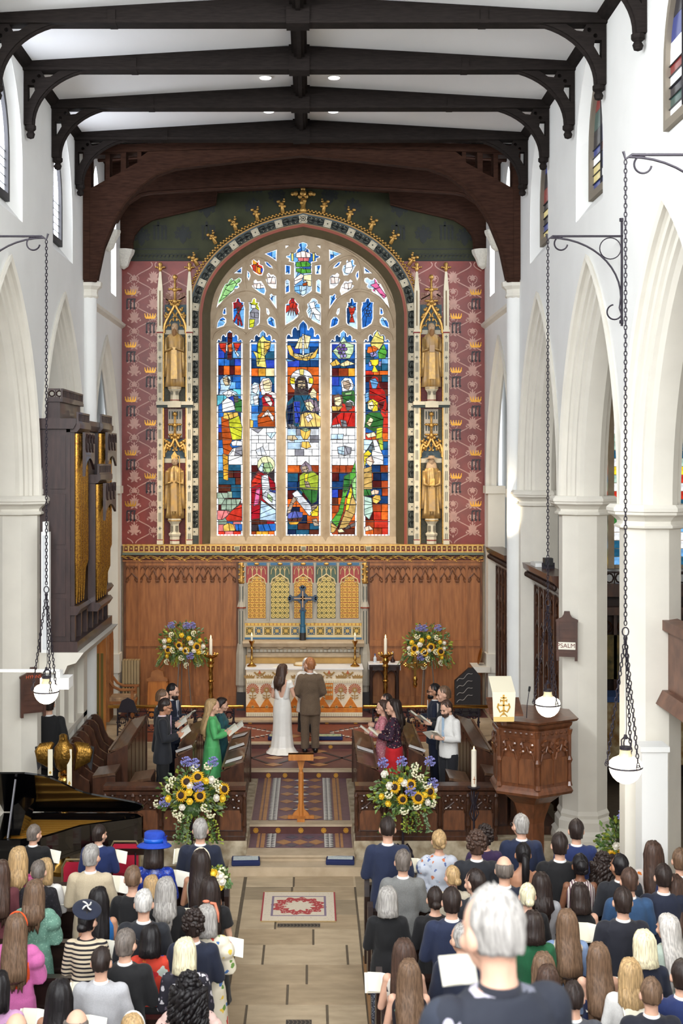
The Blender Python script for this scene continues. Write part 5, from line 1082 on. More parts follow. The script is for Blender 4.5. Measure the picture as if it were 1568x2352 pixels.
# ---------------------------------------------------------------- things on and round the altar
WAX=mat('candle_wax',(248,240,220),.5);FLAME=mat('candle_flame',(255,214,130),.5,emit=9)
def flame(x,y,z,par,k=1.):MB().lathe([(.002,0),(.011*k,.015*k),(.008*k,.04*k),(.001,.065*k)],(x,y,z),8).obj('flame',FLAME,par,smooth=True)
for px,nm in ((578,'left'),(815,'right')):
    x,y=XZ(px,0,27.9)[0],27.9;z=ALT_Z
    t=thing('altar_candlestick','slender brass candlestick on the %s end of the altar' % nm,'candlestick',(x,y,z),group='altar candlesticks')
    MB().lathe([(.1,0),(.1,.02),(.06,.05),(.03,.08),(.02,.12),(.04,.15),(.022,.18),(.02,.36),(.035,.38),(.02,.41),(.025,.46),(.06,.53),(.065,.55),(.02,.55)],(x,y,z),12).obj('stick',BRASS,t,smooth=40)
    MB().lathe([(.022,.55),(.022,.66)],(x,y,z),10).obj('candle',WAX,t);flame(x,y,z+.66,t)
x,y=XZ(700,0,28.0)[0],28.0
t=thing('altar_cushion','cream book cushion lying on the middle of the altar','cushion',(x,y,ALT_Z))
MB().loft([[(x+(.24-.04*f)*cos(a)*(1.0),y+.13*sin(a),ALT_Z+.075*f) for a in (2*pi*i/20 for i in range(20))] for f in (0,.5,1)]).obj('pad',mat('cream_velvet',(232,214,180),.8),t,smooth=True);MB().tube([(x+.24*cos(2*pi*i/20),y+.13*sin(2*pi*i/20),ALT_Z+.02) for i in range(20)],.01,5,True).obj('piping',GOLD,t)
x=XZ(640,0,27.8)[0];tag(MB().prism([(x-.13,27.75),(x+.02,27.7),(x+.06,27.95),(x-.1,27.98)],'z',ALT_Z,ALT_Z+.012).obj('service_paper',PAPER),'flat cream paper lying on the altar cloth beside the bride','paper')
for px,pz,nm in ((484,1504,'left'),(885,1503,'right')):
    y=27.7;x=XZ(px,0,y)[0];z=XZ(0,pz,y)[1];b0=.71
    t=thing('standing_candlestick','tall twisted brass floor candlestick %s of the altar' % nm,'candlestick',(x,y,b0),group='tall brass floor candlesticks')
    MB().lathe([(.2,0),(.2,.03),(.12,.08),(.06,.14),(.05,.2)],(x,y,b0),16).obj('foot',BRASS,t,smooth=40)
    h=z-b0;sh=MB()
    rings=[[(x+(.045+.006*cos(3*a+f*26))*cos(a),y+(.045+.006*cos(3*a+f*26))*sin(a),b0+.18+(h-.42)*f) for a in (2*pi*i/12 for i in range(12))] for f in (k/40 for k in range(41))]
    sh.loft(rings);sh.obj('twisted_shaft',BRASS,t,smooth=True)
    MB().lathe([(.05,0),(.09,.03),(.05,.06)],(x,y,b0+.2),12).obj('knop',BRASS,t,smooth=40);MB().lathe([(.05,0),(.075,.025),(.05,.05)],(x,y,b0+h*.55),12).obj('knop',BRASS,t,smooth=40);MB().lathe([(.045,-.28),(.07,-.25),(.05,-.2),(.075,-.16),(.07,-.1),(.05,-.06)],(x,y,z),12).obj('knop',BRASS,t,smooth=40)
    pn_=MB().lathe([(.05,-.08),(.13,-.04),(.155,-.01),(.155,.01),(.03,.0)],(x,y,z),18)
    for k in range(12):pn_.ball((x+.15*cos(k*pi/6),y+.15*sin(k*pi/6),z+.02),.018,6,4)
    pn_.obj('drip_pan',BRASS,t,smooth=40);MB().lathe([(.033,0),(.033,.33),(.02,.35)],(x,y,z),12).obj('candle',WAX,t,smooth=40);flame(x,y,z+.35,t,1.1)
# credence table
y0_,y1_=27.95,28.4;xa,xb=XZ(848,0,28)[0],XZ(917,0,28)[0];zt_=XZ(0,1526,28)[1]
t=thing('credence_table','dark carved side table with white cloth right of the altar','table',((xa+xb)/2,28.2,.71))
DK=mat('dark_oak',(58,36,28),.5,c2=(38,24,20),scale=5)
MB().box(xa,xb,y0_,y1_,zt_-.05,zt_).obj('top',DK,t)
for x in (xa+.04,xb-.04):
    for yy in (y0_+.04,y1_-.04):MB().lathe([(.04,.71),(.03,.8),(.035,1.2),(.03,zt_-.2),(.04,zt_-.05)],(x,yy,0),8).obj('leg',DK,t)
for k in range(2):
    xm=xa+(xb-xa)*(.27+.46*k);MB().tube([(xm+.13*cos(a),y0_+.03,zt_-.38+.25*sin(a)) for a in (pi*i/10 for i in range(11))],.022,5).obj('arch',DK,t)
MB().box(xa,xb,y0_+.02,y0_+.05,zt_-.13,zt_-.05).obj('apron',DK,t);MB().box(xa,xb,y0_+.02,y1_,.78,.84).obj('shelf',DK,t)
MB().box(xa-.02,xb+.02,y0_-.02,y1_,zt_,zt_+.012).box(xa-.02,xa-.012,y0_-.02,y1_,zt_-.1,zt_).box(xb+.012,xb+.02,y0_-.02,y1_,zt_-.12,zt_).obj('cloth',mat('white_linen'),t)
x=xa+.13;t2=thing('bottle','small clear pump bottle standing on the dark side table','bottle',(x,28.2,zt_+.012))
MB().lathe([(.035,0),(.035,.1),(.014,.13),(.014,.15)],(x,28.2,zt_+.012),10).obj('body',mat('pale_plastic',(206,214,224),.3),t2);MB().lathe([(.014,.15),(.012,.19)],(x,28.2,zt_+.012),8).obj('cap',mat('blue_plastic',(60,90,150),.4),t2)
x=xb-.13;t2=thing('cruet','dark glass cruet with silver neck on the side table','bottle',(x,28.2,zt_+.012))
MB().lathe([(.05,0),(.055,.04),(.03,.08),(.015,.13)],(x,28.2,zt_+.012),10).obj('body',mat('dark_glass',(50,30,28),.1),t2,smooth=True);MB().lathe([(.017,.12),(.02,.2),(.008,.24)],(x,28.2,zt_+.012),10).obj('neck',mat('silver',(180,178,176),.3,1),t2)
x=(xa+xb)/2-.02;tag(MB().box(x-.07,x+.07,28.12,28.25,zt_+.012,zt_+.03).obj('wafer_box',mat('tan_card',(190,140,80),.6)),'flat tan box lying on the white cloth of the side table','box')
# processional cross on its staff
y=27.3;x,zc=XZ(953,1527,y)
t=thing('processional_cross','gilded brass processional cross on a staff before the panelling','cross',(x,y,.71))
b=MB().box(x-.025,x+.025,y-.015,y+.015,zc-.25,zc+.2).box(x-.19,x+.19,y-.015,y+.015,zc-.025,zc+.025).lathe([(.035,-.045),(.035,.045)],(x,y,zc),10)
for dx,dz in ((.2,0),(-.2,0),(0,.21)):
    for a in (0,pi/2,pi,3*pi/2):b.ball((x+dx+.028*cos(a),y,zc+dz+.028*sin(a)),(.026,.018,.026),6,4)
b.obj('cross',BRASS,t);MB().lathe([(.02,zc-.48),(.035,zc-.46),(.05,zc-.4),(.03,zc-.36),(.055,zc-.3),(.03,zc-.24)],(x,y,0),10).obj('socket',BRASS,t,smooth=True)
MB().tube([(x,y,.71),(x,y,zc-.44)],.016,8).lathe([(.13,.63),(.13,.66),(.03,.72)],(x,y,0),10).obj('staff',OAKD,t)
# ---------------------------------------------------------------- flower arrangements
LEAFM=[mat('leaf_%d' % i,c,.55,var=.2,scale=20) for i,c in enumerate([(74,104,54),(112,140,72),(156,168,62),(136,156,118)])]
PET=mat('sunflower_petal',(240,182,20),.5,var=.12,scale=30);SEED=mat('sunflower_seed',(52,32,20),.8);YRO=mat('yellow_rose',(244,208,62),.5,var=.06);WRO=mat('white_rose',(246,240,226),.5,var=.03);AGA=mat('agapanthus_blue',(142,142,206),.5,var=.15,scale=20);STEM=mat('flower_stem',(120,140,60),.6);DAI=mat('cream_blossom',(240,236,200),.6)
sf=MB()
for k in range(17):
    a=2*pi*k/17;l=.088+.008*((k*7) % 3);sf.add([(.035*cos(a-.16),0,.035*sin(a-.16)),(.065*cos(a-.13),-.012,.065*sin(a-.13)),(l*cos(a),.008,l*sin(a)),(.065*cos(a+.13),-.012,.065*sin(a+.13)),(.035*cos(a+.16),0,.035*sin(a+.16))],[(0,1,2,3,4)])
    a += .18;l *= .93;sf.add([(.035*cos(a-.16),.012,.035*sin(a-.16)),(.06*cos(a-.14),.006,.06*sin(a-.14)),(l*cos(a),.02,l*sin(a)),(.06*cos(a+.14),.006,.06*sin(a+.14)),(.035*cos(a+.16),.012,.035*sin(a+.16))],[(0,1,2,3,4)])
SFP=sf.mesh('petals',PET);SFD=MB().ball((0,0,0),(.046,.02,.046),14,6).mesh('seed_head',SEED,True)
def rose_mesh(m,nm):
    b=MB()
    for r,n_,h,t_ in ((.05,6,-.012,.0),(.04,5,-.03,.5),(.028,4,-.042,.2)):
        for k in range(n_):
            a=2*pi*k/n_+t_;q=[(r*.35,-.7),(r*1.0,-.5),(r*1.08,0),(r*1.0,.5),(r*.35,.7)]
            b.add([(x_*cos(a+s_*.9),h+(.02 if i in (0,4) else 0),x_*sin(a+s_*.9)) for i,(x_,s_) in enumerate(q)]+[(0,.02,0)],[(5,0,1),(5,1,2),(5,2,3),(5,3,4)])
    b.ball((0,-.02,0),(.03,.035,.03),8,5);return b.mesh(nm,m,True)
RY,RW=rose_mesh(YRO,'yellow_rose'),rose_mesh(WRO,'white_rose')
ag=MB();rg=random.Random(5)
for k in range(34):
    u,a=rg.uniform(-.6,1),rg.uniform(0,2*pi);r=sqrt(1-u*u);d=V((r*cos(a),r*sin(a),u));ag.tube([d*.01,d*.06],.003,3);ag.lathe([(.004,0),(.014,.02),(.004,.03)],(0,0,0),5)
    i0=len(ag.v)-15;ag.xf(Matrix.Translation(d*.055) @ d.to_track_quat('Z','Y').to_matrix().to_4x4(),i0)
AGM=ag.mesh('agapanthus',AGA)
dz=MB()
for k in range(16):
    u,a=rg.uniform(-1,1),rg.uniform(0,2*pi);r=sqrt(1-u*u);dz.ball((.06*r*cos(a),.04*r*sin(a),.06*u),(.017,.014,.017),6,4)
DZM=dz.mesh('blossom_cluster',DAI,True)
def arrangement(c,R,label,seed,flowers,trail=0.,stand=None,up=1.):
    rg=random.Random(seed);x,y,z=c
    t=thing('flower_arrangement',label,'flowers',(x,y,stand[0] if stand else z-R),group='sunflower arrangements')
    for mi in range(4):
        b=MB()
        for k in range(150):
            a,u=rg.uniform(0,2*pi),rg.uniform(-.55,1);rr_=rg.uniform(.35,1.02)*R;s_=sqrt(max(0,1-u*u))
            p=V((rr_*s_*cos(a),rr_*.6*s_*sin(a),rr_*u*up*.92))
            d=(p.normalized()+V((rg.uniform(-.5,.5),rg.uniform(-.9,.2),rg.uniform(-.6,.5)))).normalized();l=rg.uniform(.05,.11)*min(1,R/.3);w_=l*rg.uniform(.2,.36)
            n_=d.cross(V((rg.uniform(-1,1),-1,rg.uniform(-1,1)))).normalized();e=d.cross(n_)*.02;p=p+V(c)
            b.add([p,p+d*l*.5+n_*w_+e,p+d*l,p+d*l*.5-n_*w_+e],[(0,1,2),(0,2,3)])
        if trail:
            for k in range(5):
                a=rg.uniform(-1,1);px_,pz_=x+a*R*.7,z-R*.4
                for s in range(int(trail/.03)):
                    pz_ -= .03;px_ += a*.008+rg.uniform(-.01,.01)
                    for q in range(2):d=V((rg.uniform(-1,1),rg.uniform(-1,-.2),rg.uniform(-.8,.3))).normalized()*rg.uniform(.03,.06);n_=d.orthogonal().normalized()*.016;p=V((px_,y-R*.3,pz_));b.add([p,p+d*.5+n_,p+d,p+d*.5-n_],[(0,1,2),(0,2,3)])
        else:
            for k in range(14):
                a=rg.uniform(-1,1);p=V((x+a*R,y-R*.3,z-R*.35*rg.uniform(.2,1.3)))
                for s in range(7 if R > .2 else 2):d=V((a*.6+rg.uniform(-.5,.5),rg.uniform(-.4,.1),-.8)).normalized()*.05;n_=d.orthogonal().normalized()*.018;b.add([p,p+d*.5+n_,p+d,p+d*.5-n_],[(0,1,2),(0,2,3)]);p=p+d*.7
        tag(b.obj('foliage',LEAFM[mi],t),kind='stuff')
    st_m=MB()
    for kind,dx,dz_ in flowers:
        p=V((x+dx*R,0,z+dz_*R));rr_=min(1,dx*dx+dz_*dz_);p.y=y-R*.62*sqrt(max(.1,1.08-rr_))
        rx_=rg.uniform(-.35,.1)+dz_*-.3;rz_=dx*.7+rg.uniform(-.25,.25)
        if kind == 's':
            s=rg.uniform(.95,1.15)
            h=inst(SFP,'sunflower',p,t,rot=(rx_,0,rz_),sc=(s,s,s));d_=inst(SFD,'seed_head',(0,-.008,0),h,local=True)
        elif kind in 'yw':s=rg.uniform(.9,1.2);inst(RY if kind == 'y' else RW,'yellow_rose' if kind == 'y' else 'white_rose',p,t,rot=(rx_,0,rz_),sc=(s,s,s))
        elif kind == 'a':inst(AGM,'agapanthus',p,t,sc=(1.05,1.05,1.05));st_m.tube([(p.x,p.y,p.z),(x+dx*R*.5,y,z)],.007,4)
        elif kind == 'd':inst(DZM,'blossom_cluster',p,t,rot=(0,rg.uniform(0,3),0))
    st_m.ball((x,y,z-R*.35),(R*.3,R*.25,R*.25),10,6);st_m.obj('stems',LEAFM[0],t)
    if stand:
        z0,kind=stand
        if kind == 'iron':
            b=MB().tube([(x,y,z0),(x,y,z-R*.4)],.02,8)
            for k in range(4):
                a=pi/4+k*pi/2;b.tube([(x,y,z0+.35),(x+.1*cos(a),y+.1*sin(a),z0+.4),(x+.2*cos(a),y+.2*sin(a),z0+.28),(x+.22*cos(a),y+.22*sin(a),z0+.05),(x+.28*cos(a),y+.28*sin(a),z0+.01)],.012,6)
                b.tube([(x+.04*cos(a),y+.04*sin(a),z0+.12+.0)]+[(x+(.1+.05*cos(s))*cos(a),y+(.1+.05*cos(s))*sin(a),z0+.2+.05*sin(s)) for s in (-1,0,1,2,3,4)],.008,5)
            b.obj('stand',IRON,t)
        else:
            for k in range(3):a=pi/2+k*2*pi/3+.3;MB().tube([(x+.2*cos(a),y+.2*sin(a),z0),(x+.1*cos(a),y+.1*sin(a),z-R*.4)],.013,6).obj('leg',mat('grey_metal',(130,118,108),.4,.5),t)
    return t
FBACK=[('s',-.1,.1),('s',.18,-.12),('s',-.55,-.1),('s',.62,.02),('y',.3,.38),('y',-.5,.3),('y',.72,.28),('y',.68,-.2),('y',-.58,-.35),('y',.0,.5),('w',-.7,.25),('w',-.68,.02),('w',-.02,-.02),('w',.38,.2),('w',.5,-.12),('w',.85,.02),('a',.18,.85),('a',-.45,.85),('a',.4,.85),('d',-.4,.5),('d',.5,.55),('d',0,-.4),('d',.25,-.1),('d',-.35,-.1),('d',.8,-.15),('a',.35,-.35),('d',-.6,-.6),('d',.2,-.75),('d',.65,-.7)]
p=P(420,1483,27.85);arrangement(p,.52,'large sunflower and white rose arrangement on a pale tripod left of the altar',3,FBACK,stand=(.71,'tripod'),up=1.05)
p=P(980,1487,27.85);arrangement(p,.5,'sunflower and lily arrangement high on a stand right of the altar',4,[(k,-dx*.95+.02,dz_) for k,dx,dz_ in FBACK],stand=(.71,'tripod'),up=1.1)
FL=[('s',-.1,.6),('s',.22,.72),('s',.3,.2),('s',-.25,.22),('s',.98,.3),('w',.0,.5),('w',-.22,-.12),('w',.75,.1),('w',.25,-.55),('w',.6,.62),('y',.45,.6),('y',-.02,.32),('y',-.62,.1),('y',.0,.05),('y',.92,.05),('d',-.5,.6),('d',-.6,.4),('d',.75,.5),('d',.85,.35),('d',.45,-.15),('d',-.4,-.3),('d',-.25,-.45),('a',.1,1.05),('a',-.15,1.1),('a',.65,1.1),('a',.25,.45),('a',-.75,-.02),('d',.5,1.0),('d',.15,.95),('d',.6,-.35),('d',-1.0,-.1)]
p=P(440,1832,19.4);arrangement(p,.5,'trailing sunflower arrangement on an iron stand before the left choir screen',5,FL,trail=.42,stand=(0,'iron'))
p=P(925,1828,19.4);arrangement(p,.46,'trailing sunflower arrangement on an iron stand before the right choir screen',6,[('s',-.3,.42),('s',.22,.5),('s',-.05,.05),('s',.45,.08),('s',.85,.22),('w',-.6,.75),('w',.0,.55),('w',1.0,.25),('w',.75,-.1),('w',-.45,.45),('y',-.1,.62),('y',-.5,-.1),('y',.65,.15),('y',.95,.05),('y',-.7,.1),('d',-.5,.2),('d',.4,-.15),('d',.75,.45),('d',.0,-.3),('d',.9,-.15),('d',.4,.8),('a',-.65,1.1),('a',-.05,1.15),('a',.85,1.15),('a',.2,.3),('a',.95,.45),('d',.35,1.0),('d',.6,.65)],trail=.3,stand=(0,'iron'))
p=P(1432,1945,17.2);arrangement(p,.36,'loose sunflower and agapanthus arrangement against the pale pillar on the right',8,[('s',-.15,.1),('s',.75,-.25),('s',-.55,-.2),('y',.25,.0),('y',-.1,.75),('y',-.2,-.4),('y',.0,-.2),('y',-.6,-.35),('w',.1,.2),('w',.2,-.3),('w',-.4,.2),('a',.35,1.15),('a',.55,.35),('a',-.05,1.2),('d',.3,.25),('d',.0,.4)],stand=(0,'tripod'),up=1.2)
# ---------------------------------------------------------------- communion rails
for s,x0,x1,nm in ((-1,XZ(247,0,26)[0],XZ(560,0,26)[0],'left'),(1,XZ(833,0,26)[0],XZ(1122,0,26)[0],'right')):
    y,z=26.0,1.22
    t=thing('communion_rail','brass altar rail over black wrought-iron scrolls, %s of the altar' % nm,'rail',((x0+x1)/2,y,.63),group='altar rails')
    MB().tube([(x0,y,z),(x0+.02,y,z),(x1-.02,y,z),(x1,y,z)],[.02,.035,.035,.02],10).obj('rail',BRASS,t,smooth=40)
    n_=4
    for k in range(n_):xx=x0+.2+k*(x1-x0-.4)/(n_-1);MB().tube([(xx,y,.635),(xx,y,z-.03)],.016,6).lathe([(.03,0),(.03,.02)],(xx,y,.9),8).obj('standard',IRON,t)
    for k in range(n_-1):
        xa_=x0+.2+k*(x1-x0-.4)/(n_-1);xb_=xa_+(x1-x0-.4)/(n_-1);b=MB()
        for j in range(4):
            xm=xa_+(xb_-xa_)*(j+.5)/4
            for sg in (-1,1):b.tube([(xm+sg*r*cos(a),y,.95+(.08 if j % 2 else -.02)+r*sin(a)) for a,r in ((i*.7,.1-.008*i) for i in range(10))],.008,4);b.tube([(xm,y,.75),(xm+sg*.08,y,.8),(xm+sg*.06,y,.9),(xm+sg*.1,y,1.1),(xm+sg*.05,y,1.18)],.007,4);b.ball((xm+sg*.07,y,1.05),(.03,.008,.02),6,4);b.ball((xm+sg*.05,y,.84),(.02,.008,.03),6,4)
        b.tube([(xa_,y,1.12),(xb_,y,1.12)],.008,4);b.tube([(xa_,y,.72),(xb_,y,.72)],.01,4);b.obj('scrollwork',IRON,t)
# embroidered kneelers before the couple, and on the nave step
def kneeler(x,y,z,w_,d_,h,side,top,label,rz=0):
    t=thing('kneeler',label,'kneeler',(x,y,z),rz,'embroidered kneelers');r=MB()
    r.loft([[(sx*(w_/2-e),sy*(d_/2-e),zz) for sx,sy in ((-1,-1),(1,-1),(1,1),(-1,1))] for e,zz in ((.01,0),(0,.02),(0,h-.02),(.015,h))]);r.obj('pad',side,t,local=True)
    MB().box(-w_/2+.025,w_/2-.025,-d_/2+.025,d_/2-.025,h-.002,h+.006).obj('top',top,t,local=True);MB().tube([(sx*(w_/2-.012),sy*(d_/2-.012),h) for sx,sy in ((-1,-1),(1,-1),(1,1),(-1,1))],.008,5,True).obj('piping',side,t,local=True)
    return t
NVY=mat('navy_wool',(30,40,84),.9);SCN=mat('embroidered_landscape',(104,140,110),.9,c2=(196,186,150),scale=14);EMB=mat('pale_needlework',(206,210,206),.9,c2=(180,190,190),scale=40)
for px,w_ in ((640,.42),(735,.55)):
    p=P(px+2,1693,25.62);kneeler(p[0]+(.15 if w_ > .5 else -.02),25.72,.635,w_,.26,.07,NVY,SCN,'navy kneeler with a green landscape top %s' % ('in front of the groom' if w_ > .5 else 'in front of the bride'))
kneeler(XZ(564,0,19.35)[0],19.38,.13,.42,.24,.08,NVY,EMB,'navy and pale embroidered kneeler at the left end of the nave step',.05);kneeler(XZ(781,0,19.42)[0],19.4,.13,.42,.2,.08,NVY,EMB,'navy and pale embroidered kneeler at the right end of the nave step',-.05)
# ---------------------------------------------------------------- wooden lectern standing in the choir
x,y=XZ(691,0,20.95)[0],20.95;z0=.376
PINE=mat('honey_pine',(200,130,60),.45,c2=(176,106,44),scale=4,stretch=(5,5,.6))
t=thing('lectern','honey-coloured wooden column lectern in the middle of the tiled choir','lectern',(x,y,z0))
MB().box(x-.21,x+.21,y-.035,y+.035,z0,z0+.05).box(x-.06,x+.06,y-.22,y+.22,z0,z0+.045).obj('foot',PINE,t)
MB().prism([(x-.14,z0+.05),(x+.14,z0+.05),(x+.12,z0+.09),(x+.055,z0+.15),(x+.045,z0+.24),(x-.045,z0+.24),(x-.055,z0+.15),(x-.12,z0+.09)],'y',y-.02,y+.02).obj('bracket_foot',PINE,t)
zt2=XZ(0,1732,y)[1]
MB().lathe([(.045,z0+.05),(.045,zt2-.3),(.03,zt2-.28),(.03,zt2-.2)],(x,y,0),8,pi/8).obj('column',PINE,t);MB().prism([(x-.03,zt2-.24),(x+.03,zt2-.24),(x+.07,zt2-.06),(x-.07,zt2-.06)],'y',y-.03,y+.03).obj('head',PINE,t)
MB().prism([(y-.2,zt2+.04),(y+.12,zt2-.08),(y+.12,zt2-.06),(y-.2,zt2+.06)],'x',x-.2,x+.2).box(x-.2,x+.2,y-.2,y-.18,zt2-.06,zt2+.06).obj('book_rest',PINE,t)
# ---------------------------------------------------------------- choir desks
def desk(x0,x1,y0,y1,zt,zf,label,grp):
    """x0 = side nearer the aisle, x1 = singer's side"""
    t=thing('choir_desk',label,'desk',((x0+x1)/2,(y0+y1)/2,zf),group=grp);s=1 if x1 > x0 else -1
    MB().prism([(x0,zt+.06),(x1,zt-.03),(x1,zt-.06),(x0,zt+.03)],'y',y0,y1).box(*sorted((x1-s*.02,x1+s*.015)),y0,y1,zt-.07,zt-.01).obj('desk_top',STALLT,t)
    MB().box(*sorted((x0+s*.01,x0+s*.045)),y0+.03,y1-.03,zf,zt+.035).obj('front_board',STALL,t)
    for k in range(5):
        a=y0+.06+k*(y1-y0-.12)/5;MB().box(*sorted((x0-s*.005,x0+s*.012)),a+.04,a+(y1-y0-.12)/5-.04,zf+.12,zt-.05).obj('panel',STALL,t)
    for yy in (y0,y1-.05):MB().prism([(x0-s*.02,zf),(x1+s*.03,zf),(x1+s*.03,zt-.1),(x0-s*.02,zt+.07)],'y',yy-.005,yy+.055).obj('end_panel',STALL,t)
    MB().box(*sorted((x0+s*.05,x1-s*.02)),y0+.05,y1-.05,zt-.2,zt-.18).obj('book_shelf',STALL,t)
    return t
struct(MB().box(-3.95,-1.95,20.05,23.68,.36,.5).obj('floor_platform_left',STALL));struct(MB().box(1.95,3.95,20.05,23.68,.36,.5).obj('floor_platform_right',STALL))
CARP=mat('patterned_carpet',(142,92,70),.95,c2=(196,170,120),scale=26,det=1)
for s,nm in ((-1,'left'),(1,'right')):
    g='choir desks on the '+nm
    desk(s*.92,s*1.24,20.85,23.4,1.24,.37,'low choir desk beside the tiled aisle, '+nm+' side',g)
    desk(s*1.76,s*2.0,21.1,23.5,1.4,.37,'middle choir desk between the singers, '+nm+' side',g)
    desk(s*2.78,s*3.06,20.9,23.4,1.5,.5,'raised back choir desk near the wall, '+nm+' side',g)
    MB().box(*sorted((s*1.26,s*1.74)),20.2,23.5,.37,.382).obj('floor_carpet_'+nm,CARP)['kind']='structure';MB().box(*sorted((s*2.12,s*2.76)),20.3,23.5,.5,.512).obj('floor_carpet_back_'+nm,CARP)['kind']='structure'
    # front bench end and lower prayer desk near the screen
    for xa_,xb_,zt,lab in ((1.45,1.75,1.12,'short bench end behind the choir screen, inner '),(2.3,2.62,1.22,'short bench end behind the choir screen, middle '),(2.85,3.2,1.3,'short bench end behind the choir screen, outer ')):
        b=thing('bench_end',lab+nm,'bench',(s*(xa_+xb_)/2,20.35,.37),group='short bench ends '+nm)
        z0=.37 if xa_ < 2 else .5
        MB().prism([(s*xa_,zt),(s*xb_,zt-.05),(s*xb_,zt-.09),(s*xa_,zt-.04)],'y',20.15,20.75).obj('sloping_top',STALLT,b);MB().box(*sorted((s*xa_,s*xb_)),20.17,20.22,z0,zt-.06).obj('front_panel',STALL,b);MB().box(*sorted((s*xa_,s*(xa_+.04))),20.2,20.74,z0,zt-.05).box(*sorted((s*(xb_-.04),s*xb_)),20.2,20.74,z0,zt-.09).obj('side_panel',STALL,b)
# back stalls with curved dividers against the wall
for s,nm in ((-1,'left'),(1,'right')):
    t=thing('back_stalls','row of dark choir stalls with curved dividers along the %s wall' % nm,'stalls',(s*3.5,22,.5))
    MB().box(*sorted((s*3.72,s*3.78)),20.5,23.4,.5,1.55).obj('back_board',STALL,t);MB().box(*sorted((s*3.38,s*3.74)),20.5,23.4,.88,.93).obj('seat',STALL,t);MB().box(*sorted((s*3.4,s*3.44)),20.5,23.4,.5,.88).obj('seat_front',STALL,t)
    for k in range(7):
        yy=20.52+k*.475;MB().prism([(s*3.76,.5),(s*3.3,.5),(s*3.3,1.02),(s*3.31,1.08),(s*3.38,1.12),(s*3.46,1.18),(s*3.52,1.32),(s*3.56,1.48),(s*3.63,1.56),(s*3.7,1.58),(s*3.76,1.57)],'y',yy-.03,yy+.03).obj('divider',STALL,t)
    for k in range(4):
        yy=20.85+k*.55;c=[(190,60,50),(70,100,150),(210,205,195),(60,120,110)][k]
        tag(MB().box(*sorted((s*3.42,s*3.6)),yy-.1,yy+.12,.93,.97).obj('hymn_book',mat('book_cloth_%d' % k,c,.7)),'%s hymn book lying on the back stall seat by the %s wall' % (['red','blue','white','teal'][k],nm),'book','hymn books on the back stalls')
# ---------------------------------------------------------------- low choir screens
def screen(x0,x1,nm):
    y0,y1,z0,z1=19.8,19.92,.37,1.19
    t=thing('choir_screen','low carved oak choir screen with traceried panels, %s of the aisle' % nm,'screen',((x0+x1)/2,y0,z0),group='low choir screens')
    MB().box(x0,x1,y0+.02,y1,z0,z1-.05).obj('back_board',STALL,t)
    MB().prism([(y0-.06,z1-.06),(y0-.06,z1-.02),(y0-.03,z1),(y1+.1,z1),(y1+.1,z1-.05),(y0-.01,z1-.09)],'x',x0-.02,x1+.02).box(x0-.01,x1+.01,y0-.02,y1,z1-.14,z1-.09).obj('cap_rail',STALL,t)
    MB().box(x0-.02,x1+.02,y0-.07,y1+.02,z0,z0+.06).box(x0-.01,x1+.01,y0-.04,y1,z0+.06,z0+.13).obj('plinth',STALL,t)
    n_=5;w_=(x1-x0)/n_
    for k in range(n_+1):
        x=x0+k*w_;MB().box(x-.03,x+.03,y0-.01,y1,z0+.1,z1-.1).lathe([(.03,.3),(.025,.36),(.038,.4),(.022,.5),(.03,.62),(.034,.72),(.02,.8)],(x,y0-.012,z0-.18),8).lathe([(.02,.62),(.038,.66),(.02,.7)],(x,y0-.012,z0),8).obj('buttress',STALL,t)
    for k in range(n_):
        xa_,xb_=x0+k*w_+.05,x0+(k+1)*w_-.05;xm=(xa_+xb_)/2;hw=(xb_-xa_)/2
        MB().box(xa_,xb_,y0+.008,y0+.03,z0+.14,z0+.44).obj('panel',OAKD,t);b=MB()
        for s in (-1,1):
            b.tube([(xm+s*hw,y0+.01,z0+.4),(xm+s*hw*.9,y0,z0+.46),(xm+s*hw*.5,y0,z0+.5),(xm,y0,z0+.57)],.014,5);b.tube([(xm+s*hw*.95,y0,z0+.52),(xm+s*hw*.5,y0,z0+.56),(xm+s*hw*.55,y0,z0+.64),(xm+s*hw*.15,y0,z0+.66)],.016,5);b.tube([(xm+s*hw*.75,y0,z0+.68),(xm+s*hw*.35,y0,z0+.62),(xm+s*.02,y0,z0+.64)],.013,5)
            for u,v in ((.8,.58),(.35,.48),(.6,.66),(.25,.6),(.75,.47)):b.ball((xm+s*hw*u,y0,z0+v),(.03,.02,.026),6,4)
        b.obj('carved_tracery',STALL,t)
    return t
screen(-2.95,-.84,'left');screen(.86,2.97,'right')
# ---------------------------------------------------------------- organ on the left wall
CASE=mat('organ_case_wood',(66,46,44),.4,c2=(46,32,32),scale=4,stretch=(4,4,.6),coat=.2);PIPE=mat('stencilled_gilt_pipe',(214,160,64),.3,.75,c2=(140,92,44),scale=50,det=1)
og=thing('pipe_organ','dark wooden pipe organ with gilded pipes bracketed from the left wall','organ',(-3.7,21.7,3.3))
MB().box(-4.6,-3.52,20.02,23.4,3.3,6.62).obj('case',CASE,og)
for x0,x1 in ((-4.5,-3.87),(-3.85,-3.56)):
    for z0,z1 in ((3.42,4.0),(4.08,4.75),(4.83,5.6),(5.68,6.5)):MB().box(x0+.03,x1-.03,20.0,20.03,z0,z1).obj('side_panel',CASE,og)
MB().prism([(-4.6,6.6),(-3.46,6.6),(-3.42,6.68),(-3.42,6.76),(-4.6,6.76)],'y',19.95,23.45).obj('cornice',CASE,og)
MB().box(-4.6,-3.75,20.4,22.2,6.7,7.05).box(-4.6,-3.7,20.36,22.24,7.03,7.08).obj('upper_case',CASE,og)
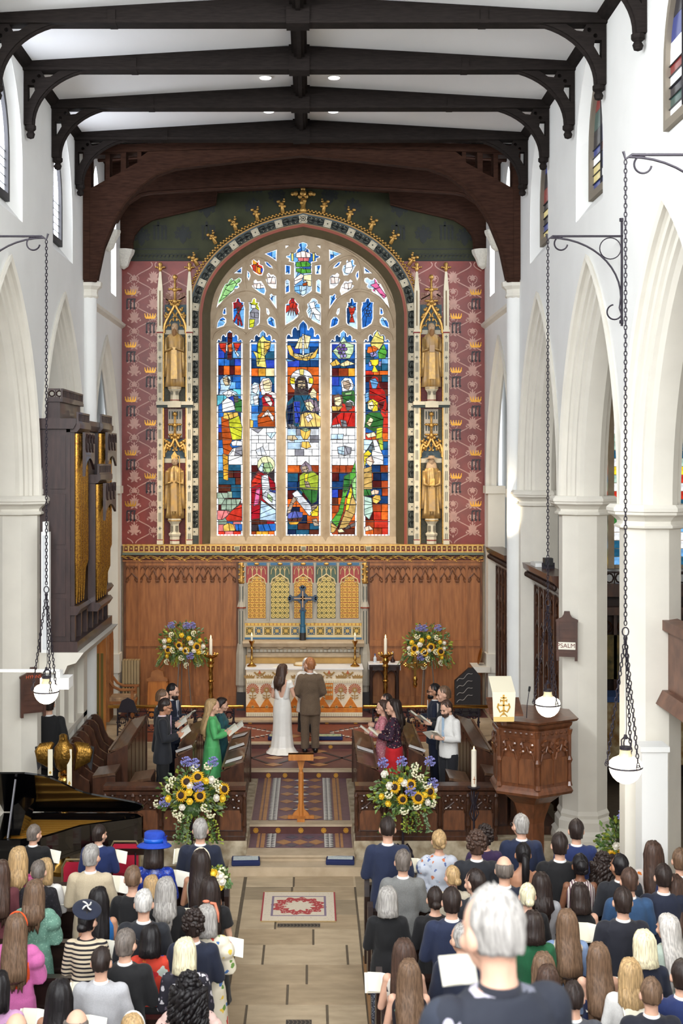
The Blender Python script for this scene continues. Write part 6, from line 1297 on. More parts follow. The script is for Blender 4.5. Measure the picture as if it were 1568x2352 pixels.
def crest(y0,y1,x,z,h=.16):
    b=MB().box(x-.02,x+.02,y0,y1,z,z+.03).box(x-.02,x+.02,y0,y1,z+h-.03,z+h);n_=max(3,int((y1-y0)/.12))
    for k in range(n_+1):yy=y0+(y1-y0)*k/n_;b.box(x-.015,x+.015,yy-.012,yy+.012,z,z+h)
    for k in range(n_):yy=y0+(y1-y0)*(k+.5)/n_;b.tube([(x,yy+.04*cos(a),z+h/2+.045*sin(a)) for a in (i*pi/4 for i in range(8))],.01,4,True)
    return b
crest(20.4,22.2,-3.72,7.08).obj('cresting',CASE,og)
b=MB().box(-4.5,-3.75,20.38,20.42,7.08,7.11).box(-4.5,-3.75,20.38,20.42,7.21,7.24)
for k in range(7):xx=-4.45+k*.115;b.tube([(xx+.045*cos(a),20.4,7.16+.045*sin(a)) for a in (i*pi/4 for i in range(8))],.011,4,True);b.box(xx-.065,xx-.05,20.385,20.415,7.09,7.22)
b.obj('cresting',CASE,og)
def tower(x,y0,y1,z0,z1,n_,feet,shade):
    for yy in (y0,y1):MB().box(x-.14,x-.02,yy-.02,yy+.02,z0-.1,z1).obj('tower_post',CASE,og)
    MB().prism([(x-.14,z1),(x+.02,z1),(x+.07,z1+.06),(x+.07,z1+.14),(x-.14,z1+.14)],'y',y0-.06,y1+.06).obj('tower_cornice',CASE,og);crest(y0-.04,y1+.04,x+.03,z1+.14,.17).obj('cresting',CASE,og)
    MB().prism([(x-.14,z0-.02),(x+.04,z0-.02),(x+.08,z0-.07),(x+.02,z0-.16),(x-.14,z0-.16)],'y',y0-.05,y1+.05).obj('pipe_shelf',CASE,og)
    w_=(y1-y0-.08)/n_
    for k in range(n_):
        yy=y0+.04+w_*(k+.5);r=w_*.4;f=feet*(1-.25*abs(k-(n_-1)/2)/n_)
        MB().lathe([(.012,z0),(r*.55,z0+f*.8),(r,z0+f),(r,z1-.02)],(x-.02,yy,0),10).obj('pipe',PIPE,og,smooth=40)
    hs=[];zt=z1;zl=z1-shade
    out=[(y0,zt),(y1,zt),(y1,zl-.08)]+[(y1-(y1-y0)*t,zl+(.22*sin(pi*t))*shade/.6-.08) for t in (.15,.3,.45,.6,.75,.9)]+[(y0,zl-.08-.1)]
    for k in range(3):
        for j in range(2):hs.append([(a,c) for a,c in arc(y0+(y1-y0)*(.2+.3*k),zt-shade*(.18+.3*j),min(.07,(y1-y0)*.09),0,2*pi,8)[:-1]])
    MB().prism(out,'x',x+.1,x+.14,hs).obj('carved_shade',CASE,og)
    rb_=MB()
    for k in range(3):rb_.tube([(x+.145,y0+(y1-y0)*(.2+.3*k)+.1*cos(a),zt-shade*.33+.14*sin(a)) for a in (i*pi/5 for i in range(9))],.014,4)
    rb_.obj('carved_ribs',CASE,og)
tower(-3.44,20.08,20.98,3.9,6.55,4,.7,.5);tower(-3.28,21.05,22.2,3.85,5.75,5,.55,.42);tower(-3.44,22.3,23.35,3.95,6.6,4,.75,.5)
MB().box(-4.6,-3.4,19.98,23.45,3.18,3.34).obj('bottom_rail',CASE,og)
for k in range(7):MB().box(-3.54,-3.46,20.1+k*.53,20.18+k*.53,3.34,3.78).obj('baluster',CASE,og)
struct(MB().prism([(-4.6,3.18),(-3.3,3.18),(-3.36,3.1),(-3.42,3.02),(-3.55,2.98),(-3.6,2.86),(-4.6,2.86)],'y',19.95,23.5).obj('trim_organ_corbel',CREAM))
wb=struct(MB().box(-4.7,-3.93,21.0,23.3,.5,2.9).box(-3.95,-3.86,21.35,21.45,.5,2.9).box(-3.95,-3.84,22.1,22.3,.5,2.9).box(-3.95,-3.82,22.95,23.3,.5,2.9).box(-3.95,-3.82,21.0,23.3,1.6,1.68).obj('wall_under_organ',CREAM))
# oak door beside the sanctuary, open against the wall
dr=struct(thing('door_1',None,None,(-3.9,24.6,.51)))
DOORW=mat('golden_oak_door',(196,124,52),.45,c2=(170,100,38),scale=3,stretch=(6,6,.6))
y0=24.45;x0=XZ(217,0,y0)[0];x1=XZ(243,0,y0)[0];z1=XZ(0,1470,y0)[1]
MB().box(x0,x1,y0,y0+.05,.52,z1-.15).prism([(x0,z1-.15),(x1,z1-.15),(x1,z1+.2),(x0+(x1-x0)*.5,z1+.05),(x0,z1-.05)],'y',y0,y0+.05).obj('door_leaf',DOORW,dr)
for k in range(2):xx=x0+(x1-x0)*(.3+.36*k);MB().box(xx-.025,xx+.025,y0-.01,y0+.01,1.25,z1-.25).obj('door_slot',mat('olive_glass',(110,92,30),.4),dr)
MB().ball((x0+.04,y0-.02,1.4),.025,8,5).obj('door_handle',IRON,dr)
# ---------------------------------------------------------------- sanctuary chair, radiator, prayer desk
CHW=mat('clergy_chair_oak',(166,108,58),.5,c2=(136,84,42),scale=5)
def clergy_chair(x,y,z,label,wide=.55):
    t=thing('clergy_chair',label,'chair',(x,y,z),group='tall sanctuary chairs')
    MB().box(x-.3,x-.24,y-.28,y+.28,z,z+1.75).prism([(y-.28,z+1.75),(y+.28,z+1.75),(y+.2,z+1.9),(y+.1,z+1.93),(y,z+2.05),(y-.1,z+1.93),(y-.2,z+1.9)],'x',x-.3,x-.24).obj('back',CHW,t)
    for k in range(3):MB().box(x-.245,x-.225,y-.22+k*.155,y-.1+k*.155,z+.6,z+1.65).obj('back_panel',OAK,t)
    MB().box(x-.26,x+.28,y-.27,y+.27,z+.36,z+.42).obj('seat',CHW,t);MB().box(x-.24,x+.26,y-.24,y+.24,z+.42,z+.5).obj('cushion',mat('striped_cushion',(200,168,130),.9,c2=(120,96,80),scale=20,stretch=(.3,4,.3)),t)
    for yy in (y-.25,y+.25):
        MB().tube([(x-.25,yy,z+.85),(x-.15,yy,z+.72),(x-.02,yy,z+.66),(x+.3,yy,z+.66)],.03,6).obj('arm',CHW,t);MB().box(x+.2,x+.26,yy-.03,yy+.03,z,z+.66).obj('front_leg',CHW,t)
    return t
clergy_chair(XZ(282,0,27.3)[0],27.3,.71,'tall-backed oak sanctuary chair with striped cushion at the left wall')
x,y,z=XZ(296,0,28.15)[0]+.06,28.15,.71
t=thing('radiator','old beige cast-iron radiator against the left oak panelling','radiator',(x,y,z));RAD=mat('beige_radiator',(168,146,108),.5)
for k in range(6):MB().loft([[(x-.16+k*.062+sx*.026,y+sy*.12,zz) for sx,sy in ((-1,-1),(1,-1),(1,1),(-1,1))] for zz in (z+.62,z+.66,z+1.08,z+1.12)]).box(x-.18+k*.062,x-.14+k*.062,y-.1,y+.1,z,z+.64).obj('radiator_section',RAD,t)
x,y,z=XZ(360,0,27.5)[0],27.6,.71
t=thing('prayer_desk','golden oak prayer desk with carved crest before the left panelling','desk',(x,y,z))
MB().prism([(x-.22,z),(x+.22,z),(x+.19,z+.75),(x-.19,z+.75)],'y',y-.02,y+.05).obj('front',DOORW,t);MB().prism([(x-.22,z+.75),(x+.22,z+.75),(x+.22,z+.8),(x+.14,z+.84),(x+.12,z+.95),(x,z+1.0),(x-.12,z+.95),(x-.14,z+.84),(x-.22,z+.8)],'y',y-.03,y+.06).obj('carved_crest',CHW,t);MB().box(x-.2,x+.2,y+.05,y+.4,z+.68,z+.72).obj('book_board',CHW,t)
for s in (-1,1):MB().box(x+s*.19-.02,x+s*.19+.02,y+.04,y+.38,z,z+.7).obj('side_panel',DOORW,t)
# stacked black wavy-edged chairs at the right of the sanctuary, and piscina shelf
x,y,z=XZ(1090,0,27.6)[0],27.6,.71
BLKF=mat('black_leather',(26,22,24),.5,bump=.1);SIL=mat('grey_piping',(150,146,144),.5)
t=thing('folded_screen','black panel with rows of pale wavy lines leaning at the right wall','screen',(x,y,z))
MB().prism([(x-.42,z),(x+.12,z),(x+.12,z+.85),(x-.02,z+1.02),(x-.12,z+1.02),(x-.42,z+.75)],'y',y,y+.12).obj('panel',BLKF,t)
for r in range(4):
    pts=[(x-.38+.022*k+.0,y-.006,z+.78-.15*r-.02*0+.022*k*.55+.025*sin(k*.75)-.03) for k in range(16)];MB().tube([(min(px_,x+.1),py_,min(pz_,z+.98)) for px_,py_,pz_ in pts],.007,4).obj('wavy_line',SIL,t)
sh_=struct(MB().prism([(3.97,1.62),(3.66,1.62),(3.6,1.74),(3.97,1.74)],'y',27.7,28.3).obj('trim_shelf_bracket',CREAM))
x,y,z=3.79,28.0,1.74
t=thing('brass_dish','round brass dish propped upright on the white wall shelf','dish',(x,y,z));MB().lathe([(.001,0),(.1,.0),(.18,.03),(.185,.035),(.18,.04),(.1,.012)],(0,0,0),20).xf(Matrix.Translation((x+.03,y,z+.185)) @ Matrix.Rotation(-1.35,4,'Y')).obj('dish',BRASS,t,smooth=40)
# parclose screens in the right arches
def parclose(x,y0,y1,z0,z1,label):
    t=thing('parclose_screen',label,'screen',(x,(y0+y1)/2,z0),group='carved oak parclose screens')
    MB().box(x,x+.08,y0,y1,z0,z1-.3).obj('back_board',OAKD,t)
    MB().prism([(x+.1,z1-.42),(x-.02,z1-.42),(x-.06,z1-.34),(x-.18,z1-.16),(x-.24,z1-.1),(x-.26,z1),(x+.1,z1)],'y',y0,y1).obj('coved_cornice',STALL,t);b=MB()
    n_=int((y1-y0)/.1)
    for k in range(n_):b.ball((x-.2,y0+.05+k*.1,z1-.2),(.04,.035,.05),6,4)
    tag(b.obj('carved_frieze',DK,t,smooth=True),kind='stuff');n_=max(2,int((y1-y0)/.42))
    for k in range(n_+1):yy=y0+(y1-y0)*k/n_;MB().box(x-.05,x+.02,yy-.03,yy+.03,z0,z1-.4).obj('stile',STALL,t)
    for k in range(n_):
        ya,yb=y0+(y1-y0)*k/n_+.05,y0+(y1-y0)*(k+1)/n_-.05;ym=(ya+yb)/2
        for z in (z1-.75,z1-1.3,z1-1.9):
            b=MB();b.tube([(x-.02,ya,z),(x-.02,ya+.03,z+.18),(x-.02,ym,z+.3),(x-.02,yb-.03,z+.18),(x-.02,yb,z)],.02,5);[b.ball((x-.025,yy,z+.02),(.02,.03,.04),6,4) for yy in (ya+.05,yb-.05)];b.obj('carved_tracery',STALL,t)
parclose(4.2,20.5,23.33,.37,4.3,'carved oak parclose screen filling the right arch behind the pulpit');parclose(4.12,25.0,27.6,.63,4.3,'carved oak parclose screen in the right wall of the sanctuary')
t=thing('floodlight','small black floodlight resting on top of the carved screen','light',(4.15,21.9,4.3));MB().box(4.08,4.22,21.85,22.05,4.36,4.48).obj('housing',mat('black_plastic',(20,20,22),.5),t);MB().box(4.05,4.26,21.93,21.97,4.3,4.4).obj('bracket',IRON,t);MB().box(4.1,4.2,22.05,22.06,4.38,4.46).obj('lens',mat('lamp_glass',(240,236,220),.2),t)
tag(MB().box(4.0,4.2,22.3,22.8,4.3,4.36).obj('cable_tray',WHITEP),'white plastic tray lying along the top of the carved screen','tray')
# south chapel seen through the arches
struct(MB().box(4.7,9.2,26.4,26.6,-.1,9).obj('wall_chapel',WHITE));struct(MB().box(-9.2,-4.7,24.2,24.4,-.1,9.4).obj('wall_organ_chamber',mat('chamber_wall',(176,164,146),.8)))
cwn=struct(thing('window_2',None,None,(6.6,26.35,3.9)));rw=random.Random(3)
MB().prism([(5.4,3.95),(7.9,3.95),(7.9,6.6),(6.65,8.4),(5.4,6.6)],'y',26.3,26.4).obj('window_frame',STONE,cwn)
pm=MB().box(-.1,.1,-.01,0,-.075,.075).mesh('pane',GLC[0])
for i in range(10):
    for j in range(17):
        x,z=5.62+i*.23,4.1+j*.165
        if z > 6.5 and abs(x-6.65) > (8.2-z)*.65:continue
        if i % 3 == 2 and 0:continue
        inst(pm,'pane',(x,26.3,z),cwn,m=rw.choice([glass('white'),glass('white'),glass('yellow'),glass('sky'),glass('teal'),glass('red'),glass('palegreen'),glass('dkgreen')]))
for x in (6.19,7.11):MB().box(x-.06,x+.06,26.2,26.3,3.95,7.2).obj('mullion',STONE,cwn)
cs2=thing('chapel_screen','dark carved chapel screen and reredos seen beyond the right pillars','screen',(6.6,25.2,0))
MB().box(5.0,8.9,25.3,25.36,0,3.6).obj('back_board',DK,cs2);MB().box(5.0,8.9,25.1,25.36,3.5,3.75).box(5.0,8.9,25.05,25.36,3.15,3.3).obj('beam',STALL,cs2);b=MB()
for k in range(18):xx=5.1+k*.2;b.tube([(xx+.08*cos(a),25.1,3.86+.09*sin(a)) for a in (i*pi/4 for i in range(8))],.016,4,True);b.box(xx+.09,xx+.11,25.08,25.12,3.75,3.98)
b.box(5,8.9,25.08,25.12,3.95,3.99);b.obj('cresting',DK,cs2);b=MB()
for k in range(9):
    xx=5.2+k*.42;b.box(xx-.03,xx+.03,25.2,25.3,.9,3.2)
    for z in (2.9,2.6):b.tube([(xx+.21+.15*cos(a),25.25,z+.12*sin(a)) for a in (i*pi/6 for i in range(12))],.02,4,True)
b.obj('tracery',STALL,cs2)
MB().box(5.6,7.4,25.2,25.28,1.9,2.75).obj('painted_panel',mat('painted_saint_panel',(150,124,66),.6,c2=(70,70,40),scale=5),cs2)
ca=thing('chapel_altar','chapel altar with blue top and flowered cream frontal beyond the right pillars','altar',(6.5,24.7,0));MB().box(5.4,7.6,24.3,25.0,1.62,1.72).obj('blue_cover',mat('blue_cloth',(62,94,150),.7),ca);MB().box(5.42,7.58,24.32,24.98,.45,1.62).obj('frontal',mat('cream_frontal',(206,190,150),.8,c2=(150,110,60),scale=8),ca);b=MB();rg=random.Random(9)
for k in range(16):xx,zz=rg.uniform(5.5,7.5),rg.uniform(.8,1.4);b.tube([(xx,24.31,zz-.3),(xx+.05,24.31,zz-.1),(xx+.02,24.31,zz)],.012,4);b.ball((xx+.02,24.31,zz+.03),(.05,.012,.06),6,4)
b.obj('embroidery',OLV,ca)
# ---------------------------------------------------------------- pulpit
px_,py_,zb_,zt_=3.34,18.85,1.42,2.46
pt=thing('pulpit','octagonal carved oak pulpit on a stem in front of the right pillar','pulpit',(px_,py_,0))
PW=mat('pulpit_oak',(118,70,42),.35,c2=(84,48,28),scale=4,stretch=(3,3,1),coat=.3)
a0=pi/6;k6=1/cos(pi/6)
MB().lathe([(.5*k6,zb_+.06),(.5*k6,zt_-.12)],(px_,py_,0),6,a0).obj('tub',PW,pt)
MB().lathe([(.5*k6,zt_-.14),(.53*k6,zt_-.1),(.54*k6,zt_-.06),(.6*k6,zt_-.03),(.62*k6,zt_),(.44*k6,zt_+.01)],(px_,py_,0),6,a0).obj('rim',PW,pt)
MB().lathe([(.16,zb_-.52),(.2,zb_-.5),(.22,zb_-.42),(.3,zb_-.2),(.42*k6,zb_-.05),(.53*k6,zb_-.03),(.55*k6,zb_+.01),(.53*k6,zb_+.05),(.5*k6,zb_+.09)],(px_,py_,0),6,a0).obj('corbelled_base',PW,pt)
MB().lathe([(.36,0),(.36,.12),(.22,.2),(.2,.3),(.2,zb_-.5)],(px_,py_,0),6,a0).obj('stem',PW,pt)
for k in range(6):
    an=a0+pi/6+k*pi/3
    if sin(an) > .7:continue
    M_=Matrix.Translation((px_,py_,0)) @ Matrix.Rotation(an,4,'Z')   # local +x = outward
    b=MB().box(.5,.51,-.24,.24,zb_+.14,zb_+.5);b.xf(M_).obj('panel',OAKD,pt);b=MB()
    for c in (-.13,.13):
        for s in (-1,1):b.tube([(.515,c+s*.11,zb_+.48),(.52,c+s*.09,zb_+.58),(.52,c+s*.03,zb_+.6),(.52,c,zb_+.68)],.014,5);b.tube([(.52,c+s*.1,zb_+.62),(.525,c+s*.05,zb_+.66),(.52,c+s*.07,zb_+.74),(.52,c+s*.01,zb_+.76)],.015,5);b.ball((.52,c+s*.055,zb_+.6),(.02,.03,.03),6,4);b.ball((.52,c+s*.08,zb_+.7),(.02,.03,.03),6,4)
    b.box(.5,.515,-.26,.26,zb_+.8,zb_+.9).box(.5,.52,-.01,.01,zb_+.12,zb_+.52)
    for j in range(6):b.ball((.515,-.2+j*.08,zb_+.85),(.015,.03,.025),6,4)
    b.xf(M_).obj('carved_tracery',PW,pt)
    M2=Matrix.Translation((px_,py_,0)) @ Matrix.Rotation(an+pi/6,4,'Z');MB().lathe([(.05,zb_+.08),(.035,zb_+.14),(.03,zb_+.4),(.05,zb_+.45),(.03,zb_+.5),(.03,zb_+.8),(.05,zb_+.88)],(.575,0,0),8).xf(M2).obj('corner_buttress',PW,pt)
fx_=XZ(1152,0,18.3)[0]
MB().prism([(18.05,zt_+.12),(18.45,zt_+.28),(18.45,zt_+.31),(18.05,zt_+.15)],'x',fx_-.2,fx_+.26).obj('book_board',PW,pt);MB().box(fx_+.0,fx_+.06,18.25,18.5,zt_-.05,zt_+.2).obj('board_bracket',PW,pt)
t=thing('pulpit_fall','white silk pulpit fall embroidered with a gold cross and crown','cloth',(fx_-.02,18.04,zt_-.2));ZF=lambda py:XZ(0,py,18.04)[1]
MB().prism([(fx_-.17,ZF(1592)),(fx_+.15,ZF(1592)),(fx_+.13,ZF(1657)),(fx_-.155,ZF(1656))],'y',18.025,18.035).prism([(18.03,ZF(1592)),(18.44,ZF(1592)+.16),(18.44,ZF(1592)+.17),(18.03,ZF(1592)+.012)],'x',fx_-.17,fx_+.15).obj('cloth',mat('ivory_satin',(240,232,206),.5),t);b=MB();xm=fx_-.015
zc=ZF(1620);b.box(xm-.012,xm+.012,18.018,18.026,zc-.13,zc+.15).box(xm-.04,xm+.04,18.018,18.026,zc+.1,zc+.115).box(xm-.07,xm+.07,18.018,18.026,zc-.005,zc+.012)
for s in (-1,1):b.tube([(xm,18.02,zc+.06),(xm+s*.05,18.02,zc+.08),(xm+s*.04,18.02,zc+.05)],.009,4);b.tube([(xm+s*.07,18.02,zc+.03),(xm+s*.085,18.02,zc-.02),(xm+s*.05,18.02,zc-.09),(xm,18.02,zc-.06)],.011,4);b.tube([(xm,18.02,zc-.1),(xm+s*.05,18.02,zc-.15)],.008,4)
b.obj('gold_embroidery',mat('fringe_gold2',(206,162,70),.5,.3),t);MB().box(fx_-.155,fx_+.128,18.018,18.03,ZF(1657),ZF(1646)).obj('fringe',mat('gold_fringe',(222,192,120),.7),t)
t=thing('microphone','thin gooseneck microphone rising from the pulpit rim','microphone',(px_-.1,18.5,zt_));MB().tube([(px_-.12,18.5,zt_),(px_-.11,18.5,zt_+.2),(px_-.08,18.52,zt_+.38)],.006,5).obj('neck',IRON,t);MB().tube([(px_-.08,18.52,zt_+.38),(px_-.07,18.52,zt_+.45)],.016,8).obj('head',mat('black_plastic'),t)
# ---------------------------------------------------------------- paschal candle
y=19.3;x=XZ(1088,0,y)[0];zp=XZ(0,1807,y)[1]
t=thing('paschal_candle','very tall white paschal candle on a black iron stand by the right screen','candle',(x,y,0))
b=MB().tube([(x,y,0),(x,y,zp)],.016,8).lathe([(.02,zp-.06),(.09,zp-.02),(.1,zp),(.05,zp+.005)],(x,y,0),12)
for k in range(4):a=k*pi/2+.4;b.tube([(x,y,.3),(x+.14*cos(a),y+.14*sin(a),.2),(x+.2*cos(a),y+.2*sin(a),.03),(x+.25*cos(a),y+.25*sin(a),.0)],.011,5);b.tube([(x+.02*cos(a),y+.02*sin(a),zp-.5),(x+.08*cos(a),y+.08*sin(a),zp-.4),(x+.03*cos(a),y+.03*sin(a),zp-.25),(x+.08*cos(a),y+.08*sin(a),zp-.08)],.008,5)
b.obj('stand',IRON,t);zq=XZ(0,1722,y)[1];MB().lathe([(.04,zp),(.04,zq-.01),(.03,zq)],(x,y,0),16).obj('candle',WAX,t,smooth=40);flame(x,y,zq-.01,t)
b=MB().box(x-.004,x+.004,y-.046,y-.038,zp+.05,zp+.16).box(x-.018,x+.018,y-.046,y-.036,zp+.115,zp+.123).lathe([(.013,0)]*2,(x,y,zp+.05),8)
b.obj('painted_cross',mat('red_gold_paint',(190,120,70),.5),t)
# ---------------------------------------------------------------- brass eagle lectern
x,y=XZ(148,0,19.42)[0],19.42;zk=lambda py:XZ(0,py,y)[1]
t=thing('eagle_lectern','brass eagle lectern with spread wings behind the piano','lectern',(x,y,0))
MB().lathe([(.25,0),(.25,.06),(.12,.15),(.05,.25),(.05,.9),(.09,.95),(.05,1.0),(.04,zk(1800))],(x,y,0),14).obj('pedestal',BRASS,t,smooth=40);MB().ball((x,y,zk(1793)),.1,14,8).obj('orb',BRASS,t,smooth=True)
bd=MB().loft([[(x+r*cos(a),y+dy+r*.8*sin(a),zk(py)) for a in (2*pi*i/14 for i in range(14))] for py,r,dy in ((1775,.05,-.02),(1760,.13,-.02),(1735,.16,-.03),(1715,.14,-.04),(1705,.09,-.06),(1696,.065,-.08),(1686,.06,-.1),(1682,.03,-.1))]);bd.tube([(x,y-.12,zk(1687)),(x+.02,y-.2,zk(1692)),(x+.02,y-.21,zk(1697))],[.035,.02,.005],6);bd.obj('body',mat('old_brass',(150,112,50),.35,.9,var=.3,scale=26,bump=.5),t,smooth=True)
for s in (-1,1):
    MB().tube([(x+s*.06,y-.04,zk(1772)),(x+s*.06,y-.05,zk(1782))],.025,6).obj('leg',BRASS,t)
    for k in range(7):
        f=k/6;a0_=(x+s*(.17+.16*f),zk(1712+4*f));MB().tube([(a0_[0],y-.02,a0_[1]+.05),(a0_[0]+s*.06,y-.05,a0_[1]-.05),(a0_[0]+s*.03,y-.05,zk(1745+14*(1-f))),(a0_[0]-s*.02,y-.03,zk(1752+16*(1-f)))],[.035,.045,.04,.015],6).obj('wing_feather',mat('old_brass'),t,smooth=True)
    MB().prism([(x+s*.2,zk(1708)),(x+s*.44,zk(1716)),(x+s*.4,zk(1770)),(x+s*.36,zk(1762))],'y',y+.0,y+.04).obj('wing_back',mat('black_paint'),t)
for s,px in ((-1,116),(1,160)):
    xx=XZ(px,0,y-.1)[0];rb2=thing('lectern_ribbon','long white embroidered ribbon hanging from the eagle lectern, %s one' % ('left' if s < 0 else 'right'),'ribbon',(xx,y-.1,zk(1780)),group='lectern ribbons');MB().box(xx-.035,xx+.035,y-.12,y-.112,zk(1777 if s < 0 else 1803),zk(1717)).obj('ribbon',mat('ivory_satin'),rb2);MB().prism([(xx-.02,zk(1770 if s < 0 else 1795)),(xx,zk(1766 if s < 0 else 1789)),(xx+.02,zk(1770 if s < 0 else 1795)),(xx,zk(1774 if s < 0 else 1800))],'y',y-.126,y-.12).obj('emblem',mat('fringe_gold2'),rb2)
# ---------------------------------------------------------------- hymn boards
def text(body,size,loc,rot,m,par,name='lettering'):
    cu=bpy.data.curves.new(name,'FONT');cu.body=body;cu.size=size;cu.extrude=.001;cu.align_x='CENTER';cu.align_y='CENTER';cu.materials.append(m)
    o=bpy.data.objects.new(name,cu);o.location=loc;o.rotation_euler=rot
    from mathutils import Euler
    o.matrix_basis=Matrix.Translation(loc) @ Euler(rot).to_matrix().to_4x4();link(o,par,True);dg=bpy.context.evaluated_depsgraph_get();me=bpy.data.meshes.new_from_object(o.evaluated_get(dg));q=bpy.data.objects.new(name,me);q.matrix_basis=o.matrix_basis.copy();bpy.data.objects.remove(o);return tag(link(q,par,True),kind='stuff')
def board(x,y,z,rz,w_,h,label,rows):
    t=thing('hymn_board',label,'board',(x,y,z),rz,'hymn boards');BW=mat('board_wood',(84,50,36),.45,c2=(62,36,26),scale=5)
    MB().box(-w_/2,w_/2,-.025,.02,0,h).obj('panel',BW,t,local=True)
    MB().prism([(-w_/2-.03,h),(w_/2+.03,h),(w_/2+.03,h+.03),(w_/2-.06,h+.07),(.05,h+.11),(.04,h+.16),(-.04,h+.16),(-.05,h+.11),(-w_/2+.06,h+.07),(-w_/2-.03,h+.03)],'y',-.035,.02).obj('pediment',BW,t,local=True)
    for s in (-1,1):MB().box(s*w_/2-.02,s*w_/2+.02,-.04,.02,-.06,h+.02).obj('side_rail',BW,t,local=True)
    for k in range(rows):MB().box(-w_/2+.02,w_/2-.02,-.035,-.02,h*(k+.3)/(rows+.3),h*(k+.3)/(rows+.3)+.012).obj('slot_rail',BW,t,local=True)
    return t
bt=board(XZ(1300,0,19.6)[0]-.0,19.55,3.18,R_(-12),.27,.52,'wooden hymn board with a white card reading PSALM on the right pillar',4)
MB().box(-.125,.125,-.042,-.03,.11,.22).obj('card',PAPER,bt,local=True);text('PSALM',.092,(-.01,-.044,.165),(pi/2,0,0),mat('red_ink',(120,66,56),.6),bt)
bt=board(XZ(77,0,19.55)[0],19.5,2.35,R_(28),.34,.52,'empty wooden hymn board with orange heading on the left pillar',6);text('HYMNS',.07,(0,-.038,.54),(pi/2,0,0),mat('orange_ink',(204,84,46),.5),bt)
# ---------------------------------------------------------------- pendant lamps on wrought-iron brackets
OPAL=mat('lit_opal_glass',(255,246,226),.3,emit=2.6)
def torus_link(b,c,r,h,ax):
    n_=8;pts=[]
    for i in range(n_):
        a=2*pi*i/n_;u,v=r*cos(a),h*sin(a);pts.append((c[0]+(u if ax == 0 else 0),c[1]+(u if ax else 0),c[2]+v))
    b.tube(pts,.0055,4,True)
def chain(b,p,q,l=.05):
    p,q=V(p),V(q);n_=max(2,int((q-p).length/(l*.8)))
    for k in range(n_):torus_link(b,p.lerp(q,(k+.5)/n_),.013,l*.5,k % 2)
def lamp(s,y,zbr,zb,label):
    x=s*3.07;xw=s*3.985
    t=thing('pendant_lamp',label,'lamp',(x,y,zb-.16),group='opal bowl lamps on chains')
    b=MB().tube([(xw,y,zbr),(x+s*.06,y,zbr),(x,y,zbr-.04),(x-s*.02,y,zbr+.03)],.014,6).tube([(xw-s*.01,y,zbr+.22),(xw-s*.01,y,zbr-1.1)],.014,6)
    b.tube([(xw-s*.02+s*(-.86)*(1-cos(pi/2*k/12)),y,zbr-.75+.73*sin(pi/2*k/12)) for k in range(13)],.012,6);b.tube([(xw-s*.15+.13*cos(a),y,zbr-.15+.13*sin(a)) for a in (i*pi/12 for i in range(24))],.007,5,True)
    b.tube([(x+s*.18,y,zbr-.01)]+[(x+s*.16+.08*cos(a),y,zbr-.09+.08*sin(a)) for a in (1.6+i*.25 for i in range(19))],.01,5);b.tube([(xw-s*.02,y,zbr-.72),(xw-s*.04,y,zbr-.88)]+[(xw-s*.1+s*.09*cos(a),y,zbr-.93+.09*sin(a)) for a in (-.3-.25*q for q in range(18))],.01,5)
    for zz in (zbr+.2,zbr-1.05):b.lathe([(.03,-.02),(.03,.02)],(xw-s*.01,y,zz),6)
    b.obj('bracket',IRON,t);zr=zb+1.25
    c=MB();chain(c,(x,y,zbr-.05),(x,y,zr+.06));c.tube([(x+.03*cos(i*pi/5),y,zr+.04*sin(i*pi/5)) for i in range(10)],.007,5,True);rim=[]
    for k in range(3):a=-pi/2+.5+k*2*pi/3;e=(x+.17*cos(a),y+.17*sin(a),zb+.03);rim.append(e);chain(c,(x,y,zr-.04),e);c.tube([(e[0]+.02*cos(i*pi/4),e[1],e[2]+.02*sin(i*pi/4)) for i in range(8)],.005,4,True)
    c.tube([(x,y,zr-.05),(x+.01,y,zb+.35),(x,y,zb+.28)],.004,4);tag(c.obj('chains',IRON,t),kind='stuff')
    MB().lathe([(.002,-.15),(.04,-.146),(.08,-.128),(.115,-.095),(.138,-.055),(.15,-.01),(.152,.02),(.145,.05),(.12,.075),(.085,.09),(.07,.1)],(x,y,zb),24).obj('opal_bowl',OPAL,t,smooth=True);MB().lathe([(.153,-.006),(.157,0),(.153,.012)],(x,y,zb),24).obj('rim_band',IRON,t)
    MB().lathe([(.07,.09),(.05,.13),(.05,.17)],(x,y,zb),14).obj('gallery',mat('cream_enamel',(222,208,168),.4),t);b=MB().lathe([(.055,.165),(.055,.19)],(x,y,zb),12).lathe([(.02,.26),(.015,.3)],(x,y,zb),8)
    for k in range(3):a=k*2*pi/3;b.tube([(x+.05*cos(a),y+.05*sin(a),zb+.19),(x+.055*cos(a),y+.055*sin(a),zb+.24),(x+.01*cos(a),y+.01*sin(a),zb+.28)],.007,5)
    b.obj('cap',IRON,t)
    l=bpy.data.lights.new('lamp_glow','POINT');l.energy=16;l.color=(1,.9,.74);l.shadow_soft_size=.15;o=bpy.data.objects.new('lamp_glow',l);COL.objects.link(o);o.location=(x,y,zb-.3)
lamp(1,16.0,8.86,3.12,'lit opal bowl lamp on chains in front of the pulpit');lamp(1,12.05,8.93,3.28,'largest lit opal bowl lamp hanging at the far right');lamp(-1,16.0,8.86,3.28,'lit opal bowl lamp hanging beside the projector on the left')
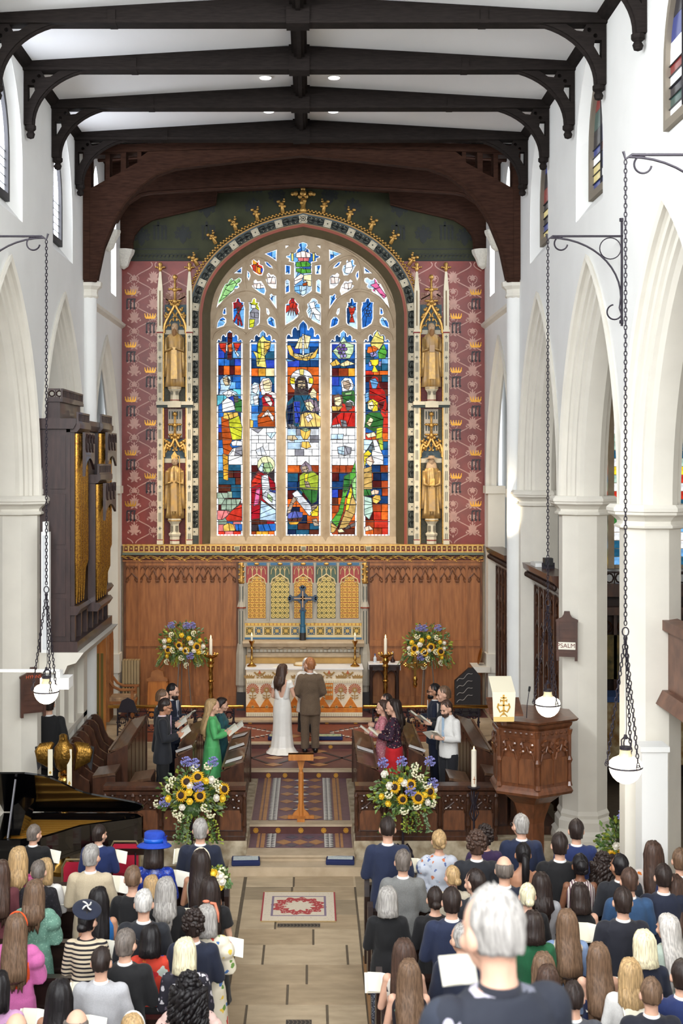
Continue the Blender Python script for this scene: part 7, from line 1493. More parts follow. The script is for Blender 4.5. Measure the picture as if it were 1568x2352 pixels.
# ---------------------------------------------------------------- projector on its arm, column loudspeaker
y=16.5;x=XZ(132,0,y)[0];z=XZ(0,1568,y)[1]
t=thing('projector','white projector on a wall arm behind the left hanging lamp','projector',(x,y,z));MB().box(x-.19,x+.17,y-.15,y+.15,z-.06,z+.08).obj('housing',WHITEP,t);MB().box(x+.0,x+.05,y-.1,y+.1,z+.08,z+.15).obj('mount',WHITEP,t);MB().lathe([(.04,0),(.05,.03)],(0,0,0),12).xf(Matrix.Translation((x-.05,y-.15,z)) @ Matrix.Rotation(pi/2,4,'X')).obj('lens',mat('lamp_glass'),t)
MB().box(x-.15,x-.04,y-.155,y-.145,z-.04,z+.0).obj('vent',mat('grey_vent',(150,150,150),.5),t);MB().tube([(-3.98,y,z+.15),(x+.03,y,z+.15)],.022,8).obj('arm',WHITEP,t)
x,y=XZ(104,0,19.45)[0],19.5;t=thing('column_loudspeaker','tall narrow white loudspeaker beside the organ on the left pillar','loudspeaker',(x,y,3.25));MB().box(x-.06,x+.06,y-.06,y+.06,3.25,5.05).obj('cabinet',WHITEP,t);MB().box(x-.04,x+.04,y-.066,y-.055,3.3,5.0).obj('grille',mat('pale_grille',(214,216,218),.6),t);MB().box(x-.05,x+.02,y-.0,y+.12,5.05,5.2).obj('bracket',WHITEP,t)
# ---------------------------------------------------------------- grand piano
pf=thing('grand_piano','black lacquered grand piano with raised lid before the left screen','piano',(-3.3,18.2,0))
plan=[(-4.3,19.02),(-2.5,19.02)]+[(-2.42+.17*cos(a),18.85+.17*sin(a)) for a in (1.2,.8,.4,0,-.4,-.9)]+cat([(-2.36,18.68),(-2.7,18.5),(-3.05,18.3),(-3.3,17.95),(-3.5,17.72),(-3.75,17.62)],3)+[(-4.3,17.62)]
inn=[(-4.0,18.96),(-2.52,18.96),(-2.38,18.9),(-2.34,18.76),(-2.72,18.57),(-3.08,18.37),(-3.34,18.02),(-3.52,17.8),(-3.75,17.69),(-4.0,17.69)]
MB().prism(plan,'z',.66,.99,[inn]).prism(plan,'z',.62,.67).obj('case',BLACK,pf);MB().prism(inn,'z',.8,.82).obj('soundboard',mat('piano_soundboard',(176,120,56),.4),pf)
b=MB()
for k in range(9):t_=k/8;b.tube([(-3.98,17.8+1.1*t_,.9),(-2.55-.9*(1-t_)**1.3,18.05+.8*t_,.9)],.02,5)
b.prism([(-4.0,17.75),(-3.82,17.75),(-3.82,18.9),(-4.0,18.9)],'z',.86,.9);b.prism([(-2.6,18.6),(-2.4,18.72),(-2.5,18.9),(-2.7,18.9)],'z',.86,.89);b.obj('iron_frame',mat('piano_plate_gold',(196,146,62),.35,.7),pf)
MB().box(-4.3,-4.02,17.68,18.95,.7,.74).obj('keybed',BLACK,pf);MB().box(-4.28,-4.05,17.75,18.9,.74,.76).obj('keys',WHITEP,pf)
lid=MB().prism([(x_,y_-19.02) for x_,y_ in plan],'z',0,.025);lid.xf(Matrix.Translation((0,19.02,1.0)) @ Matrix.Rotation(R_(-36),4,'X'));lid.obj('lid',BLACK,pf)
MB().tube([(-3.95,17.75,.98),(-3.9,18.0,1.72)],.016,6).obj('prop_stick',mat('steel_grey',(120,120,126),.35,.6),pf)
MB().prism([(-4.0,.98),(-3.82,.98),(-3.74,1.3),(-3.84,1.42),(-3.92,1.38)],'y',17.9,18.6).obj('music_desk',BLACK,pf)
for x_,y_ in ((-4.1,17.8),(-4.1,18.85),(-2.7,18.8)):MB().lathe([(.04,0),(.045,.1),(.06,.5),(.08,.64)],(x_,y_,0),10).obj('leg',BLACK,pf)
# ---------------------------------------------------------------- pews
def pew(s,y,n_,side):
    x0,x1=s*.84,s*3.75
    t=thing('pew','%s pew from the front on the %s side of the aisle' % (n_,side),'pew',((x0+x1)/2,y,0),group='dark pews '+side)
    a,c=sorted((x0,x1))
    MB().box(a,c,y-.02,y+.17,.5,.54).obj('seat',PEW,t);MB().box(a,c,y-.06,y-.02,.1,1.0).box(a,c,y-.09,y+.02,.98,1.02).obj('backrest',PEW,t);MB().box(a,c,y-.12,y-.06,.72,.745).obj('book_ledge',PEW,t)
    for xx in (x0,x1):
        MB().prism([(y-.14,.1),(y+.2,.1),(y+.2,.66),(y+.16,.72),(y+.08,.76),(y+.03,.88),(y+.01,1.07),(y-.05,1.12),(y-.11,1.08),(y-.14,.9)],'x',xx-s*.03,xx+s*.03).obj('bench_end',PEW,t)
    return t
ORD=['front','second','third','fourth','fifth','sixth','seventh']
PEWY=[14.93-.95*k for k in range(7)]
for s,sd in ((-1,'left'),(1,'right')):
    for k,y in enumerate(PEWY):pew(s,y-.1,ORD[k] if k else 'foremost',sd)
struct(MB().box(-3.8,-.8,8.4,15.85,0,.1).obj('floor_pew_left',mat('pew_platform',(150,112,74),.6,var=.1)));struct(MB().box(.8,3.8,8.4,15.85,0,.1).obj('floor_pew_right',mat('pew_platform')))
for s,sd in ((-1,'left'),(1,'right')):
    a,c=sorted((s*.84,s*3.75));t=thing('panelled_pew','panelled pew front facing the choir on the %s side' % sd,'pew',((a+c)/2,15.72,.1),group='panelled pew fronts');MB().box(a,c,15.7,15.74,.1,1.0).box(a,c,15.66,15.78,.98,1.02).obj('panel',PEW,t)
    for xx in (s*.84,s*3.75):MB().prism([(15.6,.1),(15.82,.1),(15.82,.8),(15.78,1.08),(15.7,1.12),(15.64,1.08),(15.6,.9)],'x',xx-s*.03,xx+s*.03).obj('bench_end',PEW,t)
# red stacking chairs and music stands by the piano
def chair(x,y,rz,label):
    t=thing('stacking_chair',label,'chair',(x,y,0),rz,'red stacking chairs');FRM=mat('champagne_metal',(186,170,130),.35,.7);RED=mat('crimson_fabric',(176,20,52),.9)
    MB().loft([[(sx*(.2-e),sy*(.2-e),z) for sx,sy in ((-1,-1),(1,-1),(1,1),(-1,1))] for e,z in ((0,.44),(0,.48),(.02,.5))]).obj('seat',RED,t,local=True);MB().loft([[(sx*(.18-e),-.2+sy*.02-.0,z) for sx,sy in ((-1,-1),(1,-1),(1,1),(-1,1))] for e,z in ((.02,.58),(0,.62),(0,.9),(.03,.96))]).obj('backrest',RED,t,local=True)
    MB().tube([(-.2,-.18,.46),(-.2,-.21,.9),(-.15,-.22,1.0),(.15,-.22,1.0),(.2,-.21,.9),(.2,-.18,.46)],.013,6).obj('back_frame',FRM,t,local=True)
    for sx in (-1,1):
        for sy in (-1,1):MB().tube([(sx*.2,sy*.18,.46),(sx*.21,sy*.2,0)],.012,6).obj('leg',FRM,t,local=True)
chair(XZ(292,0,17.75)[0],17.75,0,'red padded stacking chair next to the blue hat');chair(XZ(185,0,16.95)[0],16.95,0,'red padded stacking chair behind the blue-suited man')
x,y=XZ(312,0,17.35)[0],17.3;t=thing('music_stand','black music stand tilted before the red chair','stand',(x,y,0),group='black music stands');MB().prism([(y-.1,1.0),(y-.09,1.0),(y+.1,.86),(y+.09,.86)],'x',x-.24,x+.24).obj('desk',mat('black_plastic'),t);MB().tube([(x,y,.1),(x,y,.92)],.012,6).obj('pole',IRON,t)
for k in range(3):MB().tube([(x,y,.15),(x+.25*cos(k*2.1),y+.25*sin(k*2.1),0)],.01,5).obj('leg',IRON,t)
x,y,z=XZ(293,0,25.6)[0],25.6,.63;t=thing('music_stand','small black music stand in front of the left altar rail','stand',(x,y,z),group='black music stands');MB().prism([(x-.2,z+.55),(x+.2,z+.55),(x+.12,z+.78),(x,z+.84),(x-.12,z+.78)],'y',y,y+.02).obj('desk',IRON,t);MB().tube([(x,y,z),(x,y,z+.6)],.012,6).obj('pole',IRON,t)
for k in range(3):MB().tube([(x,y,z+.12),(x+.2*cos(k*2.1),y+.2*sin(k*2.1),z)],.01,5).obj('leg',IRON,t)
# papers left on the choir desks
for i,(px,py,xd,zt,lab) in enumerate(((547,1692,-1.1,1.24,'far end of the left inner desk'),(543,1717,-1.1,1.24,'middle of the left inner desk'),(541,1748,-1.08,1.24,'near end of the left inner desk'),(413,1707,-1.9,1.4,'far part of the left middle desk'),(408,1723,-1.9,1.4,'near part of the left middle desk'),(845,1724,1.08,1.24,'right inner desk'),(968,1722,1.9,1.4,'near end of the right middle desk'))):
    y=(CH-zt)*FP/(py-VY);x=xd;s=1 if x > 0 else -1
    y=clamp(y,20.25,23.3);b=MB();b.prism([(-.14,-.1),(.14,-.1),(.14,.1),(-.14,.1)],'z',0,.004);b.xf(Matrix.Translation((x,y,zt+.022 if i != 3 else zt-.02)) @ Matrix.Rotation(.3*s,4,'Y') @ Matrix.Rotation((i*37 % 10-5)*.06,4,'Z'));tag(b.obj('music_sheet',WHITEP),'white sheet of paper lying on the '+lab,'paper','papers on the choir desks')
x,y=XZ(933,0,21.6)[0],21.6;t=thing('rucksack','pale blue bag on the floor behind the scarlet skirt','bag',(1.74,21.4,.382));MB().loft([[(1.74+w_*cos(a),21.4+.8*w_*sin(a),z) for a in (2*pi*i/12 for i in range(12))] for z,w_ in ((.39,.1),(.45,.14),(.75,.13),(.86,.07))]).obj('body',mat('pale_blue_canvas',(130,160,190),.8),t,smooth=True);MB().tube([(1.7,21.4,.84),(1.72,21.4,.92),(1.78,21.4,.92),(1.8,21.4,.84)],.012,5).obj('strap',NVY,t)
# wooden gallery corner and boxed pilaster at the far right
t=thing('aisle_gallery','panelled oak gallery corner jutting out at the right edge','gallery',(5.6,15.2,3.2));GW=mat('gallery_oak',(120,84,66),.5,c2=(90,60,46),scale=4)
MB().box(4.45,7.5,14.6,14.7,3.35,4.1).box(4.45,4.52,14.6,16.5,3.35,4.1).obj('parapet',GW,t);MB().box(4.38,7.5,14.5,14.75,4.08,4.2).box(4.38,4.6,14.5,16.5,4.08,4.2).obj('cap_rail',GW,t);MB().prism([(4.3,3.2),(7.5,3.2),(7.5,3.36),(4.38,3.36)],'y',14.45,16.6).obj('floor_beam',GW,t)
for k in range(6):MB().box(4.62+k*.3,4.86+k*.3,14.57,14.61,3.45,4.0).obj('panel',OAKD,t)
struct(MB().box(4.02,4.32,15.2,15.5,0,2.75).box(4.0,4.34,15.18,15.52,2.72,2.78).obj('pillar_boxing',WHITE))
# ---------------------------------------------------------------- rug, gratings
def rugmat():
    m=bpy.data.materials.new('persian_rug');m.use_nodes=True;nt=m.node_tree;n=nt.nodes;L=nt.links;b=n['Principled BSDF'];b.inputs['Roughness'].default_value=.95
    tc=n.new('ShaderNodeTexCoord');sp=n.new('ShaderNodeSeparateXYZ');L.new(tc.outputs['Object'],sp.inputs[0])
    def mth(op,a,c=None):
        q=n.new('ShaderNodeMath');q.operation=op
        for i,v in enumerate((a,c)):
            if v is None:continue
            if isinstance(v,(int,float)):q.inputs[i].default_value=v
            else:L.new(v,q.inputs[i])
        return q.outputs[0]
    x,y=sp.outputs[0],sp.outputs[1]
    r=mth('SQRT',mth('ADD',mth('POWER',mth('DIVIDE',x,.36),2),mth('POWER',mth('DIVIDE',y,.34),2)))
    ang=mth('ARCTAN2',y,x);pet=mth('MULTIPLY',mth('SINE',mth('MULTIPLY',ang,12)),.09);rr_=mth('ADD',r,pet)
    nz=n.new('ShaderNodeTexVoronoi');nz.inputs['Scale'].default_value=26;L.new(tc.outputs['Object'],nz.inputs['Vector'])
    ring=mth('MULTIPLY',mth('GREATER_THAN',rr_,.55),mth('LESS_THAN',rr_,.98));ring=mth('MULTIPLY',ring,mth('GREATER_THAN',nz.outputs['Distance'],.28))
    mx=n.new('ShaderNodeMix');mx.data_type='RGBA';L.new(ring,mx.inputs['Factor']);mx.inputs['A'].default_value=rgb((214,200,178));mx.inputs['B'].default_value=rgb((170,66,66))
    fl_=mth('MULTIPLY',mth('LESS_THAN',nz.outputs['Distance'],.16),mth('GREATER_THAN',r,.2));m2=n.new('ShaderNodeMix');m2.data_type='RGBA';L.new(mth('MULTIPLY',fl_,.6),m2.inputs['Factor']);L.new(mx.outputs['Result'],m2.inputs['A']);m2.inputs['B'].default_value=rgb((150,96,96))
    ax,ay=mth('ABSOLUTE',x),mth('ABSOLUTE',y)
    bd=mth('MULTIPLY',mth('GREATER_THAN',ax,.345),mth('LESS_THAN',ax,.375));bd2=mth('MULTIPLY',mth('GREATER_THAN',ay,.37),mth('LESS_THAN',ay,.4));bb=mth('MAXIMUM',mth('MULTIPLY',bd,mth('LESS_THAN',ay,.4)),mth('MULTIPLY',bd2,mth('LESS_THAN',ax,.375)))
    m3=n.new('ShaderNodeMix');m3.data_type='RGBA';L.new(bb,m3.inputs['Factor']);L.new(m2.outputs['Result'],m3.inputs['A']);m3.inputs['B'].default_value=rgb((128,112,132))
    m4=n.new('ShaderNodeMix');m4.data_type='RGBA';L.new(mth('GREATER_THAN',ax,.485),m4.inputs['Factor']);L.new(m3.outputs['Result'],m4.inputs['A']);m4.inputs['B'].default_value=rgb((160,60,66));L.new(m4.outputs['Result'],b.inputs['Base Color']);return m
yr0,yr1=18300/(2116-1060),18300/(2051-1060);xr0,xr1=XZ(591,0,18.3)[0],XZ(782,0,18.3)[0]
t=thing('rug','small cream and red patterned rug lying in the aisle','rug',((xr0+xr1)/2,(yr0+yr1)/2,0));hx,hy=.505,(yr1-yr0)/2
MB().box(-hx,hx,-hy,hy,.0,.012).obj('pile',rugmat(),t,local=True);fr=MB();rg=random.Random(2)
for k in range(70):
    x=-hx+.01+k*(2*hx-.02)/69
    for s in (-1,1):fr.box(x-.004,x+.004,*sorted((s*hy,s*(hy+.045))),.002,.008)
tag(fr.obj('fringe',mat('rug_fringe',(196,164,110),.9),t,local=True),kind='stuff')
for y,nm in ((18300/(2126-1060),'just below the patterned rug'),(18300/(2349-1060),'at the near end of the aisle')):
    x=XZ(686,0,y)[0];w_=.28 if y > 16 else .14;t=thing('floor_grating','cast-iron floor grating '+nm,'grating',(x,y,0),group='floor gratings');MB().box(x-w_,x+w_,y-.06,y+.06,-.004,.002).obj('recess',mat('grating_dark',(60,54,48),.8),t)
    b=MB()
    for k in range(int(w_*2/.045)):xx=x-w_+.02+k*.045;b.tube([(xx,y-.055,.004),(xx+.02,y,.006),(xx,y+.055,.004)],.006,4)
    b.box(x-w_,x+w_,y-.063,y-.055,0,.008).box(x-w_,x+w_,y+.055,y+.063,0,.008);b.obj('bars',mat('grating_iron',(110,98,84),.6),t)
# ---------------------------------------------------------------- people: shared body and clothing shapes
def remesh(mb,vox,it=3,name='body',fac=.5):
    me=bpy.data.meshes.new('tmp');me.from_pydata(mb.v,[],mb.f)
    bm=bmesh.new();bm.from_mesh(me);bmesh.ops.recalc_face_normals(bm,faces=bm.faces);bm.to_mesh(me);bm.free()
    o=bpy.data.objects.new('tmp',me);COL.objects.link(o)
    r=o.modifiers.new('r','REMESH');r.mode='VOXEL';r.voxel_size=vox
    s=o.modifiers.new('s','SMOOTH');s.iterations=it;s.factor=fac
    dg=bpy.context.evaluated_depsgraph_get();out=bpy.data.meshes.new_from_object(o.evaluated_get(dg));out.name=name
    bpy.data.objects.remove(o);bpy.data.meshes.remove(me);out.shade_smooth()
    return out
ARM={'read':((.235,.03,1.11),(.115,.255,1.15)),'down':((.24,-.03,1.1),(.235,.05,.85)),'front':((.25,.0,1.1),(.12,.2,1.0))}
def arm_pts(pose,s,sex):
    k=1 if sex == 'm' else .9;sh=(s*.164*k,0,1.385)
    if pose == 'bride':e,w_=((s*.235,.0,1.12),(.2,.2,1.25)) if s > 0 else ((s*.2,.02,1.1),(s*.06,.22,1.02))
    elif pose == 'oneup':e,w_=((s*.22,.05,1.12),(s*.1,.27,1.2)) if s > 0 else ((s*.23,-.02,1.1),(s*.21,.07,.86))
    else:e,w_=ARM[pose];e=(s*e[0]*k,e[1],e[2]);w_=(s*w_[0]*k,w_[1],w_[2])
    return V(sh),V(e),V(w_)
def hand(b,e,w_,s,grip):
    d=(w_-e).normalized();n_=V((-s,0,0));n_=(n_-d*n_.dot(d)).normalized();u=d.cross(n_)*s     # n_ palm side, u thumb side
    if u.z < 0 and grip:u=-u
    c=w_+d*.045;b.loft([[tuple(w_+d*t+n_*(.016*q*cos(a))+u*(.04*q*sin(a))) for a in (2*pi*i/8 for i in range(8))] for t,q in ((-.02,.7),(.02,.9),(.06,1.05),(.09,.9))])
    for k in range(4):
        f0=w_+d*.085+u*(.028-.019*k);l=(.04,.045,.042,.032)[k]
        p1=f0+d*l*.8+n_*(.014 if grip else .004);p2=p1+(d*.3+n_*.9).normalized()*l*.9 if grip else p1+d*l*.8+n_*.012
        b.tube([f0-d*.02,f0,p1,p2],[.0085,.0095,.009,.0075],6)
    t0=w_+d*.02+u*.032;b.tube([t0-u*.01,t0+d*.025+u*.02+n_*.012,t0+d*.055+u*.018+n_*.03],[.012,.011,.008],6)
PIV=V((0,-.01,1.5))
def headM(yaw,pitch):return Matrix.Translation(PIV+V((0,0,-.03))) @ Matrix.Rotation(yaw,4,'Z') @ Matrix.Rotation(-pitch,4,'X') @ Matrix.Scale(1.1,4) @ Matrix.Translation(-PIV)
def rings(spec,n_=20):return [[(w_*cos(a),dy+d_*sin(a),z) for a in (2*pi*i/n_ for i in range(n_))] for z,w_,d_,dy in spec]
def body_mesh(sex,pose,yaw,pitch):
    b=MB();f=sex == 'f';k=.9 if f else 1
    b.loft(rings([(.8,.14,.1,0),(.9,.168 if f else .16,.115,0),(1.0,.15 if f else .152,.105,0),(1.1,.125 if f else .148,.09,0),(1.24,.145 if f else .165,.105,.01),(1.34,.155*k,.1,0),(1.4,.14*k,.078,-.005),(1.44,.085,.06,-.01),(1.48,.05,.05,-.01)]))
    if f:[b.ball((s*.07,.085,1.26),(.06,.055,.06),10,6) for s in (-1,1)]
    for s in (-1,1):
        b.tube([(s*.085,0,.92),(s*.09,.01,.7),(s*.09,.015,.48),(s*.092,-.012,.32),(s*.092,0,.08)],[.095,.085,.06,.056,.04],12);b.loft([[(s*.095+w_*cos(a),yy,max(.004,.035+h*sin(a))) for a in (2*pi*i/8 for i in range(8))] for yy,w_,h in ((-.07,.02,.02),(-.05,.036,.034),(.03,.04,.05),(.12,.046,.025),(.17,.03,.015))])
        sh,e,w_=arm_pts(pose,s,sex);r=.9 if f else 1.05
        b.ball(tuple(sh),(.058*r,.056*r,.06*r),10,6);b.tube([sh,sh.lerp(e,.5),e,e.lerp(w_,.35),w_],[.052*r,.046*r,.038*r,.039*r,.027*r],10);hand(b,e,w_,s,pose in ('read','front','bride','oneup'))
    i0=len(b.v)
    b.tube([(0,-.012,1.43),(0,-.005,1.5),(0,.005,1.57)],[.06*k,.054*k,.056*k],12);i1=len(b.v)
    b.ball((0,-.005,1.645),(.074,.094,.105),20,14).ball((0,.035,1.585),(.052,.058,.062),14,10).ball((0,.07,1.548),(.026,.024,.022),10,6)
    b.tube([(0,.085,1.645),(0,.105,1.612),(0,.112,1.598)],[.009,.012,.015],8).ball((0,.09,1.57),(.024,.014,.007),8,5).ball((0,.09,1.56),(.02,.013,.007),8,5)
    for s in (-1,1):b.ball((s*.078,-.008,1.62),(.011,.022,.033),8,6);b.ball((s*.03,.08,1.655),(.022,.012,.008),8,5);b.ball((s*.045,.062,1.605),(.024,.024,.026),8,6)
    b.xf(headM(yaw,pitch),i1);return remesh(b,.0095,2)
def torso_cloth(b,sex,z0,z1,inf,flare=0.,cut=False):
    f=sex == 'f';k=.9 if f else 1.
    sp=[(z,w_,d_,dy) for z,w_,d_,dy in [(.7,.165+flare,.125+flare,-.005),(.8,.168+flare*.7,.128+flare*.5,-.005),(.9,.168 if not f else .17,.122,0),(1.0,.158,.112,0),(1.1,.152 if not f else .128,.104 if not f else .096,0),(1.24,.17 if not f else .15,.115,.005),(1.34,.172*k,.108,0),(1.39,.165*k,.092,-.005),(1.425,.118*k,.076,-.01),(1.455,.075,.065,-.012)] if z0-1e-6 <= z <= z1+.016]
    b.loft(rings([(z,w_+inf,d_+inf,dy) for z,w_,d_,dy in sp],24))
    if f and z1 > 1.3:[b.ball((s*.07,.085,1.26),(.065+inf,.055+inf,.065+inf),10,6) for s in (-1,1)]
def sleeves(b,sex,pose,r,to=1.,puff=0.,cuff=1.):
    for s in (-1,1):
        sh,e,w_=arm_pts(pose,s,sex);end=e.lerp(w_,.93);k=.92 if sex == 'f' else 1
        b.ball(tuple(sh),(.06*k+r*.6,.06*k+r*.6,.058*k+r*.5),12,8)
        if puff:b.ball(tuple(sh.lerp(e,.35)+V((s*.015,0,0))),(.075+puff*.3,.075+puff*.3,.1),12,8)
        else:b.ball(tuple(sh+V((s*.006,0,-.004))),(.06*k+r*.6,.06*k+r*.6,.06*k+r*.5),12,8)
        if to <= .5:b.tube([sh,sh.lerp(e,to*2*.6)],[.056*k+r,.056*k+r*1.3],12)
        else:b.tube([sh,sh.lerp(e,.5),e,e.lerp(end,.5),end],[.056*k+r,.052*k+r,.046*k+r+puff*.2,.044*k+r+puff*.5,(.034*k+r)*cuff],12)
CL={}
def cloth(kind,sex,pose):
    key=(kind,sex,pose)
    if key in CL:return CL[key]
    b=MB();v=.0125
    if kind == 'jacket':
        torso_cloth(b,sex,.7,1.46,.02,.012);sleeves(b,sex,pose,.022);b.lathe([(.09,1.41),(.08,1.445),(.07,1.455)],(0,-.015,0),14,sy=.95)
    elif kind == 'shirt':torso_cloth(b,sex,.8,1.46,.016);sleeves(b,sex,pose,.018);b.lathe([(.075,1.44),(.068,1.49),(.06,1.49)],(0,-.012,0),14)
    elif kind in ('dressL','dressS','dressN','dressP','topL','topN','topP','gown'):
        if kind[:3] == 'top':torso_cloth(b,sex,.8,1.44,.016,.01)
        elif kind == 'gown':torso_cloth(b,sex,.8,1.1,.012)
        else:torso_cloth(b,sex,.9,1.44,.016)
        if kind[0] in 'dg':
            sk=[(1.0,.15,.115),(.92,.19,.14),(.8,.2,.155),(.6,.215,.18),(.4,.235,.2)] if kind[0] == 'd' else [(.97,.165,.12),(.9,.183,.135),(.8,.187,.145),(.6,.185,.155),(.35,.2,.18),(.12,.23,.21),(.03,.29,.28),(.005,.33,.33)]
            n_=40;b.loft([[(w_*(1+.035*sin(a*9)*(1-z))*cos(a),(d_*(1+.05*sin(a*11+1)*(1-z)))*sin(a)-(.0 if kind[0] == 'd' else .12*max(0,.25-z)),z) for a in (2*pi*i/n_ for i in range(n_))] for z,w_,d_ in sk])
        if kind == 'gown':                                              # low V back, cap sleeves
            for s in (-1,1):
                b.loft([[(s*(x0+w_*cos(a)),y0+d_*sin(a),z) for a in (2*pi*i/14 for i in range(14))] for z,x0,y0,w_,d_ in ((1.08,.07,-.005,.075,.11),(1.15,.085,-.002,.065,.112),(1.24,.105,.0,.055,.112),(1.32,.118,-.002,.046,.105),(1.39,.12,-.005,.036,.088),(1.42,.112,-.008,.028,.07))]);b.ball((s*.15,0,1.38),(.066,.066,.07),12,8)
                sh,e,w_=arm_pts(pose,s,sex);b.tube([sh,sh.lerp(e,.38)],[.06,.07],12)
            b.loft(rings([(1.1,.13,.05,.06),(1.2,.14,.055,.06),(1.3,.13,.05,.065),(1.34,.11,.04,.06)],16))
        if kind[-1] == 'L':sleeves(b,sex,pose,.018)
        elif kind[-1] == 'S':sleeves(b,sex,pose,.02,.5)
        elif kind[-1] == 'P':sleeves(b,sex,pose,.026,1.,.09,.8)
        v=.0115
    elif kind == 'halter':
        torso_cloth(b,sex,.8,1.24,.008);n_=30;b.loft([[(w_*cos(a),d_*sin(a),z) for a in (2*pi*i/n_ for i in range(n_))] for z,w_,d_ in ((.95,.165,.125),(.7,.2,.16),(.4,.23,.2))])
        for s in (-1,1):b.tube([(s*.1,.07,1.22),(s*.075,.06,1.36),(s*.05,.02,1.46)],.02,6);b.tube([(s*.1,-.07,1.2),(s*.05,-.06,1.4)],.012,6)
    elif kind == 'trousers':
        b.loft(rings([(.78,.165,.12,0),(.88,.172,.125,0),(1.0,.158,.112,0)],20))
        for s in (-1,1):b.tube([(s*.085,0,.86),(s*.092,.008,.66),(s*.094,.01,.46),(s*.095,0,.25),(s*.096,-.005,.07)],[.105,.098,.082,.076,.078],14)
    elif kind == 'skirt':b.loft(rings([(1.02,.145,.112,0),(.92,.195,.15,0),(.75,.205,.165,0),(.5,.19,.16,0)],24))
    elif kind == 'surplice':
        torso_cloth(b,sex,.9,1.45,.02);b.loft(rings([(.95,.18,.14,0),(.75,.22,.19,0),(.55,.25,.22,0)],24));sleeves(b,sex,pose,.04,1.,.06,1.6)
    elif kind == 'cassock':b.loft(rings([(.9,.165,.125,0),(.5,.2,.17,0),(.1,.22,.19,0)],24))
    me=remesh(b,v,3,{'jacket':'jacket','shirt':'shirt','trousers':'trousers','skirt':'skirt','halter':'dress','surplice':'surplice','cassock':'cassock'}.get(kind,'dress' if kind[0] == 'd' else 'wedding_dress' if kind == 'gown' else 'top'))
    nz=random.Random(hash(kind) % 99)
    if kind != 'gown':                                                  # soft creases
        from mathutils import noise
        nn=[v_.vector.copy() for v_ in me.vertex_normals];cc=[v_.co.copy() for v_ in me.vertices]
        me.vertices.foreach_set('co',[q for c,n0 in zip(cc,nn) for q in (c+n0*(noise.noise(V((c.x*9,c.y*9,c.z*7)))*.007+noise.noise(V((c.x*22,c.y*22,c.z*14)))*.003))])
    CL[key]=me;return me
HR={}
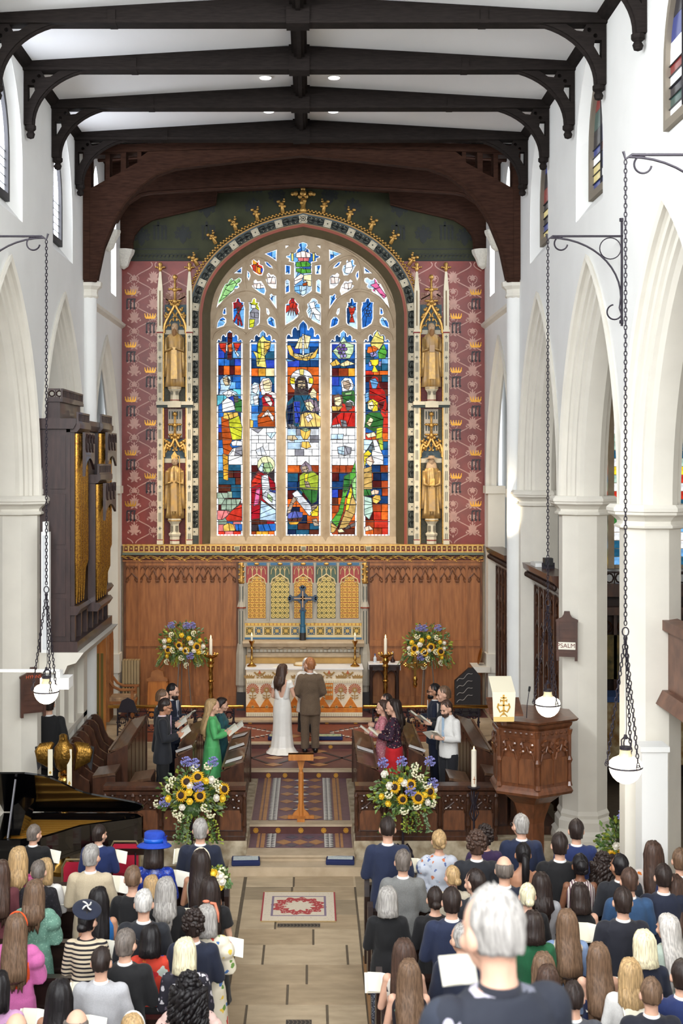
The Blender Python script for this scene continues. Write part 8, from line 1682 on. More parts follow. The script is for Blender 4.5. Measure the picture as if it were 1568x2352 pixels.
def hair_mesh(kind):
    if kind in HR:return HR[kind]
    from mathutils import noise
    b=MB();nm='hair'
    def cap(sx=1.,zlow=1.56,back=.0):
        n_,m=30,14;rg_=[]
        for i in range(m+1):
            t=i/m;z=1.762-(1.762-zlow)*t;r=sqrt(max(0,1-((z-1.645)/.118)**2)) if z > 1.6 else max(.8,sqrt(max(0,1-((1.6-1.645)/.118)**2))-(1.6-z)*2.2)
            r=max(r,.05);rg_.append([((.083 if z > 1.66 else .077)*sx*r*cos(a),(-.022-back*t)+min(.098*r*sin(a),.095-.1*t**1.2),z) for a in (2*pi*k/n_ for k in range(n_))])
        b.loft(rg_)
    def fall(zb,wide=.1,thick=.07,out=0.):
        n_=36;sp=[(1.762,.02,.02,-.01),(1.752,.05,.06,-.015),(1.73,.074,.085,-.018),(1.69,.09,.1,-.022),(1.63,wide*.96,.098,-.03),(1.56,wide,.085,-.045),(1.49,wide*1.04,thick+.012,-.06)]
        z=1.42
        while z > zb:sp.append((z,wide*(1.08-.25*max(0,(1.42-z)))+out*(1.49-z),thick*(1-.35*(1.42-z)),-.075-.05*min(1,(1.49-z)*4)));z -= .07
        sp.append((zb-.03,wide*(.55 if zb < 1.4 else .8),thick*.5,-.12 if zb < 1.4 else -.06))
        b.loft([[(w_*(1+.04*sin(a*13+z*9)+.02*sin(a*29+z*17))*cos(a),dy+min(d_*(1+.05*sin(a*15+z*6))*sin(a),.09 if z > 1.715 else .065 if z > 1.67 else .03 if z > 1.6 else .012),z) for a in (2*pi*k/n_ for k in range(n_))] for z,w_,d_,dy in sp])
        if zb < 1.42:
            rs_=random.Random(int(zb*100))
            for q in range(26):
                a=pi+rs_.uniform(.05,.95)*pi;w0=wide*rs_.uniform(.55,.95);xx=w0*cos(a);y0=-.1-.02*rs_.random();l=rs_.uniform(.05,.13)
                b.tube([(xx,y0,zb+.16),(xx*1.02,y0-.012,zb+.06),(xx*rs_.uniform(.85,1.1),y0-.005,zb-l*.5),(xx*rs_.uniform(.8,1.1),y0,zb-l)],[.02,.024,.016,.003],6)
    if kind == 'short':cap()
    elif kind == 'crop':cap(.97,1.585)
    elif kind == 'bald':
        n_=30;b.loft([[(.0815*w_*cos(a),-.018+min(.1*w_*sin(a),.03),z) for a in (2*pi*k/n_ for k in range(n_))] for z,w_ in ((1.69,.9),(1.68,.985),(1.65,1.02),(1.61,.99),(1.575,.85))])
    elif kind == 'bob':fall(1.5,.1,.085)
    elif kind == 'shoulder':fall(1.38,.108,.08)
    elif kind == 'long':fall(1.2,.108,.07)
    elif kind == 'vlong':fall(1.08,.11,.07)
    elif kind == 'bun':cap(.98,1.565);b.ball((0,-.125,1.6),(.045,.04,.042),12,8)
    elif kind == 'updo':cap(1.03,1.56,.01);b.ball((0,-.115,1.645),(.06,.045,.065),12,8);b.ball((.03,-.12,1.6),(.035,.03,.035),10,6)
    elif kind == 'pony':cap(.99,1.57);b.tube([(0,-.11,1.66),(0,-.15,1.62),(0,-.15,1.5),(0,-.12,1.3),(0,-.1,1.15)],[.03,.035,.04,.035,.01],10)
    elif kind in ('curly','curlylong'):
        cap(1.05,1.55);rg2=random.Random(4)
        for k in range(120 if kind == 'curly' else 90):
            u,a=rg2.uniform(-.45,1),rg2.uniform(0,2*pi);r=sqrt(1-u*u);p=(.088*r*cos(a),-.025+.1*r*sin(a),1.648+.115*u)
            if p[1] < .05 or p[2] > 1.72:b.ball(p,rg2.uniform(.014,.024),6,4)
        if kind == 'curlylong':
            for k in range(44):
                a=rg2.uniform(pi*.95,2.05*pi);x0,y0=.105*cos(a),-.04+.085*sin(a);l=rg2.uniform(.2,.42);ph=rg2.uniform(0,6)
                b.tube([(x0*(1+.3*t)+.02*sin(t*14+ph),y0-.03*t+.02*cos(t*14+ph),1.66-l*t) for t in (q/14 for q in range(15))],[.024-.012*q/14 for q in range(15)],6)
    me=b.mesh('hair',mat('hair_base',(80,60,45),.5),True)
    nn=[v_.vector.copy() for v_ in me.vertex_normals];cc=[v_.co.copy() for v_ in me.vertices]
    me.vertices.foreach_set('co',[q for c,n0 in zip(cc,nn) for q in (c+n0*(noise.noise(V((cos(atan2(c.y+.03,c.x))*4,sin(atan2(c.y+.03,c.x))*4,c.z*3)))*.011+noise.noise(V((cos(atan2(c.y+.03,c.x))*11,sin(atan2(c.y+.03,c.x))*11,c.z*5+3)))*.005))]);me.update()
    HR[kind]=me;return me
HC_=dict(black=(18,15,16),dark=(34,25,22),brown=(58,42,34),lbrown=(88,68,52),blonde=(146,120,84),pale=(188,174,146),grey=(128,124,120),dgrey=(88,80,74),white=(206,202,194),ginger=(132,86,54),sgrey=(160,156,152))
def hairm(c):
    b=HC_[c];return mat('hair_'+c,b,.42,c2=tuple(int(min(255,x*1.38+8)) for x in b),scale=60,stretch=(1.6,1.6,.12),bump=.25,spec=.35,det=3)
SK=dict(fair=(224,176,150),pink=(222,166,142),tan=(190,138,108),brown=(132,88,64),dk=(96,64,48))
def skinm(c):m=mat('skin_'+c,SK[c],.5,var=.05,scale=12);m.node_tree.nodes['Principled BSDF'].inputs['Subsurface Weight'].default_value=0;return m
def fab(name,c=(128,128,128),rough=.85,var=.08):return mat('cloth_'+name,c,rough,var=var,scale=120,bump=.03,sheen=.1)
def pattern(name,base,cols,scale=14,th=.3,rough=.85,stretch=(1,1,1)):
    """printed cloth: coloured blotches on a ground"""
    k='print_'+name
    if k in MATS:return MATS[k]
    m=bpy.data.materials.new(k);m.use_nodes=True;nt=m.node_tree;n=nt.nodes;L=nt.links;b=n['Principled BSDF'];b.inputs['Roughness'].default_value=rough
    tc=n.new('ShaderNodeTexCoord');mp=n.new('ShaderNodeMapping');mp.inputs['Scale'].default_value=stretch;vo=n.new('ShaderNodeTexVoronoi');vo.inputs['Scale'].default_value=scale;L.new(tc.outputs['Object'],mp.inputs[0])
    nz=n.new('ShaderNodeTexNoise');nz.inputs['Scale'].default_value=scale*1.7;nz.inputs['Detail'].default_value=3;L.new(mp.outputs[0],nz.inputs['Vector']);va=n.new('ShaderNodeVectorMath');va.operation='MULTIPLY_ADD';va.inputs[1].default_value=(.9/scale,)*3;L.new(nz.outputs['Color'],va.inputs[0]);L.new(mp.outputs[0],va.inputs[2]);L.new(va.outputs[0],vo.inputs['Vector'])
    rp=n.new('ShaderNodeValToRGB');rp.color_ramp.interpolation='CONSTANT';e=rp.color_ramp.elements;e[0].position=0;e[0].color=rgb(cols[0])
    for i,c in enumerate(cols[1:]):q=e.new((i+1)/len(cols));q.color=rgb(c)
    e[-1].color=rgb(cols[-1]);sp=n.new('ShaderNodeSeparateColor');L.new(vo.outputs['Color'],sp.inputs[0]);L.new(sp.outputs[0],rp.inputs[0])
    lt=n.new('ShaderNodeMath');lt.operation='LESS_THAN';lt.inputs[1].default_value=th;L.new(vo.outputs['Distance'],lt.inputs[0]);mx=n.new('ShaderNodeMix');mx.data_type='RGBA';L.new(lt.outputs[0],mx.inputs['Factor']);mx.inputs['A'].default_value=rgb(base);L.new(rp.outputs[0],mx.inputs['B']);L.new(mx.outputs['Result'],b.inputs['Base Color']);MATS[k]=m;return m
def stripes(name,c1,c2,freq,axis):
    k='stripe_'+name
    if k in MATS:return MATS[k]
    m=bpy.data.materials.new(k);m.use_nodes=True;nt=m.node_tree;n=nt.nodes;L=nt.links;b=n['Principled BSDF'];b.inputs['Roughness'].default_value=.85
    tc=n.new('ShaderNodeTexCoord');wv=n.new('ShaderNodeTexWave');wv.bands_direction=axis;wv.inputs['Scale'].default_value=freq;wv.inputs['Distortion'].default_value=.6;L.new(tc.outputs['Object'],wv.inputs['Vector']);rp=n.new('ShaderNodeValToRGB');rp.color_ramp.interpolation='CONSTANT';rp.color_ramp.elements[0].color=rgb(c1);rp.color_ramp.elements[1].color=rgb(c2);rp.color_ramp.elements[1].position=.6;L.new(wv.outputs['Fac'],rp.inputs[0]);L.new(rp.outputs[0],b.inputs['Base Color']);MATS[k]=m;return m
SHOE=mat('black_shoe',(24,22,22),.35);shm=MB()
for s in (-1,1):shm.loft([[(s*.096+w_*cos(a),yy,max(0,.04+h*sin(a))) for a in (2*pi*i/10 for i in range(10))] for yy,w_,h in ((-.085,.025,.04),(-.06,.044,.055),(.03,.048,.06),(.13,.054,.035),(.19,.03,.02))])
SHM=shm.mesh('shoes',SHOE,True)
cm=MB().lathe([(.07,1.43),(.068,1.455),(.063,1.475),(.056,1.475),(.056,1.43)],(0,-.012,0),20,sy=1.0)
COLM=cm.mesh('shirt_collar',WHITEP,True)
eyem=MB()
for s in (-1,1):eyem.ball((s*.03,.087,1.637),(.011,.008,.006),8,5);eyem.tube([(s*.013,.094,1.657),(s*.03,.096,1.662),(s*.05,.082,1.656)],.0038,5)
EYM=eyem.mesh('eyes_and_brows',mat('eye_dark',(36,28,24),.4),True)
beardm=MB().ball((0,.05,1.56),(.058,.058,.05),14,8).ball((0,.083,1.545),(.035,.03,.03),10,6);BDM=beardm.mesh('beard',mat('hair_base'),True)
glm=MB()
for s in (-1,1):glm.tube([(s*.032+.024*cos(a),.105,1.637+.018*sin(a)) for a in (i*pi/6 for i in range(12))],.003,4,True);glm.tube([(s*.056,.103,1.642),(s*.079,.02,1.642)],.003,4)
glm.tube([(-.008,.106,1.64),(.008,.106,1.64)],.003,4);GLM=glm.mesh('spectacles',mat('black_plastic'))
BD={}
BKC=MB();BKC.prism([(-.15,0),(0,.03),(0,.034),(-.15,.004)],'y',-.105,.105);BKC.prism([(.15,0),(0,.03),(0,.034),(.15,.004)],'y',-.105,.105)
BKC.xf(Matrix.Rotation(0,4,'X'))
BKM=BKC.mesh('order_of_service',PAPER);BKP=MB().prism([(-.14,.006),(-.005,.036),(-.005,.04),(-.12,.03)],'y',-.1,.1).mesh('page',mat('page_cream',(226,220,198),.8));BKL=MB()
for s in (-1,1):
    for k in range(5):BKL.box(s*.075-.045,s*.075+.045,-.08+k*.034,-.072+k*.034,.021,.0225)
people=[]
def person(px,py,sex,hair,hc,outfit,cols,label,yaw=0,pitch=.12,pose='read',skin='fair',z0=.1,y=None,h=None,rz=0,book=None,extra=(),name='person',sc=1.):
    if y is None:
        nomh=h or (1.78 if sex == 'm' else 1.67);y=(CH-z0-nomh)*FP/(py-VY)
        if y > 15.9:z0=0;y=(CH-nomh)*FP/(py-VY)
        else:
            k_=math.floor((15.25+.3-y)/.95);row=15.25-.95*k_;y=clamp(y,row-.04,row+.3) if y-(row-.04) > -.3 else row-.95+.3
        def gap(yy):xx=CX+(px-VX)*yy/FP;return min([math.hypot(q.location.x-xx,(q.location.y-yy)*1.2) for q in people]+[.5])
        y=max([y+d for d in (0,.06,-.06,.1)],key=lambda q:min(gap(q),.4))
    x=CX+(px-VX)*y/FP;hh=CH-z0-(py-VY)*y/FP
    if h and abs(hh-h) > .12 and outfit != 'near':pass
    k=hh/1.745
    key=(sex,pose,round(yaw,1),round(pitch,2))
    if key not in BD:BD[key]=body_mesh(sex,pose,key[2],key[3]);BD[key].materials.append(skinm('fair'))
    o=bpy.data.objects.new(name,BD[key]);o.location=(x,y,z0);o.rotation_euler=(0,0,rz);o.scale=(k,k,k)
    o.matrix_basis=Matrix.Translation((x,y,z0)) @ Matrix.Rotation(rz,4,'Z') @ Matrix.Scale(k,4);link(o)
    o.material_slots[0].link='OBJECT';o.material_slots[0].material=skinm(skin);tag(o,label,'person','wedding guests' if z0 < .3 else 'people in the chancel')
    def child(me,nm,m=None,M=None):
        c=bpy.data.objects.new(nm,me)
        if not me.materials:me.materials.append(PAPER)
        if M is not None:c.matrix_basis=M
        link(c,o,True)
        if m:c.material_slots[0].link='OBJECT';c.material_slots[0].material=m
        return c
    HM=headM(key[2],key[3])
    HH=headM(key[2],min(key[3],.06)) if hair in ('long','vlong','shoulder','curlylong','pony') else HM
    if hair:child(hair_mesh(hair),'hair',hairm(hc),HH)
    if outfit == 'suit':child(cloth('jacket',sex,pose),'jacket',cols[0]);child(cloth('trousers',sex,'down'),'trousers',cols[1] if len(cols) > 1 else cols[0]);child(COLM,'shirt_collar',cols[2] if len(cols) > 2 else WHITEP);child(SHM,'shoes')
    elif outfit == 'shirt':child(cloth('shirt',sex,pose),'shirt',cols[0]);child(cloth('trousers',sex,'down'),'trousers',cols[1]);child(SHM,'shoes')
    elif outfit[:3] == 'top':child(cloth(outfit,sex,pose),'top',cols[0]);child(cloth('trousers' if len(cols) > 2 else 'skirt',sex,'down'),'trousers' if len(cols) > 2 else 'skirt',cols[1]);child(SHM,'shoes')
    elif outfit == 'clergy':child(cloth('surplice',sex,pose),'surplice',cols[0]);child(cloth('cassock',sex,'down'),'cassock',cols[1])
    else:child(cloth(outfit,sex,pose),'wedding_dress' if outfit == 'gown' else 'dress',cols[0]);child(SHM,'shoes') if outfit != 'gown' else None
    for e in extra:
        if e == 'eyes':child(EYM,'eyes_and_brows',None,HM)
        elif e == 'glasses':child(GLM,'spectacles',None,HM)
        elif e[0] == 'beard':child(BDM,'beard',hairm(e[1]),HM)
        elif e[0] == 'band':child(MB().tube([(.092*cos(a),-.005,1.645+.125*sin(a)) for a in (pi*i/14 for i in range(15))],.009,6).mesh('hairband',e[1],True),'hairband',None,HM)
        elif e[0] == 'tie':child(MB().prism([(-.02,1.46),(.02,1.46),(.03,1.08),(0,1.04),(-.03,1.08)],'y',.128,.138).mesh('tie',e[1]),'tie')
        elif e[0] == 'vshirt':child(MB().prism([(-.05,1.46),(.05,1.46),(.0,1.14)],'y',.122,.13).mesh('shirt_front',e[1]),'shirt_front')
        elif e[0] == 'mesh':child(e[2],e[1],None,HM if e[3] else None)
    W_=Matrix.Translation((x,y,z0)) @ Matrix.Rotation(rz,4,'Z') @ Matrix.Scale(k,4)
    if book:
        bx,tilt,blab=book
        t=bpy.data.objects.new('order_of_service',BKM)
        t.matrix_basis=W_ @ Matrix.Translation((bx,.36,1.19)) @ Matrix.Rotation(R_(-tilt if tilt < 0 else 38),4,'X') @ Matrix.Rotation(R_(tilt) if abs(tilt) < 30 else 0,4,'Y');link(t);tag(t,blab,'booklet','orders of service');c=bpy.data.objects.new('page',BKP);link(c,t,True)
    people.append(o);return o
NV=fab('navy',(24,31,52));BK=fab('black',(15,15,18));CHA=fab('charcoal',(30,32,39));fab('mid_navy',(29,39,68));fab('midnight',(24,26,38));GRY=fab('grey_tweed',(120,120,118),var=.15);LG=fab('light_grey',(180,180,184));BEI=fab('beige_linen',(196,180,152));BLU=fab('bright_navy',(28,44,94));ROY=fab('petrol',(46,78,116));WHI=fab('white_cotton',(230,228,224));CRM=fab('cream',(222,210,186));BKD=fab('black_dress',(15,14,17))
def G(*a,**k):return person(*a,**k)
def BOOK(x,who,tilt=10):return (x,tilt,'open cream booklet held by '+who)
# ---- left of the aisle
G(76,1895,'m','short','dgrey','suit',(BK,),'man with grey-brown hair in a black suit in front of the piano keys',yaw=-.6,y=16.35,z0=0,book=BOOK(.16,'the black-suited man in front of the piano'))
G(226,1896,'m','short','dark','suit',(BLU,),'dark-haired man in a blue suit seated row nearest the piano tail',yaw=-.6,y=16.35,z0=0,book=BOOK(.2,'the blue-suited man by the piano tail'))
G(43,1947,'f','shoulder','blonde','topL',(pattern('pinksequin',(176,36,110),[(226,90,160),(140,20,84)],60,.35,.4),BK),'blonde woman in a sparkling magenta jacket at the far left')
G(88,1978,'f','crop','dgrey','dressL',(pattern('lace',(24,22,28),[(56,50,60),(40,36,44)],34),),'woman with short grey-brown hair in a black lace dress',book=BOOK(.2,'the woman in black lace'))
G(103,1974,'f','bob','blonde','topL',(WHI,BK),'small fair-haired child in a white shirt beside the black lace dress',h=1.5,book=BOOK(.16,'the fair child in white'))
G(2,1978,'f','long','brown','dressL',(fab('burgundy',(96,44,50)),),'long-haired woman in a burgundy dress at the left picture edge')
G(208,1941,'m','short','grey','suit',(BEI,),'grey-haired man in a beige linen jacket',yaw=-.3,book=BOOK(.26,'the man in the beige jacket'))
G(80,2023,'f','shoulder','lbrown','dressP',(pattern('greenprint',(108,150,132),[(150,186,166),(128,168,148)],42,.32),),'brown-haired woman in a pale green puff-sleeved dress')
G(227,2040,'f','long','black','dressN',(fab('azure',(28,104,172)),),'woman with long black hair in a bright blue sleeveless dress',skin='tan',book=BOOK(.18,'the woman in bright blue'))
hatM=MB().lathe([(.001,.012),(.08,.01),(.13,.0),(.135,-.006),(.13,-.012),(.05,-.004)],(0,0,0),24);hatM.xf(Matrix.Translation((.0,-.03,1.75)) @ Matrix.Rotation(.45,4,'X') @ Matrix.Rotation(.3,4,'Y'));bowM=MB()
for k in range(4):bowM.tube([(.02+.05*cos(k*1.6+t*.8)*t*1.2,-.06-.02*t,1.79+.05*sin(k*1.6+t*.8)*t) for t in (0,.3,.6,1,.8,.4)],.008,5)
G(199,2088,'f','bun','black','topL',(stripes('band',(216,200,172),(34,30,36),7,'Z'),BK),'woman in a navy fascinator and black-and-cream striped top',yaw=-.35,extra=(('mesh','fascinator',hatM.mesh('fascinator',NV,True),True),('mesh','bow',bowM.mesh('bow',WHI,True),True)),book=BOOK(.16,'the woman in the fascinator'))
G(38,2101,'f','long','lbrown','dressP',(fab('candy_pink',(206,106,166)),),'woman with an orange hairband in a pink and orange dress',extra=(('band',fab('orange',(232,84,28))),('mesh','bodice',MB().loft(rings([(1.0,.135,.105,-.008),(1.1,.14,.11,-.01),(1.24,.166,.13,-.005),(1.3,.172,.128,-.01)],24)).mesh('bodice',fab('orange',(232,84,28)),True),False)))
G(287,2136,'m','short','dgrey','suit',(BK,),'grey-haired man with spectacles in a black suit, fourth row left',yaw=-.3,extra=('glasses',))
G(232,2178,'m','crop','dark','suit',(LG,),'dark cropped man in a light grey jacket',book=BOOK(-.2,'the man in the light grey jacket'))
G(138,2253,'f','long','black','dressN',(fab('leaf_green',(50,132,60)),),'woman with long black hair in a green top near the bottom edge',skin='tan',book=BOOK(.18,'the woman in the green top'))
G(36,2331,'m','bald','grey','suit',(CHA,),'balding grey man at the bottom left corner')
G(175,2322,'m','bald','dgrey','suit',(BK,),'balding dark-grey man at the bottom edge below the light grey jacket')
G(305,2331,'f','bob','blonde','topL',(WHI,BK),'blonde head with a white hairband at the bottom edge',extra=(('band',WHI),))
G(460,1882,'m','short','grey','suit',(NV,),'grey-haired man in a dark navy suit at the aisle end of the front row',book=BOOK(-.2,'the front-row man at the left of the aisle'))
HB=mat('royal_blue_felt',(26,64,170),.8,var=.1,scale=30);ht=MB().lathe([(.001,.13),(.08,.13),(.1,.115),(.102,.05),(.1,.02),(.15,.005),(.175,-.015),(.172,-.022),(.1,.0),(.09,-.02)],(0,-.02,1.7),28);hb_=MB().lathe([(.104,.02),(.105,.06),(.103,.06)],(0,-.02,1.7),28);hf=MB();rg=random.Random(8)
for k in range(40):a,l=rg.uniform(-1.2,1.2),rg.uniform(.04,.09);hf.tube([(.09,-.06,1.76),(.09+l*cos(a)*.6,-.07-l*.4,1.76+l*sin(a))],[.007,.002],4)
G(354,1928,'f','bob','dark','topL',(pattern('bluesequin',(24,50,150),[(70,120,230),(16,36,110)],70,.35,.3),BK),'woman in a royal blue feathered hat and blue sequin top',h=1.7,extra=(('mesh','hat',ht.mesh('hat',HB,True),True),('mesh','hat_band',hb_.mesh('hat_band',mat('blue_ribbon',(20,90,190),.4),True),True),('mesh','feathers',hf.mesh('feathers',HB),True)),book=BOOK(.2,'the woman in the blue hat'))
G(461,1953,'f','vlong','dark','dressN',(fab('ivory_silk',(208,204,176),.5),),'woman with very long dark hair and an ivory hairband in an ivory dress',extra=(('band',CRM),),skin='tan')
G(482,2017,'f','long','dark','dressS',(BKD,),'dark brown long-haired woman in black at the aisle, third row left')
G(305,1991,'f','crop','lbrown','dressS',(BKD,),'woman with short light brown hair in a black dress behind the blue hat')
G(348,2013,'f','bob','blonde','dressS',(CRM,),'fair-haired girl half hidden behind the grey-haired couple',h=1.5)
G(381,2017,'f','shoulder','grey','dressL',(BKD,),'woman with shoulder-length grey hair in a black dress',book=BOOK(.22,'the grey-haired woman in black'))
G(330,2045,'m','crop','sgrey','suit',(CHA,),'silver-haired man in a charcoal suit, third row left')
FLR=pattern('summer',(232,222,200),[(80,120,180),(200,60,50),(236,200,80),(110,150,70)],13,.34)
fh=MB().tube([(.03,-.02,1.77),(.07,.0,1.76),(.1,-.02,1.68),(.11,-.04,1.6)],[.012,.016,.014,.006],6);fh.ball((-.01,.0,1.78),(.035,.02,.015),8,5)
G(475,2080,'f','bob','grey','dressP',(FLR,),'grey-haired woman in a bright printed summer dress at the aisle',extra=(('mesh','hair_flower',fh.mesh('hair_flower',mat('red_cream_silk',(210,120,90),.6),True),True),),book=BOOK(.2,'the woman in the printed summer dress'))
G(444,2094,'m','curly','dark','suit',(NV,),'curly dark-haired man in a navy suit, fourth row left')
G(346,2128,'f','bob','black','topL',(pattern('bold',(200,60,40),[(228,130,40),(100,90,190),(190,200,190),(180,30,40)],9,.42),BK),'woman with a black bob in a boldly coloured top',skin='brown',book=BOOK(.2,'the woman in the bold top'))
G(425,2158,'f','bob','pale','topL',(pattern('swirl',(40,38,48),[(214,210,214),(120,110,124)],16,.36),BK),'woman with a pale blonde bob in a black and white swirled top')
G(434,2237,'f','curlylong','black','dressP',(pattern('blush',(222,190,180),[(150,50,50),(90,60,60)],22,.18),),'woman with long black curls in a pale blush floral dress',skin='brown')
G(-6,2235,'f','bob','black','topL',(fab('lilac',(200,150,190)),BK),'woman in lilac at the left edge beside the pink dress',skin='dk',book=BOOK(.24,'the woman in lilac at the edge'))
# ---- right of the aisle
G(890,1878,'m','crop','dark','suit',(fab('mid_navy',(36,48,84)),),'close-cropped man in a navy suit at the aisle end of the right front row',h=1.85)
G(925,1953,'m','short','dgrey','suit',(GRY,),'man in a grey tweed suit in the second row right of the aisle')
G(890,2039,'f','bob','grey','topL',(BK,pattern('speckle',(40,46,60),[(190,196,204),(120,130,150)],70,.4),1),'grey-bobbed woman in a black cardigan and speckled trousers at the aisle')
FB=pattern('bluefloral',(196,200,210),[(206,120,80),(90,110,160),(170,176,190)],15,.3)
G(1008,1908,'f','updo','blonde','topP',(FB,fab('khaki',(150,140,96))),'blonde woman with pinned-up hair in a floral puff-sleeved blouse',book=BOOK(-.24,'the woman in the floral blouse'))
G(1094,1912,'m','curly','brown','suit',(CHA,),'curly brown-haired man in a dark suit beside the floral blouse')
G(1113,1898,'f','curly','dark','dressS',(fab('purple',(52,32,70)),),'curly dark-haired woman in a purple top',h=1.68)
G(1158,1968,'m','bald','dgrey','suit',(NV,),'bald man in a navy suit, second row right')
G(1040,1990,'f','bun','blonde','topL',(CRM,BK),'blonde woman with a black hair tie in a cream top',yaw=.4,book=BOOK(-.2,'the woman in the cream top'))
G(1094,1998,'m','short','dark','suit',(CHA,BK,fab('sky_collar',(180,200,226))),'dark-haired man with a pale blue collar turning left',yaw=.7)
G(999,2039,'f','bun','dark','dressL',(BKD,),'woman with a low dark bun in a black dress',h=1.68)
G(1037,2040,'m','short','dark','suit',(fab('mid_navy'),),'dark-haired man in a navy suit next to the low dark bun')
G(1062,2124,'m','crop','grey','suit',(NV,),'grey-haired man partly hidden behind the blurred foreground man',yaw=.4)
G(927,2159,'f','long','brown','dressN',(pattern('bw',(224,216,204),[(50,50,60),(200,160,140)],12,.34),),'woman with long brown hair in a cream and black dress at the aisle',book=BOOK(-.2,'the woman in the cream and black dress'))
G(939,2206,'f','vlong','lbrown','dressN',(pattern('darkfloral',(34,30,38),[(206,110,60),(90,140,110),(150,60,70)],16,.3),),'woman with very long straight light brown hair in a dark floral dress')
G(1197,1871,'m','short','grey','suit',(fab('mid_navy'),),'grey-haired man with spectacles in a navy suit below the pulpit',yaw=.4,extra=('glasses',))
G(1323,1883,'m','short','dark','suit',(BLU,),'dark-haired man in a bright blue suit in front of the right pillar')
G(1285,1914,'m','short','dark','suit',(BK,),'dark-haired man in a black suit left of the bright blue suit')
G(1201,1937,'f','pony','black','halter',(fab('plum',(60,40,56)),),'bare-shouldered woman with a long black ponytail',skin='tan')
G(1332,1963,'f','updo','black','topN',(stripes('multi',(216,206,198),(104,70,84),11,'X'),BK),'woman with pinned black curls in a vertically striped top',skin='brown',book=BOOK(.18,'the woman in the striped top'))
G(1383,1960,'f','curlylong','dark','dressL',(BKD,),'woman with dark brown curls in black behind the striped top')
G(1424,1963,'m','short','black','suit',(CHA,),'black-haired man in a charcoal suit on the right',yaw=.4,skin='tan')
G(1445,1995,'m','short','brown','suit',(ROY,),'brown-haired man in a mid-blue tweed suit')
G(1499,1934,'f','long','brown','dressL',(pattern('redfloral',(206,196,190),[(150,30,50),(200,110,40),(110,40,60)],18,.36),),'long-haired woman in a red floral dress beside the pillar flowers',y=14.6,book=BOOK(-.2,'the woman in the red floral dress'))
G(1523,1986,'m','short','dark','suit',(NV,),'dark-haired man in dark navy near the right edge',book=BOOK(-.2,'the man in dark navy near the right edge'))
G(1430,2040,'m','short','dark','suit',(fab('midnight',(32,34,48)),),'broad dark-haired man in a midnight suit',book=BOOK(-.24,'the broad man in the midnight suit'))
G(1331,2031,'f','bob','dark','dressN',(BKD,),'woman with a dark brown bob in a sleeveless black dress')
G(1211,2031,'f','bun','pale','dressL',(BKD,),'pale blonde woman with a black clip in a black dress')
G(1242,2006,'f','shoulder','dark','topL',(fab('dove',(168,168,172)),BK),'dark-haired woman in a dove grey top')
G(1301,2091,'f','long','lbrown','dressL',(fab('pale_blue',(136,160,200)),),'light brown-haired woman in a pale blue dress with white collar',extra=(('mesh','lace_collar',MB().loft(rings([(1.36,.18,.115,-.005),(1.4,.185,.1,-.005),(1.45,.11,.085,-.01)],24)).mesh('lace_collar',CRM,True),False),))
G(1549,2011,'f','long','brown','halter',(fab('nude',(196,150,130)),),'bare-shouldered brown-haired woman at the right edge')
G(1534,2102,'f','long','sgrey','topL',(fab('mint',(172,186,174)),BK),'woman with long grey hair in a pale mint blouse',yaw=.5)
G(1479,2140,'f','bob','pale','topL',(NV,BK),'grey-blonde bobbed woman in a dark navy top')
G(1373,2168,'f','long','lbrown','halter',(fab('deep_blue',(24,38,80)),),'brown-haired woman in a navy halter dress',book=BOOK(.2,'the woman in the navy halter dress',5))
G(1446,2204,'f','shoulder','blonde','topL',(WHI,BK),'blonde woman in a white blouse on the right',book=BOOK(-.2,'the blonde woman in the white blouse'))
G(1247,2190,'f','shoulder','lbrown','dressS',(CHA,),'light brown-haired woman just right of the blurred foreground man')
G(1257,2219,'f','long','brown','dressS',(fab('mauve',(150,110,110)),),'long brown-haired woman in mauve beside the blurred foreground man')
G(1224,2095,'f','bob','dark','dressL',(fab('emerald',(24,92,56)),),'woman in emerald green mostly hidden by the foreground man')
G(1316,2257,'m','crop','dark','suit',(fab('slate',(74,76,84)),),'dark cropped man in a slate jacket near the bottom right')
G(1495,2248,'m','crop','lbrown','suit',(fab('midnight'),),'brown cropped man in a navy jacket near the bottom right corner')
G(1566,2206,'m','short','dark','suit',(BLU,),'man in a bright blue suit cut by the right edge',book=BOOK(-.24,'the man in bright blue at the right edge'))
G(1562,1950,'m','short','lbrown','suit',(BLU,),'fair man in a blue suit far right beside the stair')
G(112,1598,'m','short','dark','suit',(BK,),'man in a black jacket behind the left hanging lamp',z0=.5,y=20.75,yaw=.3,pose='down')
arrangement(P(502,2015,14.55),.11,'small hand bouquet of roses and leaves at the aisle beside the ivory dress',12,[('y',-.4,.5),('w',.2,.3),('w',.3,-.2),('y',.1,-.7),('d',-.2,.0),('d',.5,.6)],up=1.2)
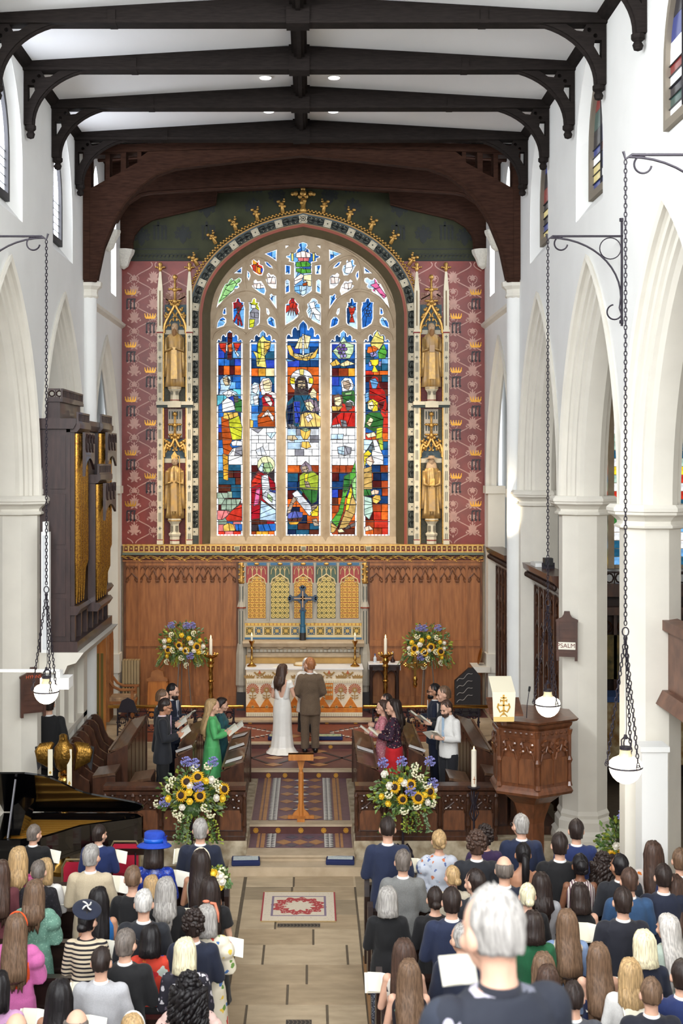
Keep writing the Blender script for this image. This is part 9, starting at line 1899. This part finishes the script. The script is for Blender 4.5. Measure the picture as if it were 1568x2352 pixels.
# ---- choir and wedding party
EY='eyes';LILT=fab('lilac_tie',(190,150,176),.6);PSH=fab('pale_pink_shirt',(226,206,214));SILT=fab('silver_tie',(150,156,170),.5);BLT=fab('blue_tie',(170,196,220),.6)
bl=lambda who:(0,10,'open booklet held by '+who)
G(487,1606,'f','long','blonde','dressL',(fab('bright_green',(84,178,104),.6),),'long-haired blonde woman in a bright green dress at the left choir desk',z0=.382,y=22.2,rz=-pi/2+.15,extra=(EY,),book=bl('the woman in bright green'),pitch=.2)
G(507,1603,'f','bob','dark','dressL',(fab('teal_dress',(40,90,96)),),'dark-haired woman hidden behind the woman in green',z0=.382,y=22.95,rz=-pi/2,extra=(EY,),pitch=.2,book=bl('the dark-haired woman behind the green dress'))
G(374,1604,'m','short','dark','suit',(CHA,BK,PSH),'man with spectacles and pink tie in a dark suit among the left singers',z0=.512,y=21.25,rz=-pi/2+.1,extra=(EY,'glasses',('tie',LILT),('vshirt',PSH)),pitch=.3,skin='tan',book=bl('the man with the pink tie'))
G(370,1584,'m','short','lbrown','suit',(CHA,),'fair man with spectacles in the second place of the left singers',z0=.512,y=22.1,rz=-pi/2,extra=(EY,'glasses',('vshirt',WHI)),pitch=.2,book=bl('the fair man with spectacles'))
G(393,1570,'m','short','black','suit',(NV,),'smiling dark-bearded man with a buttonhole among the left singers',z0=.512,y=22.75,rz=-pi/2-.4,extra=(EY,('beard','dark'),('tie',SILT),('vshirt',WHI)),pitch=.25,book=bl('the smiling bearded man'))
G(905,1607,'f','shoulder','dark','topL',(pattern('kantha',(48,26,46),[(206,180,160),(150,30,50),(90,60,80)],30,.3),fab('scarlet',(200,28,36))),'dark-haired woman in an embroidered jacket and scarlet skirt at the right desk',z0=.382,y=21.9,rz=pi/2-.2,extra=(EY,),pitch=.25,book=bl('the woman in the scarlet skirt'))
G(880,1609,'f','long','brown','dressL',(pattern('pinkfloral',(206,130,140),[(236,210,206),(176,60,90)],36,.3),),'brown-haired woman in a pink floral dress among the right singers',z0=.382,y=22.5,rz=pi/2-.1,extra=(EY,),pitch=.15,book=bl('the woman in the pink floral dress'))
G(888,1594,'f','bun','dark','dressL',(fab('dusk',(90,60,70)),),'dark-haired woman behind the pink floral dress',z0=.382,y=23.1,rz=pi/2,extra=(EY,),pitch=.1)
G(1030,1606,'m','short','brown','shirt',(WHI,fab('black_trousers',(26,26,32))),'bearded man in a white shirt and pale blue tie at the right desk',z0=.512,y=21.25,rz=pi/2+.7,extra=(EY,('beard','brown'),('tie',BLT)),pitch=.4,book=bl('the man in the white shirt'))
G(1022,1576,'m','short','lbrown','suit',(CHA,),'fair-haired man in a dark suit behind the white shirt',z0=.512,y=22.1,rz=pi/2+.1,extra=(EY,('vshirt',WHI)),pitch=.2,book=bl('the fair man behind the white shirt'))
G(998,1571,'m','short','black','suit',(NV,),'black-bearded man with spectacles in a navy suit among the right singers',z0=.512,y=22.75,rz=pi/2,extra=(EY,'glasses',('beard','black'),('vshirt',WHI)),pitch=.1,skin='tan',book=bl('the black-bearded man'))
TWD=fab('brown_tweed',(104,86,68),var=.25)
G(648,1526,'f','shoulder','brown','gown',(mat('white_satin',(238,236,230),.35,var=.02,sheen=.2),),'bride in a long white satin gown with a low V back',z0=.52,y=25.05,yaw=-.5,pitch=.05,pose='bride',extra=(EY,),rz=-.15)
G(712,1511,'m','short','ginger','suit',(TWD,),'groom in a brown tweed suit facing the altar',z0=.52,y=25.1,yaw=.7,pitch=.1,pose='front',extra=(EY,('beard','ginger')),rz=.1)
G(705,1512,'f','bob','white','clergy',(WHI,BK),'white-haired priest in surplice and black cassock behind the couple',z0=.635,y=26.05,rz=pi,pose='front',extra=(EY,))
# ---- the man in front of the camera in the gallery, and the gallery floor under him
struct(MB().box(-4,4,-2,4.7,3.05,3.2).obj('floor_gallery',PEW))
G(1143,2046,'m','crop','grey','suit',(pattern('tropical',(30,34,46),[(190,186,200),(40,46,60),(110,112,126)],7,.42,.85,(1,1,.45)),BK,fab('midnight')),'blurred grey-haired man in a dark patterned shirt in the near right foreground',z0=3.2,y=3.75,yaw=.15,pitch=.2,rz=.35,book=(-.2,12,'bright white booklet held by the blurred foreground man'))
for o in COL.objects:
    if o.get('label','').startswith('bright white booklet'):o.matrix_basis=Matrix.Translation(P(1052,2228,4.05)) @ Matrix.Rotation(.25,4,'Z') @ Matrix.Rotation(R_(62),4,'X') @ Matrix.Rotation(.2,4,'Y') @ Matrix.Scale(.42,4)
